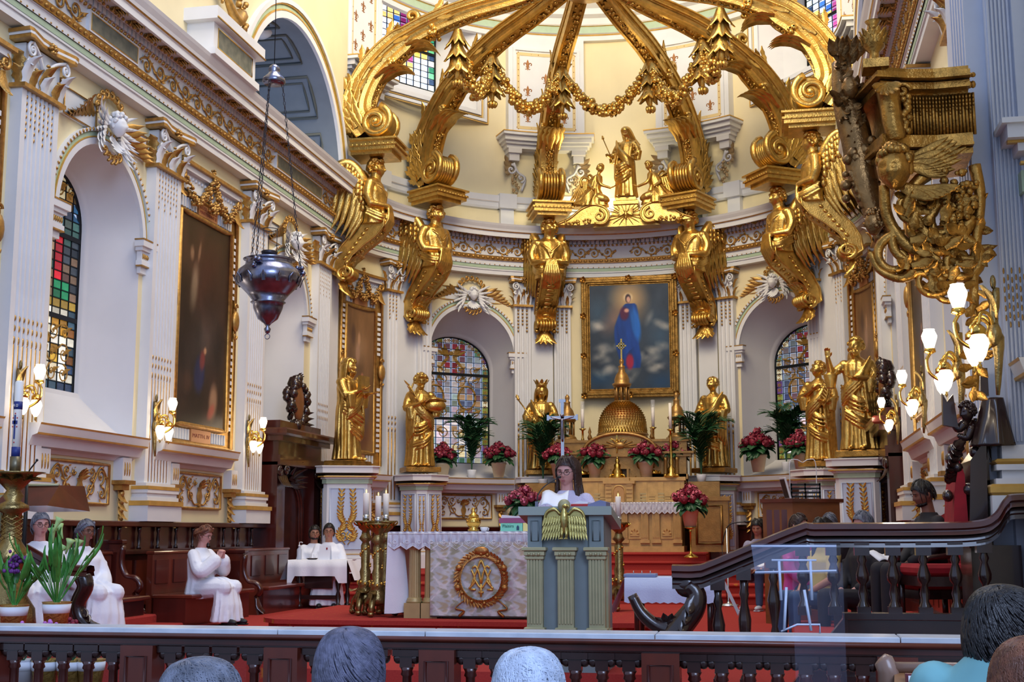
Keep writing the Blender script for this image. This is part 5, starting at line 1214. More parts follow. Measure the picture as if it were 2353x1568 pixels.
# ------------------------------------------------------------------ Virgin statue, its pedestal and two kneeling angels over the cornice
vp = onY(1440, 462, 26.35)
vt = thing('crowning_pedestal', 'gilded flared pedestal with a dove and rays in relief on the cornice centre', 'pedestal', (vp[0], vp[1], 7.5), 0, None, .78)
mb = MB(); prof = [(.9, -.05), (.62, .08), (.42, .24), (.32, .42), (.3, .55)]
mb.prism([(a, b) for a, b in prof] + [(-a, b) for a, b in prof[::-1]], -.22, .2, 1); mb.box(-.34, .34, -.26, .24, .53, .66, b=.02); mb.box(-.27, .27, -.24, .2, .66, .74); mb.obj('base', GOLD, vt)
mb = MB()
for k in range(15): a = PI * (k + .5) / 15; mb.tube([(0, -.24, .26), (.62 * math.cos(a) * (1 if a else 1), -.235, .26 + .3 * math.sin(a) - (.22 if k in (0, 14) else .1 if k in (1, 13) else 0))], [.02, .006], 4)
for k in range(9): a = PI + PI * (k + .5) / 9; mb.tube([(0, -.24, .26), (.55 * math.cos(a), -.235, .26 + .3 * math.sin(a))], [.02, .006], 4)
mb.ell((0, -.27, .27), (.05, .04, .09), 8, 6); mb.ell((0, -.29, .17), (.035, .035, .04), 8, 6)
for g in (-1, 1): 
    for k in range(5): mb.leaf((g * .04, -.27, .3), (g * 1, 0, .9 - .35 * k), (0, -1, 0), .24 - .02 * k, .06, .1, 0, 5)
mb.obj('dove_relief', GOLD, vt)
saintv = statue_fig(1.5, [(-1, (-.27, -.02, 1.14), (-.27, -.26, 1.02), (-.3, -1, .2), (0, 0, 1), .9), (1, (.3, -.02, 1.16), (.26, -.2, 1.04), (.1, -1, -.1), (0, 0, -1), .4)], 'veil', -.3, .5, 0, 6, .02, True, -.02)
st = thing('veiled_statue', 'gilded veiled statue with sceptre standing in the glow on the flared pedestal', 'statue', (vp[0], vp[1] - .02, 8.08), -.2); o = saintv.obj('figure', GOLD, st); remesh(o, .012, 1)
mb = MB(); mb.tube([(-.2, -.34, .8), (-.36, -.4, 1.22)], .012, 6); mb.ell((-.37, -.405, 1.25), .03, 8, 6); mb.leaf((-.37, -.405, 1.26), (-.3, 0, 1), (0, -1, 0), .06, .05, 0, 0, 4); mb.obj('sceptre', GOLD, st)
def kneeling(label, px, g):
    p = onY(px + 8 * g, 525, 26.2); t = thing('kneeling_angel', label, 'statue', (p[0], p[1], 7.52), 0, None, .76); f = MB()
    # lower robe spread on the scroll, torso leaning to the middle (g = +1 looks right)
    robe(f, [(.5, -.05 * g, 0, .5, .26), (.68, -.02 * g, 0, .42, .25), (.86, .02 * g, 0, .28, .2), (1.02, .06 * g, -.02, .18, .15), (1.22, .12 * g, -.03, .19, .15), (1.36, .17 * g, -.04, .14, .11), (1.42, .2 * g, -.04, .06, .06)], 60, 44, .12, 9, 5 + g, .3)
    f.ell((.28 * g, -.1, .72), (.26, .15, .13), 10, 8, rotm('Y', .35 * g)); limb(f, [(.2 * g, -.04, 1.4), (.23 * g, -.05, 1.48)], [.05, .05]); put_head(f, head('curly', 5, 1.1), (.27 * g, -.06, 1.58), .9 * g, .35)
    limb(f, [(.22 * g, -.16, 1.3), (.3 * g, -.24, 1.08), (.55 * g, -.2, .98)], [.06, .05, .035]); hand(f, (.56 * g, -.2, .98), (g, -.1, .3), (0, 0, 1), 1.1, .2, g); limb(f, [(.05 * g, .05, 1.3), (-.05 * g, -.12, 1.1), (.1 * g, -.25, .95)], [.06, .05, .035])
    for k in range(6): f.tube(spline([(.1 * g, -.2, 1.0 - .03 * k), (-.1 * g, -.27, .8 - .05 * k), (-.4 * g - .02 * k, -.16, .58)], 10), .024, 5)
    o = f.obj('figure', GOLD, t); remesh(o, .014, 1)
    w = MB(); wing(w, (-.02 * g, .1, 1.3), (-.75 * g, .1, -.65), (-.5 * g, .2, .8), .8, .42, 3); wing(w, (.05 * g, .16, 1.35), (-.3 * g, .3, -.2), (-.2 * g, .2, 1), .6, .4, 3); w.obj('wings', GOLD, t)
    s = MB(); pr = spline([(-.95 * g, .02), (-.6 * g, .16), (-.25 * g, .42), (.1 * g, .52), (.42 * g, .4), (.5 * g, .16), (.36 * g, -.02), (.1 * g, .0)], 30)
    s.prism([(a, b) for a, b in pr] + [(-.3 * g, -.04)], -.2, .2, 1); P3 = np.stack([pr[:, 0], np.full(30, -.2), pr[:, 1]], 1); s.tube(P3, .035, 6)
    sp = spiral((.24 * g, .2), .17, 1.4, PI / 2, -g, 24); s.tube(np.stack([sp[:, 0], np.full(24, -.23), sp[:, 1]], 1), np.linspace(.04, .02, 24), 6)
    for k in range(26): s.ell((rnd.uniform(-.7, .0) * g, -.24, rnd.uniform(-.02, .12)), rnd.uniform(.025, .05), 6, 4)
    s.obj('scroll_base', GOLD, t)
kneeling('gilded kneeling angel on a scroll left of the veiled statue', 1352, 1); kneeling('gilded kneeling angel on a scroll right of the veiled statue', 1524, -1)
# ------------------------------------------------------------------ carpet, floors, steps, wainscot
def carpet_mat():
    m = bpy.data.materials.new('red_carpet'); m.use_nodes = True; nt = m.node_tree; N = nt.nodes; L = nt.links; b = N['Principled BSDF']; b.inputs['Roughness'].default_value = .95; b.inputs['Specular IOR Level'].default_value = .1
    tc = N.new('ShaderNodeTexCoord'); mp = N.new('ShaderNodeMapping'); mp.inputs['Scale'].default_value = (5, 5, 5); mp.inputs['Location'].default_value = (0, .5, .45); L.new(tc.outputs['Object'], mp.inputs[0])
    vo = N.new('ShaderNodeTexVoronoi'); vo.inputs['Randomness'].default_value = 0; vo.inputs['Scale'].default_value = 1; L.new(mp.outputs[0], vo.inputs['Vector'])
    nz = N.new('ShaderNodeTexNoise'); nz.inputs['Scale'].default_value = 5; nz.inputs['Detail'].default_value = 2; L.new(mp.outputs[0], nz.inputs['Vector'])
    ad = N.new('ShaderNodeMath'); ad.operation = 'MULTIPLY_ADD'; L.new(nz.outputs['Fac'], ad.inputs[0]); ad.inputs[1].default_value = .5; L.new(vo.outputs['Distance'], ad.inputs[2])
    lt = N.new('ShaderNodeMath'); lt.operation = 'LESS_THAN'; L.new(ad.outputs[0], lt.inputs[0]); lt.inputs[1].default_value = .44
    n2 = N.new('ShaderNodeTexNoise'); n2.inputs['Scale'].default_value = 14; L.new(mp.outputs[0], n2.inputs['Vector'])
    m1 = N.new('ShaderNodeMix'); m1.data_type = 'RGBA'; L.new(n2.outputs['Fac'], m1.inputs[0]); m1.inputs[6].default_value = tuple(lin((146, 46, 44))) + (1,); m1.inputs[7].default_value = tuple(lin((178, 66, 58))) + (1,)
    m2 = N.new('ShaderNodeMix'); m2.data_type = 'RGBA'; mu = N.new('ShaderNodeMath'); mu.operation = 'MULTIPLY'; L.new(lt.outputs[0], mu.inputs[0]); mu.inputs[1].default_value = .55; L.new(mu.outputs[0], m2.inputs[0]); L.new(m1.outputs[2], m2.inputs[6]); m2.inputs[7].default_value = tuple(lin((190, 130, 50))) + (1,); L.new(m2.outputs[2], b.inputs['Base Color'])
    return m
CARPET = carpet_mat()
def struct(nm, m, fn, b=0): mb = MB(); fn(mb); o = mb.obj(nm, m); o['kind'] = 'structure'; return o
struct('floor', CARPET, lambda m: m.box(-8.3, 2.3, 10.4, 28, -.12, 0))
struct('floor_nave', mat('grey_stone_tiles', (110, 104, 104), .5, c2=(86, 82, 84), scale=3), lambda m: m.box(-9, 6, -6, 10.4, -.6, -.45))
for i, a in enumerate(((-8.2, 2.2, 9.95, 10.4, -.45, -.15), (-8.2, 2.2, 9.5, 9.95, -.45, -.3))): struct('floor_step', CARPET, lambda m: m.box(*a))
for a in ((-8.1, 2.1, 20.6, 28, 0, .15), (-8.1, 2.1, 21.1, 28, .15, .3), (-8.1, 2.1, 21.6, 28, .3, .45), (-5.4, -.9, 23.6, 27.2, .45, .6), (-5.1, -1.2, 24.0, 27.2, .6, .75)):
    struct('floor_step', CARPET, lambda m: (m.box(a[0], a[1], a[2] + .03, a[3], a[4], a[5] - .04), m.box(a[0], a[1], a[2], a[3], a[5] - .045, a[5], b=.015)))
apt = struct('floor_platform', CARPET, lambda m: (m.prism([(-5.75, 16.9), (-5.75, 14.35), (-5.55, 14.12), (-5.2, 14.06), (-1.75, 14.06), (-1.4, 14.12), (-1.2, 14.35), (-1.2, 16.9)], 0, .1, 2), m.prism([(-5.8, 16.95), (-5.8, 14.32), (-5.57, 14.07), (-5.2, 14.01), (-1.75, 14.01), (-1.38, 14.07), (-1.15, 14.32), (-1.15, 16.95)], .1, .15, 2)))
struct('floor_dais', CARPET, lambda m: (m.box(-8.1, -7.35, 9.5, 15.3, 0, .15, b=.02), m.box(-8.1, -7.0, 9.5, 15.55, 0, .05, b=.015)))
struct('floor_block', CARPET, lambda m: m.box(-.9, 3.5, 8.9, 10.4, -.45, .05))
# wainscot along both walls
def wains(name, x, s, y0, y1):
    mb = MB(); mb.box(*sorted((x, x + s * .06)), y0, y1, 0, 1.2); mb.box(*sorted((x, x + s * .16)), y0, y1, 1.2, 1.27, b=.01); mb.box(*sorted((x, x + s * .12)), y0, y1, .86, .92); mb.box(*sorted((x, x + s * .1)), y0, y1, 0, .14)
    o = mb.obj(name, WOOD); o['kind'] = 'structure'; p = MB(); p.box(-.02, 0, -.2, .2, -.28, .28); p.box(-.01, .03, -.2, .2, -.28, -.23); me = p.mesh('panel', WOODM)
    q = MB(); q.lathe([(.03, 0), (.03, .03), (.015, .05), (.028, .12), (.018, .2), (.03, .24), (.03, .28)], 8); me2 = q.mesh('turned_spindle', EBONY); k = int((y1 - y0) / .5)
    for i in range(k): inst('panel', me, o, trm(x + s * .075, y0 + (i + .5) * (y1 - y0) / k, .5)); inst('turned_spindle', me2, o, trm(x + s * .1, y0 + (i + .1) * (y1 - y0) / k, .92))
wains('baseboard_left', -8.0, 1, 9, 19.4); wains('baseboard_left_far', -8.0, 1, 21.6, 22.4); wains('baseboard_right', 2.0, -1, 9, 22.4)
mb = MB(); us = urange(ua(178), ua(2)); mb.strip([(.45, .05), (1.16, .05), (1.18, .1), (1.24, .12), (1.26, 0)], us).map(M); mb.obj('baseboard_back', WOOD)['kind'] = 'structure'
# right hand crossing pillar with fluted pilaster, base and impost
def pillar():
    y0 = 9.8; x0, x1, y1 = onY(2234, 300, y0)[0], 4.6, 10.9; mb = MB(); mb.box(x0 + .14, x1, y0, y1, -.4, 8); mb.box(x0 + .32, x1, y0 - .06, y0, 1.8, 8); mb.box(x0, x0 + .14, y0 + .1, y1 - .1, -.4, 8)
    for i in range(5): mb.box(x0 - .01, x0 + .03, y0 + .16 + .13 * i, y0 + .22 + .13 * i, 1.9, 8)
    for i in range(6): mb.box(x0 + .15 + .028 * i, x0 + .165 + .028 * i, y0 - .018, y0, 1.75, 8)
    o = mb.obj('trim_pillar', mat('cool_white_plaster', (206, 212, 226), .6, var=.02)); o['kind'] = 'structure'; g = MB()
    b = MB()
    for z0, z1, e in ((1.2, 1.36, .14), (1.44, 1.48, .1), (1.48, 1.54, .05), (1.54, 1.58, .09), (1.62, 1.72, .04)): b.box(x0 - e + .1, x1, y0 - e - .06, y0 + .5, z0, z1)
    b.obj('base', WHITE, o)
    for z0, z1, e in ((1.36, 1.44, .15), (1.58, 1.62, .1)): g.box(x0 - e + .1, x1, y0 - e - .06, y0 + .5, z0, z1, b=.02)
    b = MB()
    for z0, z1, e in ((3.72, 3.76, .1), (3.76, 3.84, .06), (3.84, 3.92, .18), (3.92, 4.02, .26), (4.02, 4.06, .3)): b.box(x0 + .45 - e, x1, y0 - .06 - e, y0 + .2, z0, z1)
    b.obj('impost', WHITE, o); gr = MB(); gr.box(x0 + .3, x1, y0 - .14, y0, 3.56, 3.72); gr.obj('green_band', GREEN, o)
    for z in (3.74, 3.9, 4.0): g.box(x0 + .28 if z < 3.8 else x0 + .2, x1, y0 - .25, y0 - .2, z, z + .02)
    for x in (x0 + .42, x0 + .62): g.box(x, x + .018, y0 - .075, y0 - .06, 4.1, 8)
    g.obj('gold_band', GOLDW, o); gr = MB(); gr.box(x0 + .5, x0 + .56, y0 - .075, y0 - .06, 4.1, 8); gr.obj('green_band', GREEN, o)
    d = MB(); 
    for i in range(6):
        for k in range(6): d.ell((x0 + .158 + .028 * i, y0 - .02, 3.0 - .07 * k - .05 * (i % 2)), (.008, .008, .025), 5, 4)
    d.obj('gilded_beads', GOLDP, o)
pillar()
def turned(prof, n=12, sq=None):
    mb = MB(); mb.lathe(prof, n); return mb
# ------------------------------------------------------------------ left choir stalls and doorway
def bench_end(x0, x1, y, zb, label):
    t = thing('choir_bench_end', label, 'bench end', (x0, y, zb)); w = x1 - x0; mb = MB()
    pr = [(0, 0), (0, .84), (w * .62, .84), (w * .66, .7), (w * .64, .58), (w * .72, .46), (w * .88, .42), (w * 1.0, .38), (w * 1.02, .3), (w * .92, .25), (w * .96, .1), (w * 1.02, 0)]
    mb.prism(pr, -.04, .04, 1); mb.obj('panel', WOODM, t)
    c = MB(); c.box(-.02, w * .68, -.06, .06, .84, .89, b=.01); c.tube(spline([(w * .64, 0, .82), (w * .62, 0, .6), (w * .74, 0, .45), (w * .95, 0, .42), (w * 1.05, 0, .34), (w * .98, 0, .27)], 22), .045, 8); c.obj('scroll_arm', WOOD, t)
    l = MB(); [l.leaf((w * 1.0, q * .02, .26 - .03 * abs(q)), (.2, 0, -1), (1, q * .4, 0), .24, .08, .25, 3, 6) for q in (-1, 0, 1)]; l.box(w * .1, w * .55, -.045, -.035, .1, .74); l.obj('carved_leaf', WOOD, t)
def choir_bench(y0, y1, label, x=-7.0):
    t = thing('choir_bench', label, 'bench', (x, (y0 + y1) / 2, 0)); L = (y1 - y0) / 2; mb = MB(); mb.box(-.42, .1, -L, L, .33, .38, b=.012); mb.obj('seat', WOODM, t); mb = MB(); mb.box(-.4, .02, -L, L, 0, .33); mb.obj('front_board', WOOD, t)
    mb = MB(); mb.box(-.5, -.43, -L, L, .15, .86); mb.box(-.52, -.41, -L, L, .86, .9, b=.01); mb.obj('backrest', WOODM, t)
    p = MB(); p.box(-.43, -.415, -.17, .17, .5, .8, b=.006); me = p.mesh('panel', WOOD); n = max(1, int(2 * L / .45))
    for i in range(n): inst('panel', me, t, trm(0, -L + (i + .5) * 2 * L / n, 0), False)
choir_bench(14.75, 16.7, 'dark wooden choir bench where the praying woman in white sits'); choir_bench(12.0, 14.55, 'dark wooden choir bench at the left where the two robed servers sit', -7.44); choir_bench(17.2, 19.3, 'dark wooden choir bench behind the credenza table')
for px, w, y, zb, lb in ((214, .6, 14.65, .15, 'dark wooden bench end with scroll arm left of the praying woman'), (448, .6, 16.8, 0, 'dark wooden bench end with scroll arm half hidden behind the praying woman'), (505, .58, 17.1, 0, 'dark wooden bench end with scroll arm right of the praying woman')):
    p = onY(px, 1300, y); bench_end(p[0], p[0] + w, y, zb, lb)
def doorway(x, s, y, label):
    t = thing('carved_doorway', label, 'doorway', (x, y, 0)); R = lambda m: m.map(lambda v: v * np.array([s, 1, 1]))
    f = MB(); [f.box(0, .3, g - .17, g + .17, 0, 2.25) for g in (-.85, .85)]; f.box(0, .34, -1.02, 1.02, 2.2, 2.36); f.box(0, .3, -1.0, 1.0, 2.36, 2.58); f.box(0, .42, -1.12, 1.12, 2.58, 2.66); f.box(0, .52, -1.22, 1.22, 2.66, 2.78, b=.03); f.box(0, .3, -.95, .95, 2.78, 2.92); R(f).obj('frame', WOOD, t)
    d = MB(); d.box(0, .1, -.7, .7, 0, 2.2); 
    A = arch_pts(0, .55, 1.45, .02, 16); d.tube([(.12, a, b) for a, b in A], .05, 6); d.tube([(.11, a * .86, b * .98) for a, b in A], .03, 6); R(d).obj('door', mat('deep_oak', (62, 26, 20), .3, var=.3, coat=.5), t)
    c = MB()
    for g in (-.85, .85): 
        for k in (-1, 1): sp = spiral((0, 0), .09, 1.4, 0, k, 16); c.tube(np.stack([np.full(16, .33), g + k * .14 + sp[:, 0], 2.12 + sp[:, 1]], 1), .03, 5)
        for k in range(4): c.leaf((.31, g + (k - 1.5) * .09, 2.1), (.2, 0, -1), (1, 0, 0), .3, .1, .3, 3, 6)
    for k in range(9): c.leaf((.13, 0, 1.95), (.1, math.cos(PI * k / 8), math.sin(PI * k / 8) * .6 - .2), (1, 0, 0), .42, .12, .3, 3, 6)
    R(c).obj('carved_capitals', EBONY, t); c = MB(); rr = random.Random(4)
    for i in range(90): a = rr.uniform(0, 2 * PI); c.ell((.2 + rr.uniform(-.06, .08), .27 * math.cos(a) * rr.uniform(.9, 1.25), 3.28 + .36 * math.sin(a) * rr.uniform(.9, 1.2)), rr.uniform(.05, .09), 6, 4)
    for k in range(5): c.leaf((.2, 0, 3.6), (.1, (k - 2) * .4, 1), (1, 0, 0), .22, .1, .3, 3, 6)
    for g in (-1, 1): [c.leaf((.2, g * .2, 2.95 + .05 * k), (.1, g, .2 * k), (1, 0, 0), .35, .12, .3, 3, 6) for k in range(3)]
    R(c).obj('carved_wreath', EBONY, t); o = MB(); o.ell((.24, 0, 3.28), (.07, .21, .31), 16, 10); R(o).obj('oval_medallion', OAK, t)
doorway(-7.98, 1, 20.4, 'dark carved wooden doorway with oval medallion on the left wall'); doorway(1.98, -1, 20.4, 'dark carved wooden doorway seen edge on on the right wall')
# ------------------------------------------------------------------ wall sconces, three glass shades each
def sconce_proto():
    t = thing('wall_sconce', '', 'wall lamp', (0, 0, 0)); b = MB()   # local +X away from the wall
    b.tube(spline([(.02, 0, .32), (.05, 0, .1), (.03, 0, -.1), (.05, 0, -.4)], 12), [.02, .03, .035, .03, .03, .035, .05, .04, .03, .025, .02, .012], 8); b.ell((.05, 0, 0), (.05, .07, .09), 10, 8); b.ell((.04, 0, .36), (.02, .02, .05), 8, 6); b.leaf((.04, 0, .1), (.1, 0, 1), (1, 0, 0), .26, .12, .2, 3, 6); b.obj('backplate', BRONZE, t)
    a = MB(); 
    a.tube(spline([(.05, 0, -.05), (.14, 0, -.1), (.27, 0, -.03), (.3, 0, .08), (.27, 0, .15)], 18), .014, 6); sp = spiral((.13, .05), .07, 1.3, 0, 1, 18); a.tube(np.stack([sp[:, 0], 0 * sp[:, 0], sp[:, 1]], 1), .012, 6)
    for g in (-1, 1): a.tube(spline([(.05, 0, 0), (.08, g * .05, .12), (.14, g * .1, .14), (.17, g * .12, .05)], 14), .012, 6)
    a.lathe([(.01, 0), (.05, .02), (.045, .05)], 12, (.27, 0, .14))
    for g in (-1, 1): a.lathe([(.05, -.01), (.05, .03), (.02, .06)], 12, (.17, g * .12, .0)); a.lathe([(0, -.24), (.014, -.215), (.006, -.2), (.016, -.185)], 8, (.17, g * .12, 0))
    a.obj('arms', BRASS, t)
    sh = MB(); sh.lathe([(.034, 0), (.062, .085), (.065, .11), (.045, .155), (.048, .165), (.04, .166)], 8, smooth=False); me = sh.mesh('glass_shade', SHADE)
    dn = MB(); dn.lathe([(.015, -.19), (.042, -.15), (.066, -.07), (.06, -.04), (.036, 0)], 8, smooth=False); me2 = dn.mesh('glass_shade', SHADE)
    inst('glass_shade', me, t, trm(.27, 0, .19), False); inst('glass_shade', me2, t, trm(.17, -.12, 0), False); inst('glass_shade', me2, t, trm(.17, .12, 0), False); return t
sc0 = sconce_proto()
def _sc(px, py, X, r, s, lb): p = onX(px, py, X + .27 * s * math.cos(r)); return (X, p[1], p[2] - .3 * s, r, s, lb)
SL = [_sc(92, 850, -7.86, 0, 1, 'brass wall lamp with three glowing shades nearest the left edge'), _sc(397, 925, -7.86, 0, 1, 'brass wall lamp with three glowing shades left of the tall dark painting foot'), _sc(605, 968, -7.86, 0, 1, 'brass wall lamp with three glowing shades beside the carved doorway'),
      _sc(2200, 672, 1.54, PI, 1.0, 'brass wall lamp with glowing shades nearest, under the carved gilt canopy'), _sc(2135, 772, 1.62, PI, 1.0, 'brass wall lamp with glowing shades, second along the right wall'), _sc(2072, 862, 1.75, PI, .95, 'brass wall lamp with glowing shades, third along the right wall'), _sc(2025, 922, 1.84, PI, .9, 'brass wall lamp with glowing shades, farthest on the right wall by the raised hand statue')]
for i, (x, y, z, r, s, lb) in enumerate(SL):
    if i == 0: sc0.location = (x, y, z); sc0['label'] = lb; sc0.scale = (s,) * 3
    else: copy_tree(sc0, None, (x, y, z), r, lb, s)
    point('sconce_bulb', (x + .4 * math.cos(r), y, z + .05), 8, (1.0, .82, .56), .12)
# ------------------------------------------------------------------ hanging silver sanctuary lamp
lp = onY(616, 700, 12.5); lamp = thing('sanctuary_lamp', 'large silver hanging sanctuary lamp on three chains before the left wall', 'hanging lamp', (lp[0], 12.5, 3.2), 0, None, .8)
mb = MB(); mb.lathe([(0, -.04), (.03, -.02), (.045, .03), (.02, .06), (.05, .1), (.13, .16), (.19, .3), (.2, .36), (.23, .38), (.2, .4), (.28, .5), (.4, .62), (.43, .7), (.4, .8), (.31, .87), (.3, .93), (.34, .95), (.31, .96), (.27, .9)], 40); mb.tube([(.035 * math.cos(a), 0, -.07 + .035 * math.sin(a)) for a in np.linspace(0, 2 * PI, 14)], .006, 5); mb.obj('bowl', SILVER, lamp)
for k in range(3):
    a = .5 + k * 2 * PI / 3; mb = MB()
    for q in range(14): mb.ell((.4 * math.cos(a) + rnd.uniform(-.05, .05), .4 * math.sin(a) + rnd.uniform(-.05, .05), .82 + rnd.uniform(-.06, .07)), rnd.uniform(.02, .04), 6, 4)
    mb.obj('cherub_mount', SILVER, lamp)
mb = MB()
for i in range(14): t = 2 * PI * i / 14; mb.leaf((.41 * math.cos(t), .41 * math.sin(t), .6), (.3 * math.cos(t), .3 * math.sin(t), 1), (math.cos(t), math.sin(t), 0), .14, .07, .1, 2, 5)
mb.obj('leaf_relief', SILVER, lamp)['kind'] = 'stuff'
mb = MB(); zt = 3.36; mb.lathe([(.13, zt), (.155, zt + .03), (.145, zt + .08), (.08, zt + .14), (.065, zt + .18), (.08, zt + .2), (.06, zt + .25), (.02, zt + .28), (0, zt + .28)], 28); mb.obj('top_cap', SILVER, lamp)
mb = MB(); mb.tube([(0, 0, zt + .26), (0, 0, 8.5)], .006, 5); mb.obj('hanging_rod', BLACK, lamp)
ln = MB(); ln.tube([(.014 * math.cos(a), 0, .03 * math.sin(a)) for a in np.linspace(0, 2 * PI, 9)[:-1]], .005, 4, closed=True)
for k in range(3):
    a = .5 + k * 2 * PI / 3; ch = MB(); n = 42; p0 = np.array((.41 * math.cos(a), .41 * math.sin(a), .88)); p1 = np.array((.11 * math.cos(a), .14 * math.sin(a), zt + .02)); d = (p1 - p0) / np.linalg.norm(p1 - p0); xx = np.cross(d, (0, 1, .1)); xx /= np.linalg.norm(xx)
    for i in range(n): ch.join(ln, frame(lerp(p0, p1, (i + .5) / n), *((xx, np.cross(d, xx), d) if i % 2 else (np.cross(d, xx), -xx, d))))
    ch.obj('chain', mat('dark_iron', (60, 58, 66), .4, .8), lamp)
mb = MB(); [mb.tube([(.1 * math.cos(a), .1 * math.sin(a), z) for a in np.linspace(0, 2 * PI, 20)], .006, 5) for z in (1.05, 1.36)]; [mb.tube([(.1 * math.cos(a), .1 * math.sin(a), 1.05), (.1 * math.cos(a), .1 * math.sin(a), 1.36)], .005, 4) for a in (0, 2.1, 4.2)]; mb.lathe([(0, 1.0), (.1, 1.02), (.11, 1.06), (.09, 1.07)], 16); mb.obj('glass_holder', mat('dark_iron', (60, 58, 66)), lamp)
# ------------------------------------------------------------------ altar
AY = 14.45
def ax(px): return onY(px, 1300, AY)[0]
aL, aR = ax(897), ax(1322); ac = (aL + aR) / 2
alt = thing('altar_table', 'altar table with fluted twin columns and floral brocade frontal with gilt monogram wreath', 'altar', (ac, AY, .15))
hw = (aR - aL) / 2
mb = MB(); mb.box(-hw, hw, 0, 1.1, .9, .97); mb.obj('table_top', GOLDW, alt)
mb = MB(); mb.box(-hw + .6, hw - .6, .12, 1.0, 0, .9); mb.obj('core', mat('stone_beige', (168, 150, 116), .6), alt)
CG = mat('pale_gold_stone', (186, 162, 112), .45, .35, var=.06)
for sx in (-1, 1):
    for kx in (0, 1):
        c = MB(); x = sx * (hw - .26 - .19 * kx); n = 48; prof = [(.072, .2), (.07, .3), (.066, .74), (.066, .78)]
        th = np.arange(n) * 2 * PI / n; fl = 1 - .07 * (np.sin(th * 12) > .2); V = np.array([[(x + r * f * math.cos(t), .12 + r * f * math.sin(t), z) for t, f in zip(th, fl)] for r, z in prof]); c.add(V.reshape(-1, 3), [(i * n + j, i * n + (j + 1) % n, (i + 1) * n + (j + 1) % n, (i + 1) * n + j) for i in range(3) for j in range(n)], False)
        c.lathe([(.095, .17), (.1, .19), (.085, .2), (.09, .215), (.075, .23)], 20, (x, .12, 0)); c.box(x - .1, x + .1, .02, .22, .0, .17); c.lathe([(.068, .77), (.08, .78), (.07, .8), (.088, .83), (.1, .86)], 20, (x, .12, 0)); c.box(x - .1, x + .1, .02, .22, .86, .9); c.obj('fluted_column', CG, alt)
def lace_cloth(name, par, x0, x1, y, z, drop, n, amp, m, mtl, yaxis=0, back=1.0):
    mb = MB(); xs = np.linspace(x0, x1, n * 12 + 1); ph = (np.arange(len(xs)) % 12) / 12.0; low = z - drop - amp * (1 - np.abs(2 * ph - 1)) ; yy = y + .012 * np.sin(np.arange(len(xs)) * .9)
    G = np.array([[(x, y + back, z + .004), (x, y, z + .004), (x, yq, z - .02), (x, yq, (z + l) / 2), (x, yq, l)] for x, yq, l in zip(xs, yy, low)]); mb.sheet(G, False); o = mb.obj(name, mtl, par)
    lc = MB()
    for i in range(n):
        a = lerp(x0, x1, i / n); b = lerp(x0, x1, (i + 1) / n); c = (a + b) / 2; w = b - a
        for xq in (a, a + w * .12, b - w * .12): lc.tube([(xq, y - .012, z - .01), (xq, y - .012, z - drop * .8)], .0035, 3)
        lc.tube([(a, y - .012, z - drop * .8), (a, y - .012, z - drop), (c, y - .012, z - drop - amp), (b, y - .012, z - drop)], .006, 3); lc.tube([(a + w * .15, y - .012, z - drop * .72), (c, y - .012, z - drop * 1.05), (b - w * .15, y - .012, z - drop * .72), (c, y - .012, z - drop * .5), (a + w * .15, y - .012, z - drop * .72)], .004, 3)
        lc.tube([(c + .02 * math.cos(t), y - .012, z - drop * .75 + .02 * math.sin(t)) for t in np.linspace(0, 2 * PI, 7)], .004, 3)
    lc.tube([(x0, y - .012, z - .02), (x1, y - .012, z - .02)], .005, 3); lo = lc.obj('lace_pattern', LINEN, o if par is None else o); lo['kind'] = 'stuff'; return o
SHEER = mat('sheer_lace_cloth', (214, 216, 228), .85, bump=.1, bscale=80)
cl = lace_cloth('altar_cloth', None, aL - .02, aR + .02, AY - .015, 1.125, .155, 15, .045, 0, SHEER, back=1.13); tag(cl, 'white lace edged cloth covering the altar table', 'altar cloth')
sd = MB(); G = []
for i, z in enumerate(np.linspace(1.12, .2, 9)):
    q = i / 8; G.append([(aL - .03 - .03 * q + .012 * math.sin(k * 1.6 + i * .2) * q, AY + lerp(-.02 + .0 * q, 1.08 + .1 * q, k / 10) + .03 * q * math.sin(k), z) for k in range(11)])
sd.sheet(np.array(G)); sd.sheet(np.array([[(aL - .03 + .0 * i, AY - .02, 1.12), (aL + .22 - .16 * (i / 8), AY - .022, 1.12)] for i in range(2)]) if False else np.array([[(aL - .03 - .03 * q, AY - .02, lerp(1.12, .2, q)), (aL + .1 - .05 * q, AY + .02, lerp(1.12, .2, q)), (aL + .1 + .1 * q, AY + .16, lerp(1.12, .22, q))] for q in np.linspace(0, 1, 8)])); sd.obj('side_drop', LINEN, cl)
fL, fR = ax(990), ax(1228)
def brocade(s, t):
    S, T = s * 4, t * 2.6; c = np.array([204, 206, 206.]) + 0 * s[..., None]; n = fbm(s, t, 14, 2)[..., None]; c = c * (.85 + .25 * n)
    o = np.abs(np.sin(PI * S)) - np.abs(np.cos(PI * T)); v = (np.cos(2 * PI * S) * np.cos(2 * PI * T + 1) + .6 * np.cos(4 * PI * S + 2 * np.sin(4 * PI * T)) * np.cos(6 * PI * T))[..., None] + fbm(s, t, 16, 4)[..., None] * 1.2 - .6
    c = mixc(c, (np.abs(o) < .1)[..., None] * .8, (226, 222, 222)); c = mixc(c, np.clip(v * 2 - .5, 0, 1) * .55, (176, 150, 100)); c = mixc(c, np.clip(-v * 2 - .7, 0, 1) * .6, (140, 136, 96)); c = mixc(c, np.clip(fbm(s, t, 9, 8)[..., None] * 4 - 2.2, 0, 1) * .6, (150, 112, 128)); return c
fr = MB(); fr.box(fL - ac, fR - ac, -.02, .02, .02, .84); fr.obj('frontal_board', mat('dark_board', (60, 48, 44), .6), alt)
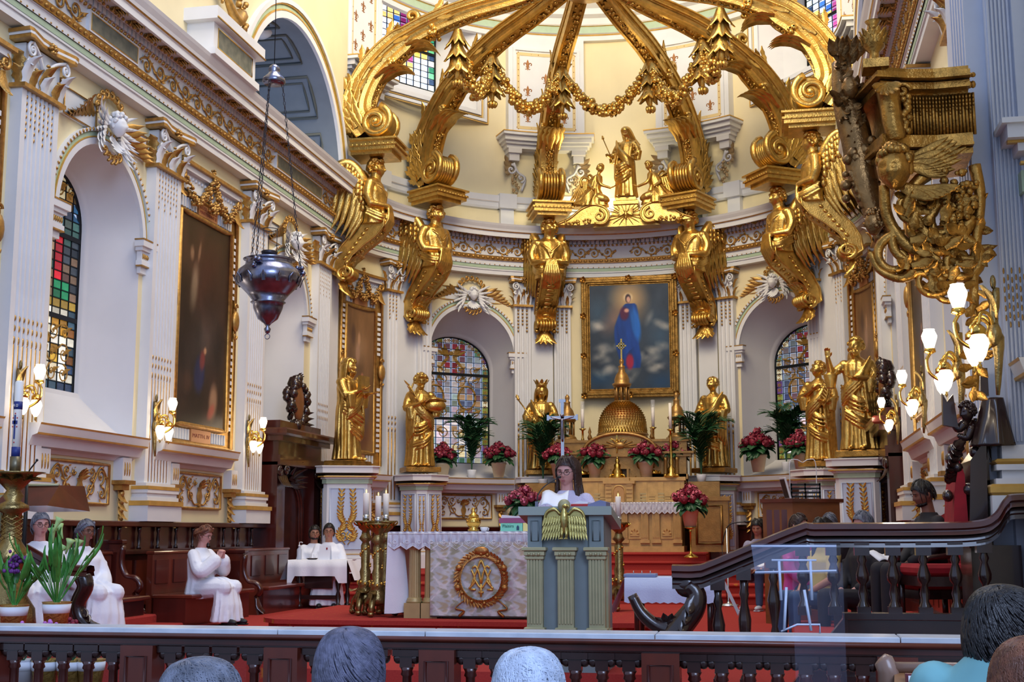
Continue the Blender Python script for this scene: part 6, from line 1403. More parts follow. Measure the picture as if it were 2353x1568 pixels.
canvas('brocade_frontal', fL, .185, brocade, fR - fL, .83, lambda v: np.stack([v[:, 0], np.full(len(v), AY - .027), v[:, 1]], 1), FABRIC, alt, 150, 110)
wr = MB(); cw = (fL + fR) / 2; zc = .6
for i in range(46):
    a = PI / 2 + 2 * PI * i / 46; r = .27; p = (cw + r * math.cos(a), AY - .05, zc + r * math.sin(a) * 1.02)
    for q in (-1, 1): wr.leaf(p, (-math.sin(a) + q * .7 * math.cos(a), -.1, math.cos(a) + q * .7 * math.sin(a)), (0, -1, 0), .085, .03, .3, 0, 5)
    if i % 4 == 0: wr.ell((p[0], p[1] - .01, p[2]), .022, 7, 5)
for g in (-1, 1):
    wr.tube(spline([(cw + g * .2, AY - .04, zc - .24), (cw + g * .3, AY - .05, zc - .33), (cw + g * .2, AY - .05, zc - .36), (cw + g * .26, AY - .04, zc - .42)], 14), .018, 5, .4); wr.ell((cw + g * .26, AY - .05, zc + .12), .04, 8, 6); wr.ell((cw + g * .27, AY - .05, zc - .1), .04, 8, 6)
wr.ell((cw, AY - .05, zc + .31), (.09, .03, .05), 10, 6); wr.tube([(cw + .035 * math.cos(a), AY - .05, zc - .27 + .03 * math.sin(a)) for a in np.linspace(0, 2 * PI, 14)], .01, 5); wr.obj('gilt_wreath', mat('bronzed_gilding', (176, 122, 66), .4, .75, bump=.2, bscale=50), alt, True)
mo = MB()   # interlaced A and M
for pts in ([(-.13, -.12), (-.02, .17), (.0, .2), (.02, .17), (.13, -.12)], [(-.12, -.12), (-.06, -.12)], [(.07, -.12), (.14, -.12)], [(-.1, .12), (-.06, .14), (-.02, .05), (0, -.06), (.02, .05), (.06, .14), (.1, .12)], [(-.11, .1), (-.07, -.02), (-.14, -.11)], [(.11, .1), (.07, -.02), (.14, -.11)], [(-.08, .0), (0, -.1), (.08, .0)], [(0, -.06), (0, -.2)], [(-.03, -.15), (.03, -.15)]):
    p = spline([(cw + a, AY - .055, zc + b) for a, b in pts], 16) if len(pts) > 2 else [(cw + a, AY - .055, zc + b) for a, b in pts]; mo.tube(p, .012, 6)
mo.obj('gilt_monogram', mat('bright_gilding', (226, 186, 96)), alt, True)
# things on the altar
def at_altar(px, py=1216, Y=14.9): p = onY(px, py, Y); return (p[0], Y, 1.13)
t = thing('brass_ciborium', 'round brass vessel with knobbed lid standing on the altar cloth', 'vessel', at_altar(1088)); mb = MB(); mb.lathe([(.06, 0), (.07, .02), (.05, .035), (.085, .09), (.09, .13), (.06, .16)], 20); mb.obj('bowl', BRASS, t); mb = MB(); mb.lathe([(.065, .16), (.06, .19), (.03, .21), (.015, .24), (.02, .26), (0, .28)], 16); mb.obj('lid', BRASS, t)
t = thing('white_cup', 'small white cup right of the brass vessel on the altar', 'cup', at_altar(1112)); mb = MB(); mb.lathe([(.03, 0), (.045, .03), (.045, .05), (.04, .05), (.03, .02)], 16); mb.obj('bowl', POTW, t); mb = MB(); mb.tube([(.04, 0, .04), (.06, 0, .035), (.055, 0, .015), (.035, 0, .015)], .006, 5); mb.obj('handle', POTW, t)
def book(name, label, px0, px1, zb, h, d, col, cat='book'):
    a = onY(px0, 1200, 14.7)[0]; b = onY(px1, 1200, 14.7)[0]; t = thing(name, label, cat, ((a + b) / 2, 14.85, zb)); w = (b - a) / 2; mb = MB(); mb.box(-w, w, -.15, d, 0, .012); mb.box(-w, w, -.15, d, h - .012, h); mb.box(-w, w, -.155, -.145, 0, h); mb.obj('cover', col, t); mb = MB(); mb.box(-w + .005, w - .005, -.14, d - .01, .012, h - .012); mb.obj('pages', PAPER, t); return t
bk = book('green_book', 'pale green book with dark lettering on its spine at the altar corner', 1150, 1201, 1.13, .092, .15, mat('mint_cover', (128, 206, 184), .5)); word('Plaisirs', .05, frame(bk.location + Vector((-.04, -.158, .058)), (1, 0, 0), (0, 0, 1), (0, -1, 0)), mat('dark_green_ink', (24, 84, 76), .6), bk, .13); mb = MB(); mb.prism([(.06, .012), (.09, .012), (.09, .05), (.075, .07), (.06, .05)], -.16, -.156, 1); mb.obj('printed_mark', mat('navy_ink', (40, 70, 100), .6), bk)
book('yellow_book', 'pale yellow book tucked behind the ambo beside the green book', 1202, 1216, 1.13, .095, .15, mat('pale_yellow_cover', (228, 214, 140), .5)); book('purple_box', 'plum coloured box lying on the green book', 1147, 1216, 1.226, .055, .2, mat('plum_cover', (148, 78, 120), .5), 'box')
t = thing('open_missal', 'open white book on the plum coloured box at the altar corner', 'book', (*onY(1188, 1180, 14.85)[:1], 14.85, 1.283)); mb = MB(); [mb.prism([(0, .02), (g * .16, .035), (g * .17, .0), (0, 0)], -.1, .12, 1) for g in (-1, 1)]; mb.obj('pages', PAPER, t)
def candlestick(loc, label, h=1.08, s=1.0, hc=.25, grp=None, rc=.036):
    t = thing('tall_candlestick', label, 'candlestick', loc, 0, grp, s); b = MB()
    b.lathe([(.05, .12), (.13, .16), (.1, .24), (.07, .33), (.09, .36), (.05, .42), (.06, .5), (.045, .55), (.05, .8), (.035, .84), (.07, .88), (.045, .93), (.04, .97), (.075, 1.0), (.1, 1.06), (.13, 1.09), (.0, 1.09)], 16)
    for k in range(3):
        a = k * 2 * PI / 3 + .5; d = np.array((math.cos(a), math.sin(a), 0)); b.tube([d * .07 + [0, 0, .28], d * .17 + [0, 0, .16], d * .2 + [0, 0, .06], d * .16 + [0, 0, .02]], [.03, .035, .03, .022], 7); b.ell(d * .2 + [0, 0, .035], (.035, .035, .035), 8, 6); b.leaf(d * .1 + [0, 0, .3], d + [0, 0, -.4], [0, 0, 1], .16, .1, .3, 3, 6)
    b.map(lambda v: v * [1.12, 1.12, 1]).obj('stand', BRONZE, t); r = MB()
    for k in range(10): a = k * PI / 5; r.ell((.075 * math.cos(a), .075 * math.sin(a), .36 + .02 * (k % 2)), .02, 6, 4); r.ell((.05 * math.cos(a), .05 * math.sin(a), .56 + .025 * k), .016, 6, 4); r.leaf((.09 * math.cos(a), .09 * math.sin(a), 1.03), (math.cos(a), math.sin(a), .6), (0, 0, 1), .07, .05, .3, 2, 5)
    r.map(lambda v: v * [1.12, 1.12, 1]).obj('relief', BRASS, t); c = MB(); c.lathe([(rc * 1.1, 1.09), (rc * 1.1, 1.16), (0, 1.16)], 16); c.obj('candle_socket', STEEL, t); c = MB(); c.lathe([(rc, 1.16), (rc, 1.16 + hc), (rc * .8, 1.165 + hc), (rc * .3, 1.155 + hc), (0, 1.155 + hc)], 16); co = c.obj('candle', CANDLE, t)
    f = MB(); f.lathe([(0, 1.165 + hc), (.008, 1.18 + hc), (.004, 1.2 + hc), (0, 1.21 + hc)], 8); f.obj('flame', FLAME, co); return t
for px, py, Y, lb in ((838, 1407, 15.0, 'leftmost of the three tall brass candlesticks left of the altar, candle burning'), (866, 1412, 14.75, 'middle of the three tall brass candlesticks left of the altar, candle burning'), (884, 1404, 15.25, 'tall brass candlestick nearest the altar cloth, third of three, candle burning')):
    p = onY(px, py, Y); candlestick((p[0], Y, .15), lb, s=.99 if Y < 14.9 else 1.02)
p = onY(1424, 1400, 16.3); candlestick((p[0], 16.3, .15), 'tall brass candlestick with burning candle just right of the ambo')
# ------------------------------------------------------------------ ambo
BY = 10.5
def bx(px, py=1300): return onY(px, py, BY)
x0, x1 = bx(1210)[0], bx(1391)[0]; wA = x1 - x0; zt = bx(1300, 1163)[2]
AMB = mat('grey_blue_paint', (122, 133, 134), .5, var=.03); AMT = mat('sage_gold_paint', (174, 168, 130), .45, .25, var=.06)
am = thing('ambo', 'grey blue reading ambo with fluted gold columns and a gilded eagle on its front', 'ambo', ((x0 + x1) / 2, BY, 0)); h = wA / 2
mb = MB(); mb.box(-h + .01, h - .01, .04, .5, 0, zt - .06); mb.obj('body', AMB, am)
mb = MB(); mb.add([(-h - .06, -.04, zt - .075), (h + .06, -.04, zt - .075), (h + .06, .62, zt - .19), (-h - .06, .62, zt - .19), (-h - .06, -.04, zt - .005), (h + .06, -.04, zt - .005), (h + .06, .62, zt - .12), (-h - .06, .62, zt - .12)], [(3, 2, 1, 0), (4, 5, 6, 7), (0, 1, 5, 4), (1, 2, 6, 5), (2, 3, 7, 6), (3, 0, 4, 7)], False); mb.obj('desk_top', mat('grey_sage_paint', (150, 160, 152), .5), am)
mb = MB(); mb.box(-h, h, -.03, .52, 0, .16); mb.box(-h + .01, h - .01, 0, .5, .16, .22); mb.obj('plinth', AMB, am)
zc0, zc1 = .22, bx(1300, 1258)[2]
for k, xq in enumerate((-h + .07, 0, h - .07)):
    c = MB(); c.box(xq - .065, xq + .065, -.02, .06, zc0, zc1 - .08)
    for i in range(5): c.box(xq - .055 + .024 * i, xq - .043 + .024 * i, -.032, -.018, zc0 + .16, zc1 - .1)
    for z0, z1, e in ((zc0, zc0 + .06, .03), (zc0 + .06, zc0 + .1, .015), (zc0 + .1, zc0 + .13, .02), (zc1 - .1, zc1 - .07, .012), (zc1 - .07, zc1 - .03, .02), (zc1 - .03, zc1, .035)): c.box(xq - .065 - e, xq + .065 + e, -.03 - e, .06, z0, z1, b=.006)
    for i in range(3): c.ell((xq - .04 + .04 * i, -.055, zc1 - .055), (.012, .012, .016), 6, 4)
    c.obj('fluted_column', AMT, am)
    if k != 1: q = MB(); q.box(xq - .06, xq + .06, .0, .05, zc1, zt - .08); q.tube([(xq - .03, -.004, zc1 + .05), (xq + .03, -.004, zc1 + .05), (xq + .03, -.004, zt - .12), (xq - .03, -.004, zt - .12)], .006, 4, closed=True); q.obj('panel', AMB, am)
mb = MB(); mb.box(h - .02, h + .012, .07, .17, zc0 + .12, zc1 - .05); mb.box(h - .02, h + .03, .05, .19, zc0, zc0 + .12); mb.obj('side_pilaster', AMT, am)
e = MB(); ez = bx(1300, 1205)[2]; _es = lambda v: (v - [0, 0, ez]) * [.62, .9, .75] + [0, 0, ez]; EG = mat('lacquered_brass', (196, 182, 112), .3, .8, bump=.15, bscale=50, var=.1)
e.lathe([(.02, ez - .1), (.045, ez - .02), (.06, ez + .06), (.048, ez + .12), (.024, ez + .16), (.03, ez + .19), (.028, ez + .205), (0, ez + .215)], 16, (0, -.06, 0), ry=.8); e.ell((.02, -.08, ez + .195), (.04, .03, .024), 10, 8); e.tube([(.05, -.09, ez + .195), (.068, -.1, ez + .19), (.074, -.1, ez + .172)], [.014, .01, .003], 6)
for g in (-1, 1): e.tube([(g * .025, -.06, ez - .04), (g * .03, -.07, ez - .1), (g * .03, -.09, ez - .15)], [.03, .022, .016], 7); [e.tube([(g * .03, -.08, ez - .14), (g * .03 + q * .02, -.12, ez - .16)], .007, 5) for q in (-1, 0, 1)]
e.map(_es).obj('eagle', EG, am); wg = MB()
for g in (-1, 1):
    wg.tube(spline([(g * .05, -.05, ez + .1), (g * .13, -.06, ez + .16), (g * .24, -.05, ez + .12), (g * .28, -.04, ez - .02)], 12), [.02] * 11 + [.01], 7); wg.sheet(np.array([[(g * lerp(.05, .26, q), -.045, lerp(ez + .12 + .03 * math.sin(q * PI), ez - .1 + .1 * (1 - q) * q, r)) for r in np.linspace(0, .6, 4)] for q in np.linspace(0, 1, 8)]))
    for r in range(3):
        for k in range(7): q = k / 6; wg.leaf((g * (.06 + .19 * q), -.05 - .012 * (2 - r), ez + .09 - .06 * r - .02 * q), (g * (.15 + .25 * q), 0, -1), (0, -1, 0), .1 + .02 * r, .04, .08, 0, 5)
wg.map(_es).obj('eagle_wings', EG, am); hl = MB(); hl.lathe([(0, -.004), (.05, -.004), (.052, .004), (0, .006)], 28, (0, -.052, ez + .15), rotm('X', PI / 2)); hl.obj('halo_disc', AMT, am)
t = thing('gooseneck_microphone', 'thin gooseneck microphone bending over the ambo desk', 'microphone', (bx(1229)[0], BY + .1, zt - .03)); mb = MB(); mb.box(-.012, .012, -.012, .012, 0, .07); mb.obj('base', mat('grey_plastic', (110, 110, 130), .4), t); mb = MB(); mb.tube(spline([(0, 0, .07), (.01, .02, .13), (.06, .06, .2), (.16, .12, .27)], 16), .005, 6); mb.obj('gooseneck', BLACK, t); mb = MB(); mb.ell((.17, .125, .275), (.02, .015, .012), 8, 6); mb.obj('capsule', BLACK, t)
def sheet_thing(name, label, cat, loc, rz, w, d, tilt, mtl, bend=.02):
    t = tag(MB().sheet(np.array([[(lerp(-w, w, i / 8), lerp(-d, d, j / 6), bend * math.sin(i * .9) + tilt * lerp(0, 1, j / 6)) for j in range(7)] for i in range(9)])).obj(name, mtl), label, cat); s = t.modifiers.new('t', 'SOLIDIFY'); s.thickness = .003; t.location = loc; t.rotation_euler = (0, 0, rz); return t
sheet_thing('paper_sheets', 'loose white paper sheets lifted on the ambo desk in front of the lector', 'paper', (bx(1272)[0], BY + .08, zt - .0), .1, .11, .12, .12, PAPER)
t = thing('red_lectionary', 'open red bound lectionary lying on the right of the ambo desk', 'book', (bx(1352)[0], BY + .14, zt - .02), 0); mb = MB(); mb.box(-.14, 0, -.14, .14, 0, .035, b=.004); mb.obj('red_cover', mat('red_cover', (176, 30, 40), .5), t); mb = MB(); mb.prism([(0, .0), (.0, .03), (.1, .065), (.15, .05), (.15, .01)], -.14, .14, 1); mb.obj('grey_pages', mat('grey_pages', (120, 124, 160), .6), t); mb = MB(); mb.prism([(-.135, .036), (0, .036), (.0, .05), (-.07, .06)], -.13, .13, 1); mb.obj('pages', PAPER, t)
# ------------------------------------------------------------------ high altar with domed tabernacle
HY = 25.0
def hx(px): return onY(px, 1100, HY)[0]
def hz(py): return onY(1420, py, HY)[2]
hc = hx(1421); GW = mat('gilded_wood', (164, 124, 68), .36, .6, bump=.15, bscale=40, var=.15)
ha = thing('high_altar', 'golden high altar with scaled dome, lantern, turrets and carved retable', 'altar', (hc, HY, .75))
def H(nm, fn, m=GW, lab=None): mb = MB(); fn(mb); o = mb.move(hc, HY, 0).obj(nm, m, ha, True); return o
hw = 1.2; zt = hz(1157)
def _base(m):
    m.box(-hw, hw, 0, .9, .75, zt - .05); m.box(-hw - .04, hw + .04, -.04, .9, .75, .86); m.box(-hw - .06, hw + .06, -.08, .95, zt - .05, zt)
    for x in (-1.12, -.72, -.5, -.1, .1, .5, .72, 1.12):
        m.box(x - .07, x + .07, -.07, .02, .98, zt - .1); [m.box(x - .06 + .026 * i, x - .047 + .026 * i, -.09, -.068, 1.02, zt - .14) for i in range(5)]; m.box(x - .09, x + .09, -.07, .02, .92, .98)
    for x in (-.92, -.3, .3, .92): m.box(x - .12, x + .12, -.02, .01, 1.0, zt - .16); m.box(x - .09, x + .09, -.035, .0, 1.05, zt - .22); [m.leaf((x, -.03, 1.1), (math.cos(a), 0, math.sin(a)), (0, -1, 0), .1, .05, .3, 2, 5) for a in (0, .8, 1.57, 2.3, 3.14)]
GL = mat('light_gilded_wood', (202, 162, 100), .45, .3, bump=.1, bscale=40, var=.1)
H('altar_block', _base, GL)
lc = lace_cloth('high_altar_cloth', None, hc - 1.26, hc + 1.26, HY - .1, zt + .012, .18, 24, .045, 0, SHEER, back=.95); tag(lc, 'white lace cloth hanging over the golden high altar', 'altar cloth')
g0, g1, g2 = hz(1145), hz(1112), hz(1040)
def _grad(m):
    m.box(-1.25, 1.25, .25, .9, zt, g1 + .1); m.box(-1.28, 1.28, .22, .9, g1 + .06, g1 + .13)
    m.box(-1.3, -.28, .5, .9, g1 + .1, g1 + .2); m.box(.28, 1.3, .5, .9, g1 + .1, g1 + .2)
    for i in range(8):
        x = -1.12 + .32 * i
        if abs(x) > .3: m.box(x - .05, x + .05, .235, .25, zt + .03, g1 + .03); [m.box(x + .08, x + .2, .238, .25, zt + .03 + .05 * q, zt + .06 + .05 * q) for q in range(3)]
H('gradine', _grad, GL); H('gradine_blocks', lambda m: [m.box(x - .06, x + .06, .23, .25, z, z + .03) for x in (-1.15, -.8, -.45, .45, .8, 1.15) for z in (zt + .05, zt + .11, zt + .17)], mat('pale_gold_stone', (186, 162, 112)))
def _tab(m):
    m.box(-.27, .27, .05, .6, zt, hz(1112)); m.box(-.31, .31, .02, .6, hz(1112), hz(1105)); m.box(-.2, .2, .04, .6, hz(1105), hz(1098)); A = arch_pts(0, .12, zt + .22, zt + .02, 14); m.tube([(a, .045, b) for a, b in A], .022, 6)
    for g in (-1, 1): [m.box(g * .2 - .055, g * .2 + .055, .035, .05, zt + .04 + .075 * q, zt + .085 + .075 * q) for q in range(5)]
H('tabernacle', _tab, GL); H('tabernacle_door', lambda m: m.prism([(a, b) for a, b in arch_pts(0, .1, zt + .22, zt + .02, 12)], .035, .05, 1), mat('rosy_gold_door', (200, 150, 92), .4, .5)); H('door_emblem', lambda m: (m.tube([(-.02, .03, zt + .22), (0, .03, zt + .17), (.02, .03, zt + .22), (0, .03, zt + .25)], .006, 4, closed=True), m.tube([(0, .03, zt + .15), (0, .03, zt + .05)], .006, 4), m.ell((0, .03, zt + .05), (.02, .01, .012), 6, 4)), EG)
def _ret(m):
    z0, z1 = g1 + .22, hz(1048); m.box(-1.28, 1.28, .5, .95, z0 - .2, z1); m.box(-1.38, 1.38, .42, .95, z1, z1 + .06); m.box(-1.44, 1.44, .36, .95, z1 + .06, z1 + .1); m.box(-1.3, 1.3, .5, .95, z1 + .1, z1 + .3); m.box(-1.34, 1.34, .46, .95, z1 + .3, z1 + .35)
    m.box(-.62, .62, .36, .95, z0 - .2, z1 + .02); m.box(-.74, .74, .28, .95, z1, z1 + .1)
    for x in (-1.1, -.88, -.54, -.3, .3, .54, .88, 1.1): m.lathe([(.045, z0 - .15), (.04, z0), (.036, z1 - .08), (.055, z1 - .02)], 10, (x, .4 if abs(x) < .6 else .46, 0))
    for x in (-.42, .42): m.lathe([(.08, -.01), (.1, .01), (.06, .03)], 14, (x, .36, z1 - .16), rotm('X', PI / 2)); m.lathe([(.0, -.0), (.07, .01), (0, .02)], 14, (x, .36, z1 - .16), rotm('X', PI / 2))
    for x in (-.72, .72): rosette(m, (0, 0, 0), 0.001, 3) if False else m.box(x - .1, x + .1, .47, .5, z0, z1 - .08)
    m.add([(-.2, .3, z1 - .24), (.2, .3, z1 - .24), (0, .3, z1 - .1), (-.2, .4, z1 - .24), (.2, .4, z1 - .24), (0, .4, z1 - .1)], [(0, 1, 2), (3, 5, 4), (0, 3, 4, 1), (1, 4, 5, 2), (2, 5, 3, 0)], False); m.box(-.17, -.13, .3, .4, z0 - .2, z1 - .24); m.box(.13, .17, .3, .4, z0 - .2, z1 - .24)
    P = [( .72 * math.cos(a), z1 + .1 + .36 * math.sin(a)) for a in np.linspace(0, PI, 20)]; m.prism(P, .3, .9, 1); m.tube([(a, .28, b) for a, b in P], .035, 6)
    for k in range(9): a = PI * (k + .5) / 9; m.tube([(0, .28, z1 + .2), (.4 * math.cos(a), .27, z1 + .14 + .2 * math.sin(a))], [.02, .01], 4)
    m.ell((0, .28, z1 + .22), (.12, .04, .07), 10, 6)
H('retable', _ret); H('niche_shade_panel', lambda m: m.box(-.13, .13, .345, .36, g1 + .1, hz(1048) - .24), mat('niche_shade', (52, 38, 26), .8))  # flat dark panel on the retable face, colour stands in for niche shade
zd = hz(1000)
def _dome(m):
    m.lathe([(.54, zd - .14), (.54, zd - .08), (.5, zd - .06), (.5, zd + .04), (.53, zd + .06), (.48, zd + .1)], 32, (0, .85, 0)); m.lathe([(.46 * math.sin(a) ** .8 if a > 0 else .46, zd + .1 + .0) for a in (PI / 2,)] + [(.475 * math.cos(q) + .0, zd + .22 + .5 * math.sin(q)) for q in np.linspace(-.25, 1.25, 14)], 40, (0, .85, 0))
H('dome', _dome)
sc = MB(); q0 = MB(); q0.leaf((0, 0, 0), (0, 0, -1), (0, -1, 0), .1, .062, .1, 0, 4)
for i, q in enumerate(np.linspace(-.18, 1.2, 15)):
    r = .48 * math.cos(q); n = max(8, int(2 * PI * r / .06))
    for k in range(n): a = 2 * PI * (k + .5 * (i % 2)) / n; sc.join(q0, trm(hc + r * math.cos(a), HY + .85 + r * math.sin(a), zd + .27 + .5 * math.sin(q)) @ rotm('Z', a + PI / 2) @ rotm('X', q))
sc.obj('dome_scales', GOLD, ha, True)['kind'] = 'stuff'
zl = zd + .22 + .5 * math.sin(1.25) - .02
def lantern(m, x, y, z, s, n=8):
    m.lathe([(.19 * s, z), (.2 * s, z + .05 * s), (.18 * s, z + .09 * s), (.16 * s, z + .1 * s), (.16 * s, z + .13 * s), (.0, z + .13 * s)], 16, (x, y, 0))
    for k in range(n): a = 2 * PI * k / n; m.tube([(x + .135 * s * math.cos(a), y + .135 * s * math.sin(a), z + .12 * s), (x + .135 * s * math.cos(a), y + .135 * s * math.sin(a), z + .42 * s)], .024 * s, 6)
    m.lathe([(.16 * s, z + .4 * s), (.19 * s, z + .44 * s), (.2 * s, z + .47 * s), (.15 * s, z + .5 * s), (.155 * s, z + .56 * s), (.12 * s, z + .66 * s), (.07 * s, z + .72 * s), (.06 * s, z + .8 * s), (.075 * s, z + .83 * s), (.03 * s, z + .86 * s), (.05 * s, z + .91 * s), (.045 * s, z + .96 * s), (.01 * s, z + 1.0 * s)], 16, (x, y, 0))
H('lantern', lambda m: lantern(m, 0, .85, zl - .05, 1.0)); zx = zl + .93
H('dome_cross', lambda m: (m.box(-.016, .016, .84, .86, zx, zx + .42), m.box(-.1, .1, .84, .86, zx + .26, zx + .29), m.box(-.06, -.04, .84, .86, zx + .21, zx + .34), m.box(.04, .06, .84, .86, zx + .21, zx + .34), m.box(-.06, .06, .84, .86, zx + .21, zx + .225), m.box(-.06, .06, .84, .86, zx + .325, zx + .34)), BRASS)
zr = hz(1048) + .35
for x in (-1.1, 1.1): H('turret', lambda m: (lantern(m, x, .7, zr, .95, 6), m.box(x - .2, x + .2, .5, .9, zr - .03, zr + .03)))
H('finial', lambda m: [m.lathe([(.03, 0), (.05, .05), (.02, .12), (.035, .16), (.0, .28)], 8, (x, .5, zr)) for x in (-.62, .62)])
for g in (-1, 1): H('side_wing', lambda m: (m.box(g * 1.72 - .36, g * 1.72 + .36, .1, .8, .75, 1.72), m.box(g * 1.72 - .4, g * 1.72 + .4, .05, .8, 1.72, 1.8), m.box(g * 1.72 - .2, g * 1.72 + .2, .08, .1, .95, 1.55), m.tube([(g * 1.72 - .24, .08, .9), (g * 1.72 + .24, .08, .9), (g * 1.72 + .24, .08, 1.62), (g * 1.72 - .24, .08, 1.62)], .03, 5, closed=True), m.box(g * 1.62 - .3, g * 1.62 + .3, .4, .8, 1.8, 2.1)))
def on_altar(px, y, z): return (onY(px, 1100, HY + y)[0], HY + y, z)
t = thing('altar_crucifix', 'small gilt crucifix on a scrolled foot before the tabernacle', 'crucifix', on_altar(1419, .3, hz(1098))); mb = MB(); mb.lathe([(.13, 0), (.14, .02), (.09, .06), (.11, .12), (.06, .2), (.07, .26), (.03, .3), (.05, .34), (.012, .4)], 16); [mb.tube([(.08 * math.cos(a), .08 * math.sin(a), .08), (.16 * math.cos(a), .16 * math.sin(a), .05), (.17 * math.cos(a), .17 * math.sin(a), .0)], .02, 6) for a in (-.5, -2.6, 1.57)]; mb.obj('foot', BRASS, t); mb = MB(); mb.box(-.012, .012, -.01, .01, .38, .92); mb.box(-.15, .15, -.01, .01, .74, .765); mb.obj('cross', BRASS, t); mb = MB(); limb(mb, [(0, -.03, .5), (0, -.03, .62), (0, -.03, .72)], [.012, .02, .018]); [limb(mb, [(0, -.03, .7), (g * .06, -.03, .75), (g * .12, -.03, .78)], [.012, .009, .007]) for g in (-1, 1)]; mb.ell((0, -.035, .755), .02, 8, 6); mb.obj('corpus', BRASS, t)
for px, y, z, s, lb in ((1340, .55, g1 + .2, 1.1, 'slim brass candlestick on the retable left of the tabernacle, glass tube on top'), (1503, .55, g1 + .2, 1.1, 'slim brass candlestick on the retable right of the tabernacle, glass tube on top'), (1543, .3, g1 + .12, 1.12, 'tall brass candlestick with white candle at the right end of the high altar')):
    t = thing('slim_candlestick', lb, 'candlestick', on_altar(px, y, z), 0, None, s); mb = MB(); mb.lathe([(.13, 0), (.14, .03), (.07, .08), (.08, .14), (.03, .2), (.045, .26), (.025, .34), (.02, .6), (.03, .64), (.02, .68), (.02, .8), (.07, .84), (.0, .85)], 14); [mb.ell((.12 * math.cos(a), .12 * math.sin(a), .03), .035, 6, 5) for a in (-.5, -2.6, 1.57)]; mb.obj('stand', BRASS, t); mb = MB(); mb.lathe([(.027, .85), (.027, 1.2 if px < 1540 else 1.3), (0, 1.2 if px < 1540 else 1.3)], 12); mb.obj('candle', CANDLE, t)
    if px < 1540: mb = MB(); mb.lathe([(.038, .95), (.038, 1.34), (.034, 1.34)], 14); mb.obj('glass_tube', CLEAR, t)
p = onY(1294, 1160, 22.6); t = thing('processional_cross', 'silver processional cross on a tall staff behind the lector', 'crucifix', (p[0], 22.6, .45)); q = lambda y: onY(1294, y, 22.6)[2] - .45
mb = MB(); mb.tube([(0, 0, 0), (0, 0, q(1045))], .018, 8); mb.lathe([(.13, 0), (.12, .03), (.03, .06), (.02, .1)], 14); mb.obj('staff', STEEL, t); mb = MB(); zc = q(960); mb.box(-.028, .028, -.015, .015, q(1050), q(925)); mb.box(-.26, .26, -.015, .015, zc - .028, zc + .028); mb.box(-.06, .06, -.02, .02, q(925), q(918)); [mb.box(g * .26 - .02, g * .26 + .02, -.02, .02, zc - .05, zc + .05) for g in (-1, 1)]; mb.obj('cross', STEEL, t); mb = MB(); limb(mb, [(0, -.04, zc - .42), (0, -.045, zc - .2), (0, -.04, zc - .04)], [.016, .03, .03]); [limb(mb, [(0, -.04, zc - .04), (g * .1, -.035, zc - .02), (g * .2, -.03, zc + .01)], [.018, .014, .01]) for g in (-1, 1)]; mb.ell((0, -.05, zc + .03), .033, 8, 6); mb.obj('corpus', SILVER, t)
# ------------------------------------------------------------------ potted hydrangeas and palms
HYD = [mat('crimson_petals', (122, 12, 42), .6, var=.35, scale=30), mat('pink_petals', (206, 96, 120), .6, var=.25, scale=30)]
def hydrangea(label, loc, s=1.0, pot=TERRA, seed=1, cols=(.2,)):
    t = thing('potted_hydrangea', label, 'flower pot', loc, seed, None, s * 1.3); rr = random.Random(seed); mb = MB(); mb.lathe([(.075, 0), (.11, .2), (.12, .2), (.12, .23), (.1, .23), (.095, .19), (0, .19)], 20); mb.obj('pot', pot, t); mb = MB()
    for k in range(46): a = rr.uniform(0, 2 * PI); e = rr.uniform(-.5, .8); mb.leaf((.04 * math.cos(a), .04 * math.sin(a), .26 + rr.uniform(0, .1)), (math.cos(a), math.sin(a), e), (0, 0, 1), rr.uniform(.16, .26), .12, -.3, 0, 6)
    mb.obj('leaves', LEAF, t); q = MB(); q.mi = 0
    for k in range(17):
        a = k * 2.4; r = .17 * math.sqrt(k / 17) * 1.25; c = np.array((r * math.cos(a), r * math.sin(a), .5 - r * .75 + rr.uniform(-.02, .03))); hd = MB()
        for i in range(26):
            z = rr.uniform(-.3, 1); b = rr.uniform(0, 2 * PI); w = math.sqrt(1 - z * z); d = np.array((w * math.cos(b), w * math.sin(b), z)); q.mi = 1 if rr.random() < cols[0] else 0
            u = np.cross(d, (.3, .5, .8)); u /= np.linalg.norm(u); v = np.cross(d, u); p = c + d * .07; q.add([p - u * .02, p - v * .02 + d * .006, p + u * .02, p + v * .02 + d * .006, p + d * .004], [(0, 1, 4), (1, 2, 4), (2, 3, 4), (3, 0, 4)], False)
        q.mi = 0; q.ell(c, .06, 6, 5)
    q.obj('flower_heads', HYD, t); return t
def at(px, py, Y): p = onY(px, py, Y); return (p[0], Y, p[2])
hydrangea('potted crimson hydrangea just left of the palm under the left stained glass window', at(1018, 1098, 26.1), 1.0, seed=1); hydrangea('potted crimson hydrangea right of the palm under the left stained glass window', at(1146, 1098, 26.4), 1.05, seed=2)
hydrangea('crimson hydrangea half hidden behind the lector head', on_altar(1283, .35, g1 + .13), 1.0, seed=3); hydrangea('crimson hydrangea in cream pot on the high altar left of the small crucifix', on_altar(1367, .38, g1 + .13), 1.0, seed=4); hydrangea('crimson hydrangea in cream pot on the high altar right of the small crucifix', on_altar(1485, .36, g1 + .13), 1.05, seed=5)
hydrangea('crimson hydrangea on the retable right of the glass tubed candlestick', on_altar(1548, .7, g1 + .2), 1.05, seed=6); hydrangea('crimson hydrangea left of the right hand palm under the right window', at(1743, 1085, 26.2), 1.15, seed=7); hydrangea('crimson hydrangea between the right palm and the youth statue', at(1840, 1078, 25.4), 1.0, seed=8)
hydrangea('pink red hydrangea behind the ambo beside the open white book', at(1205, 1215, 15.35), .72, seed=9, cols=(.4,))
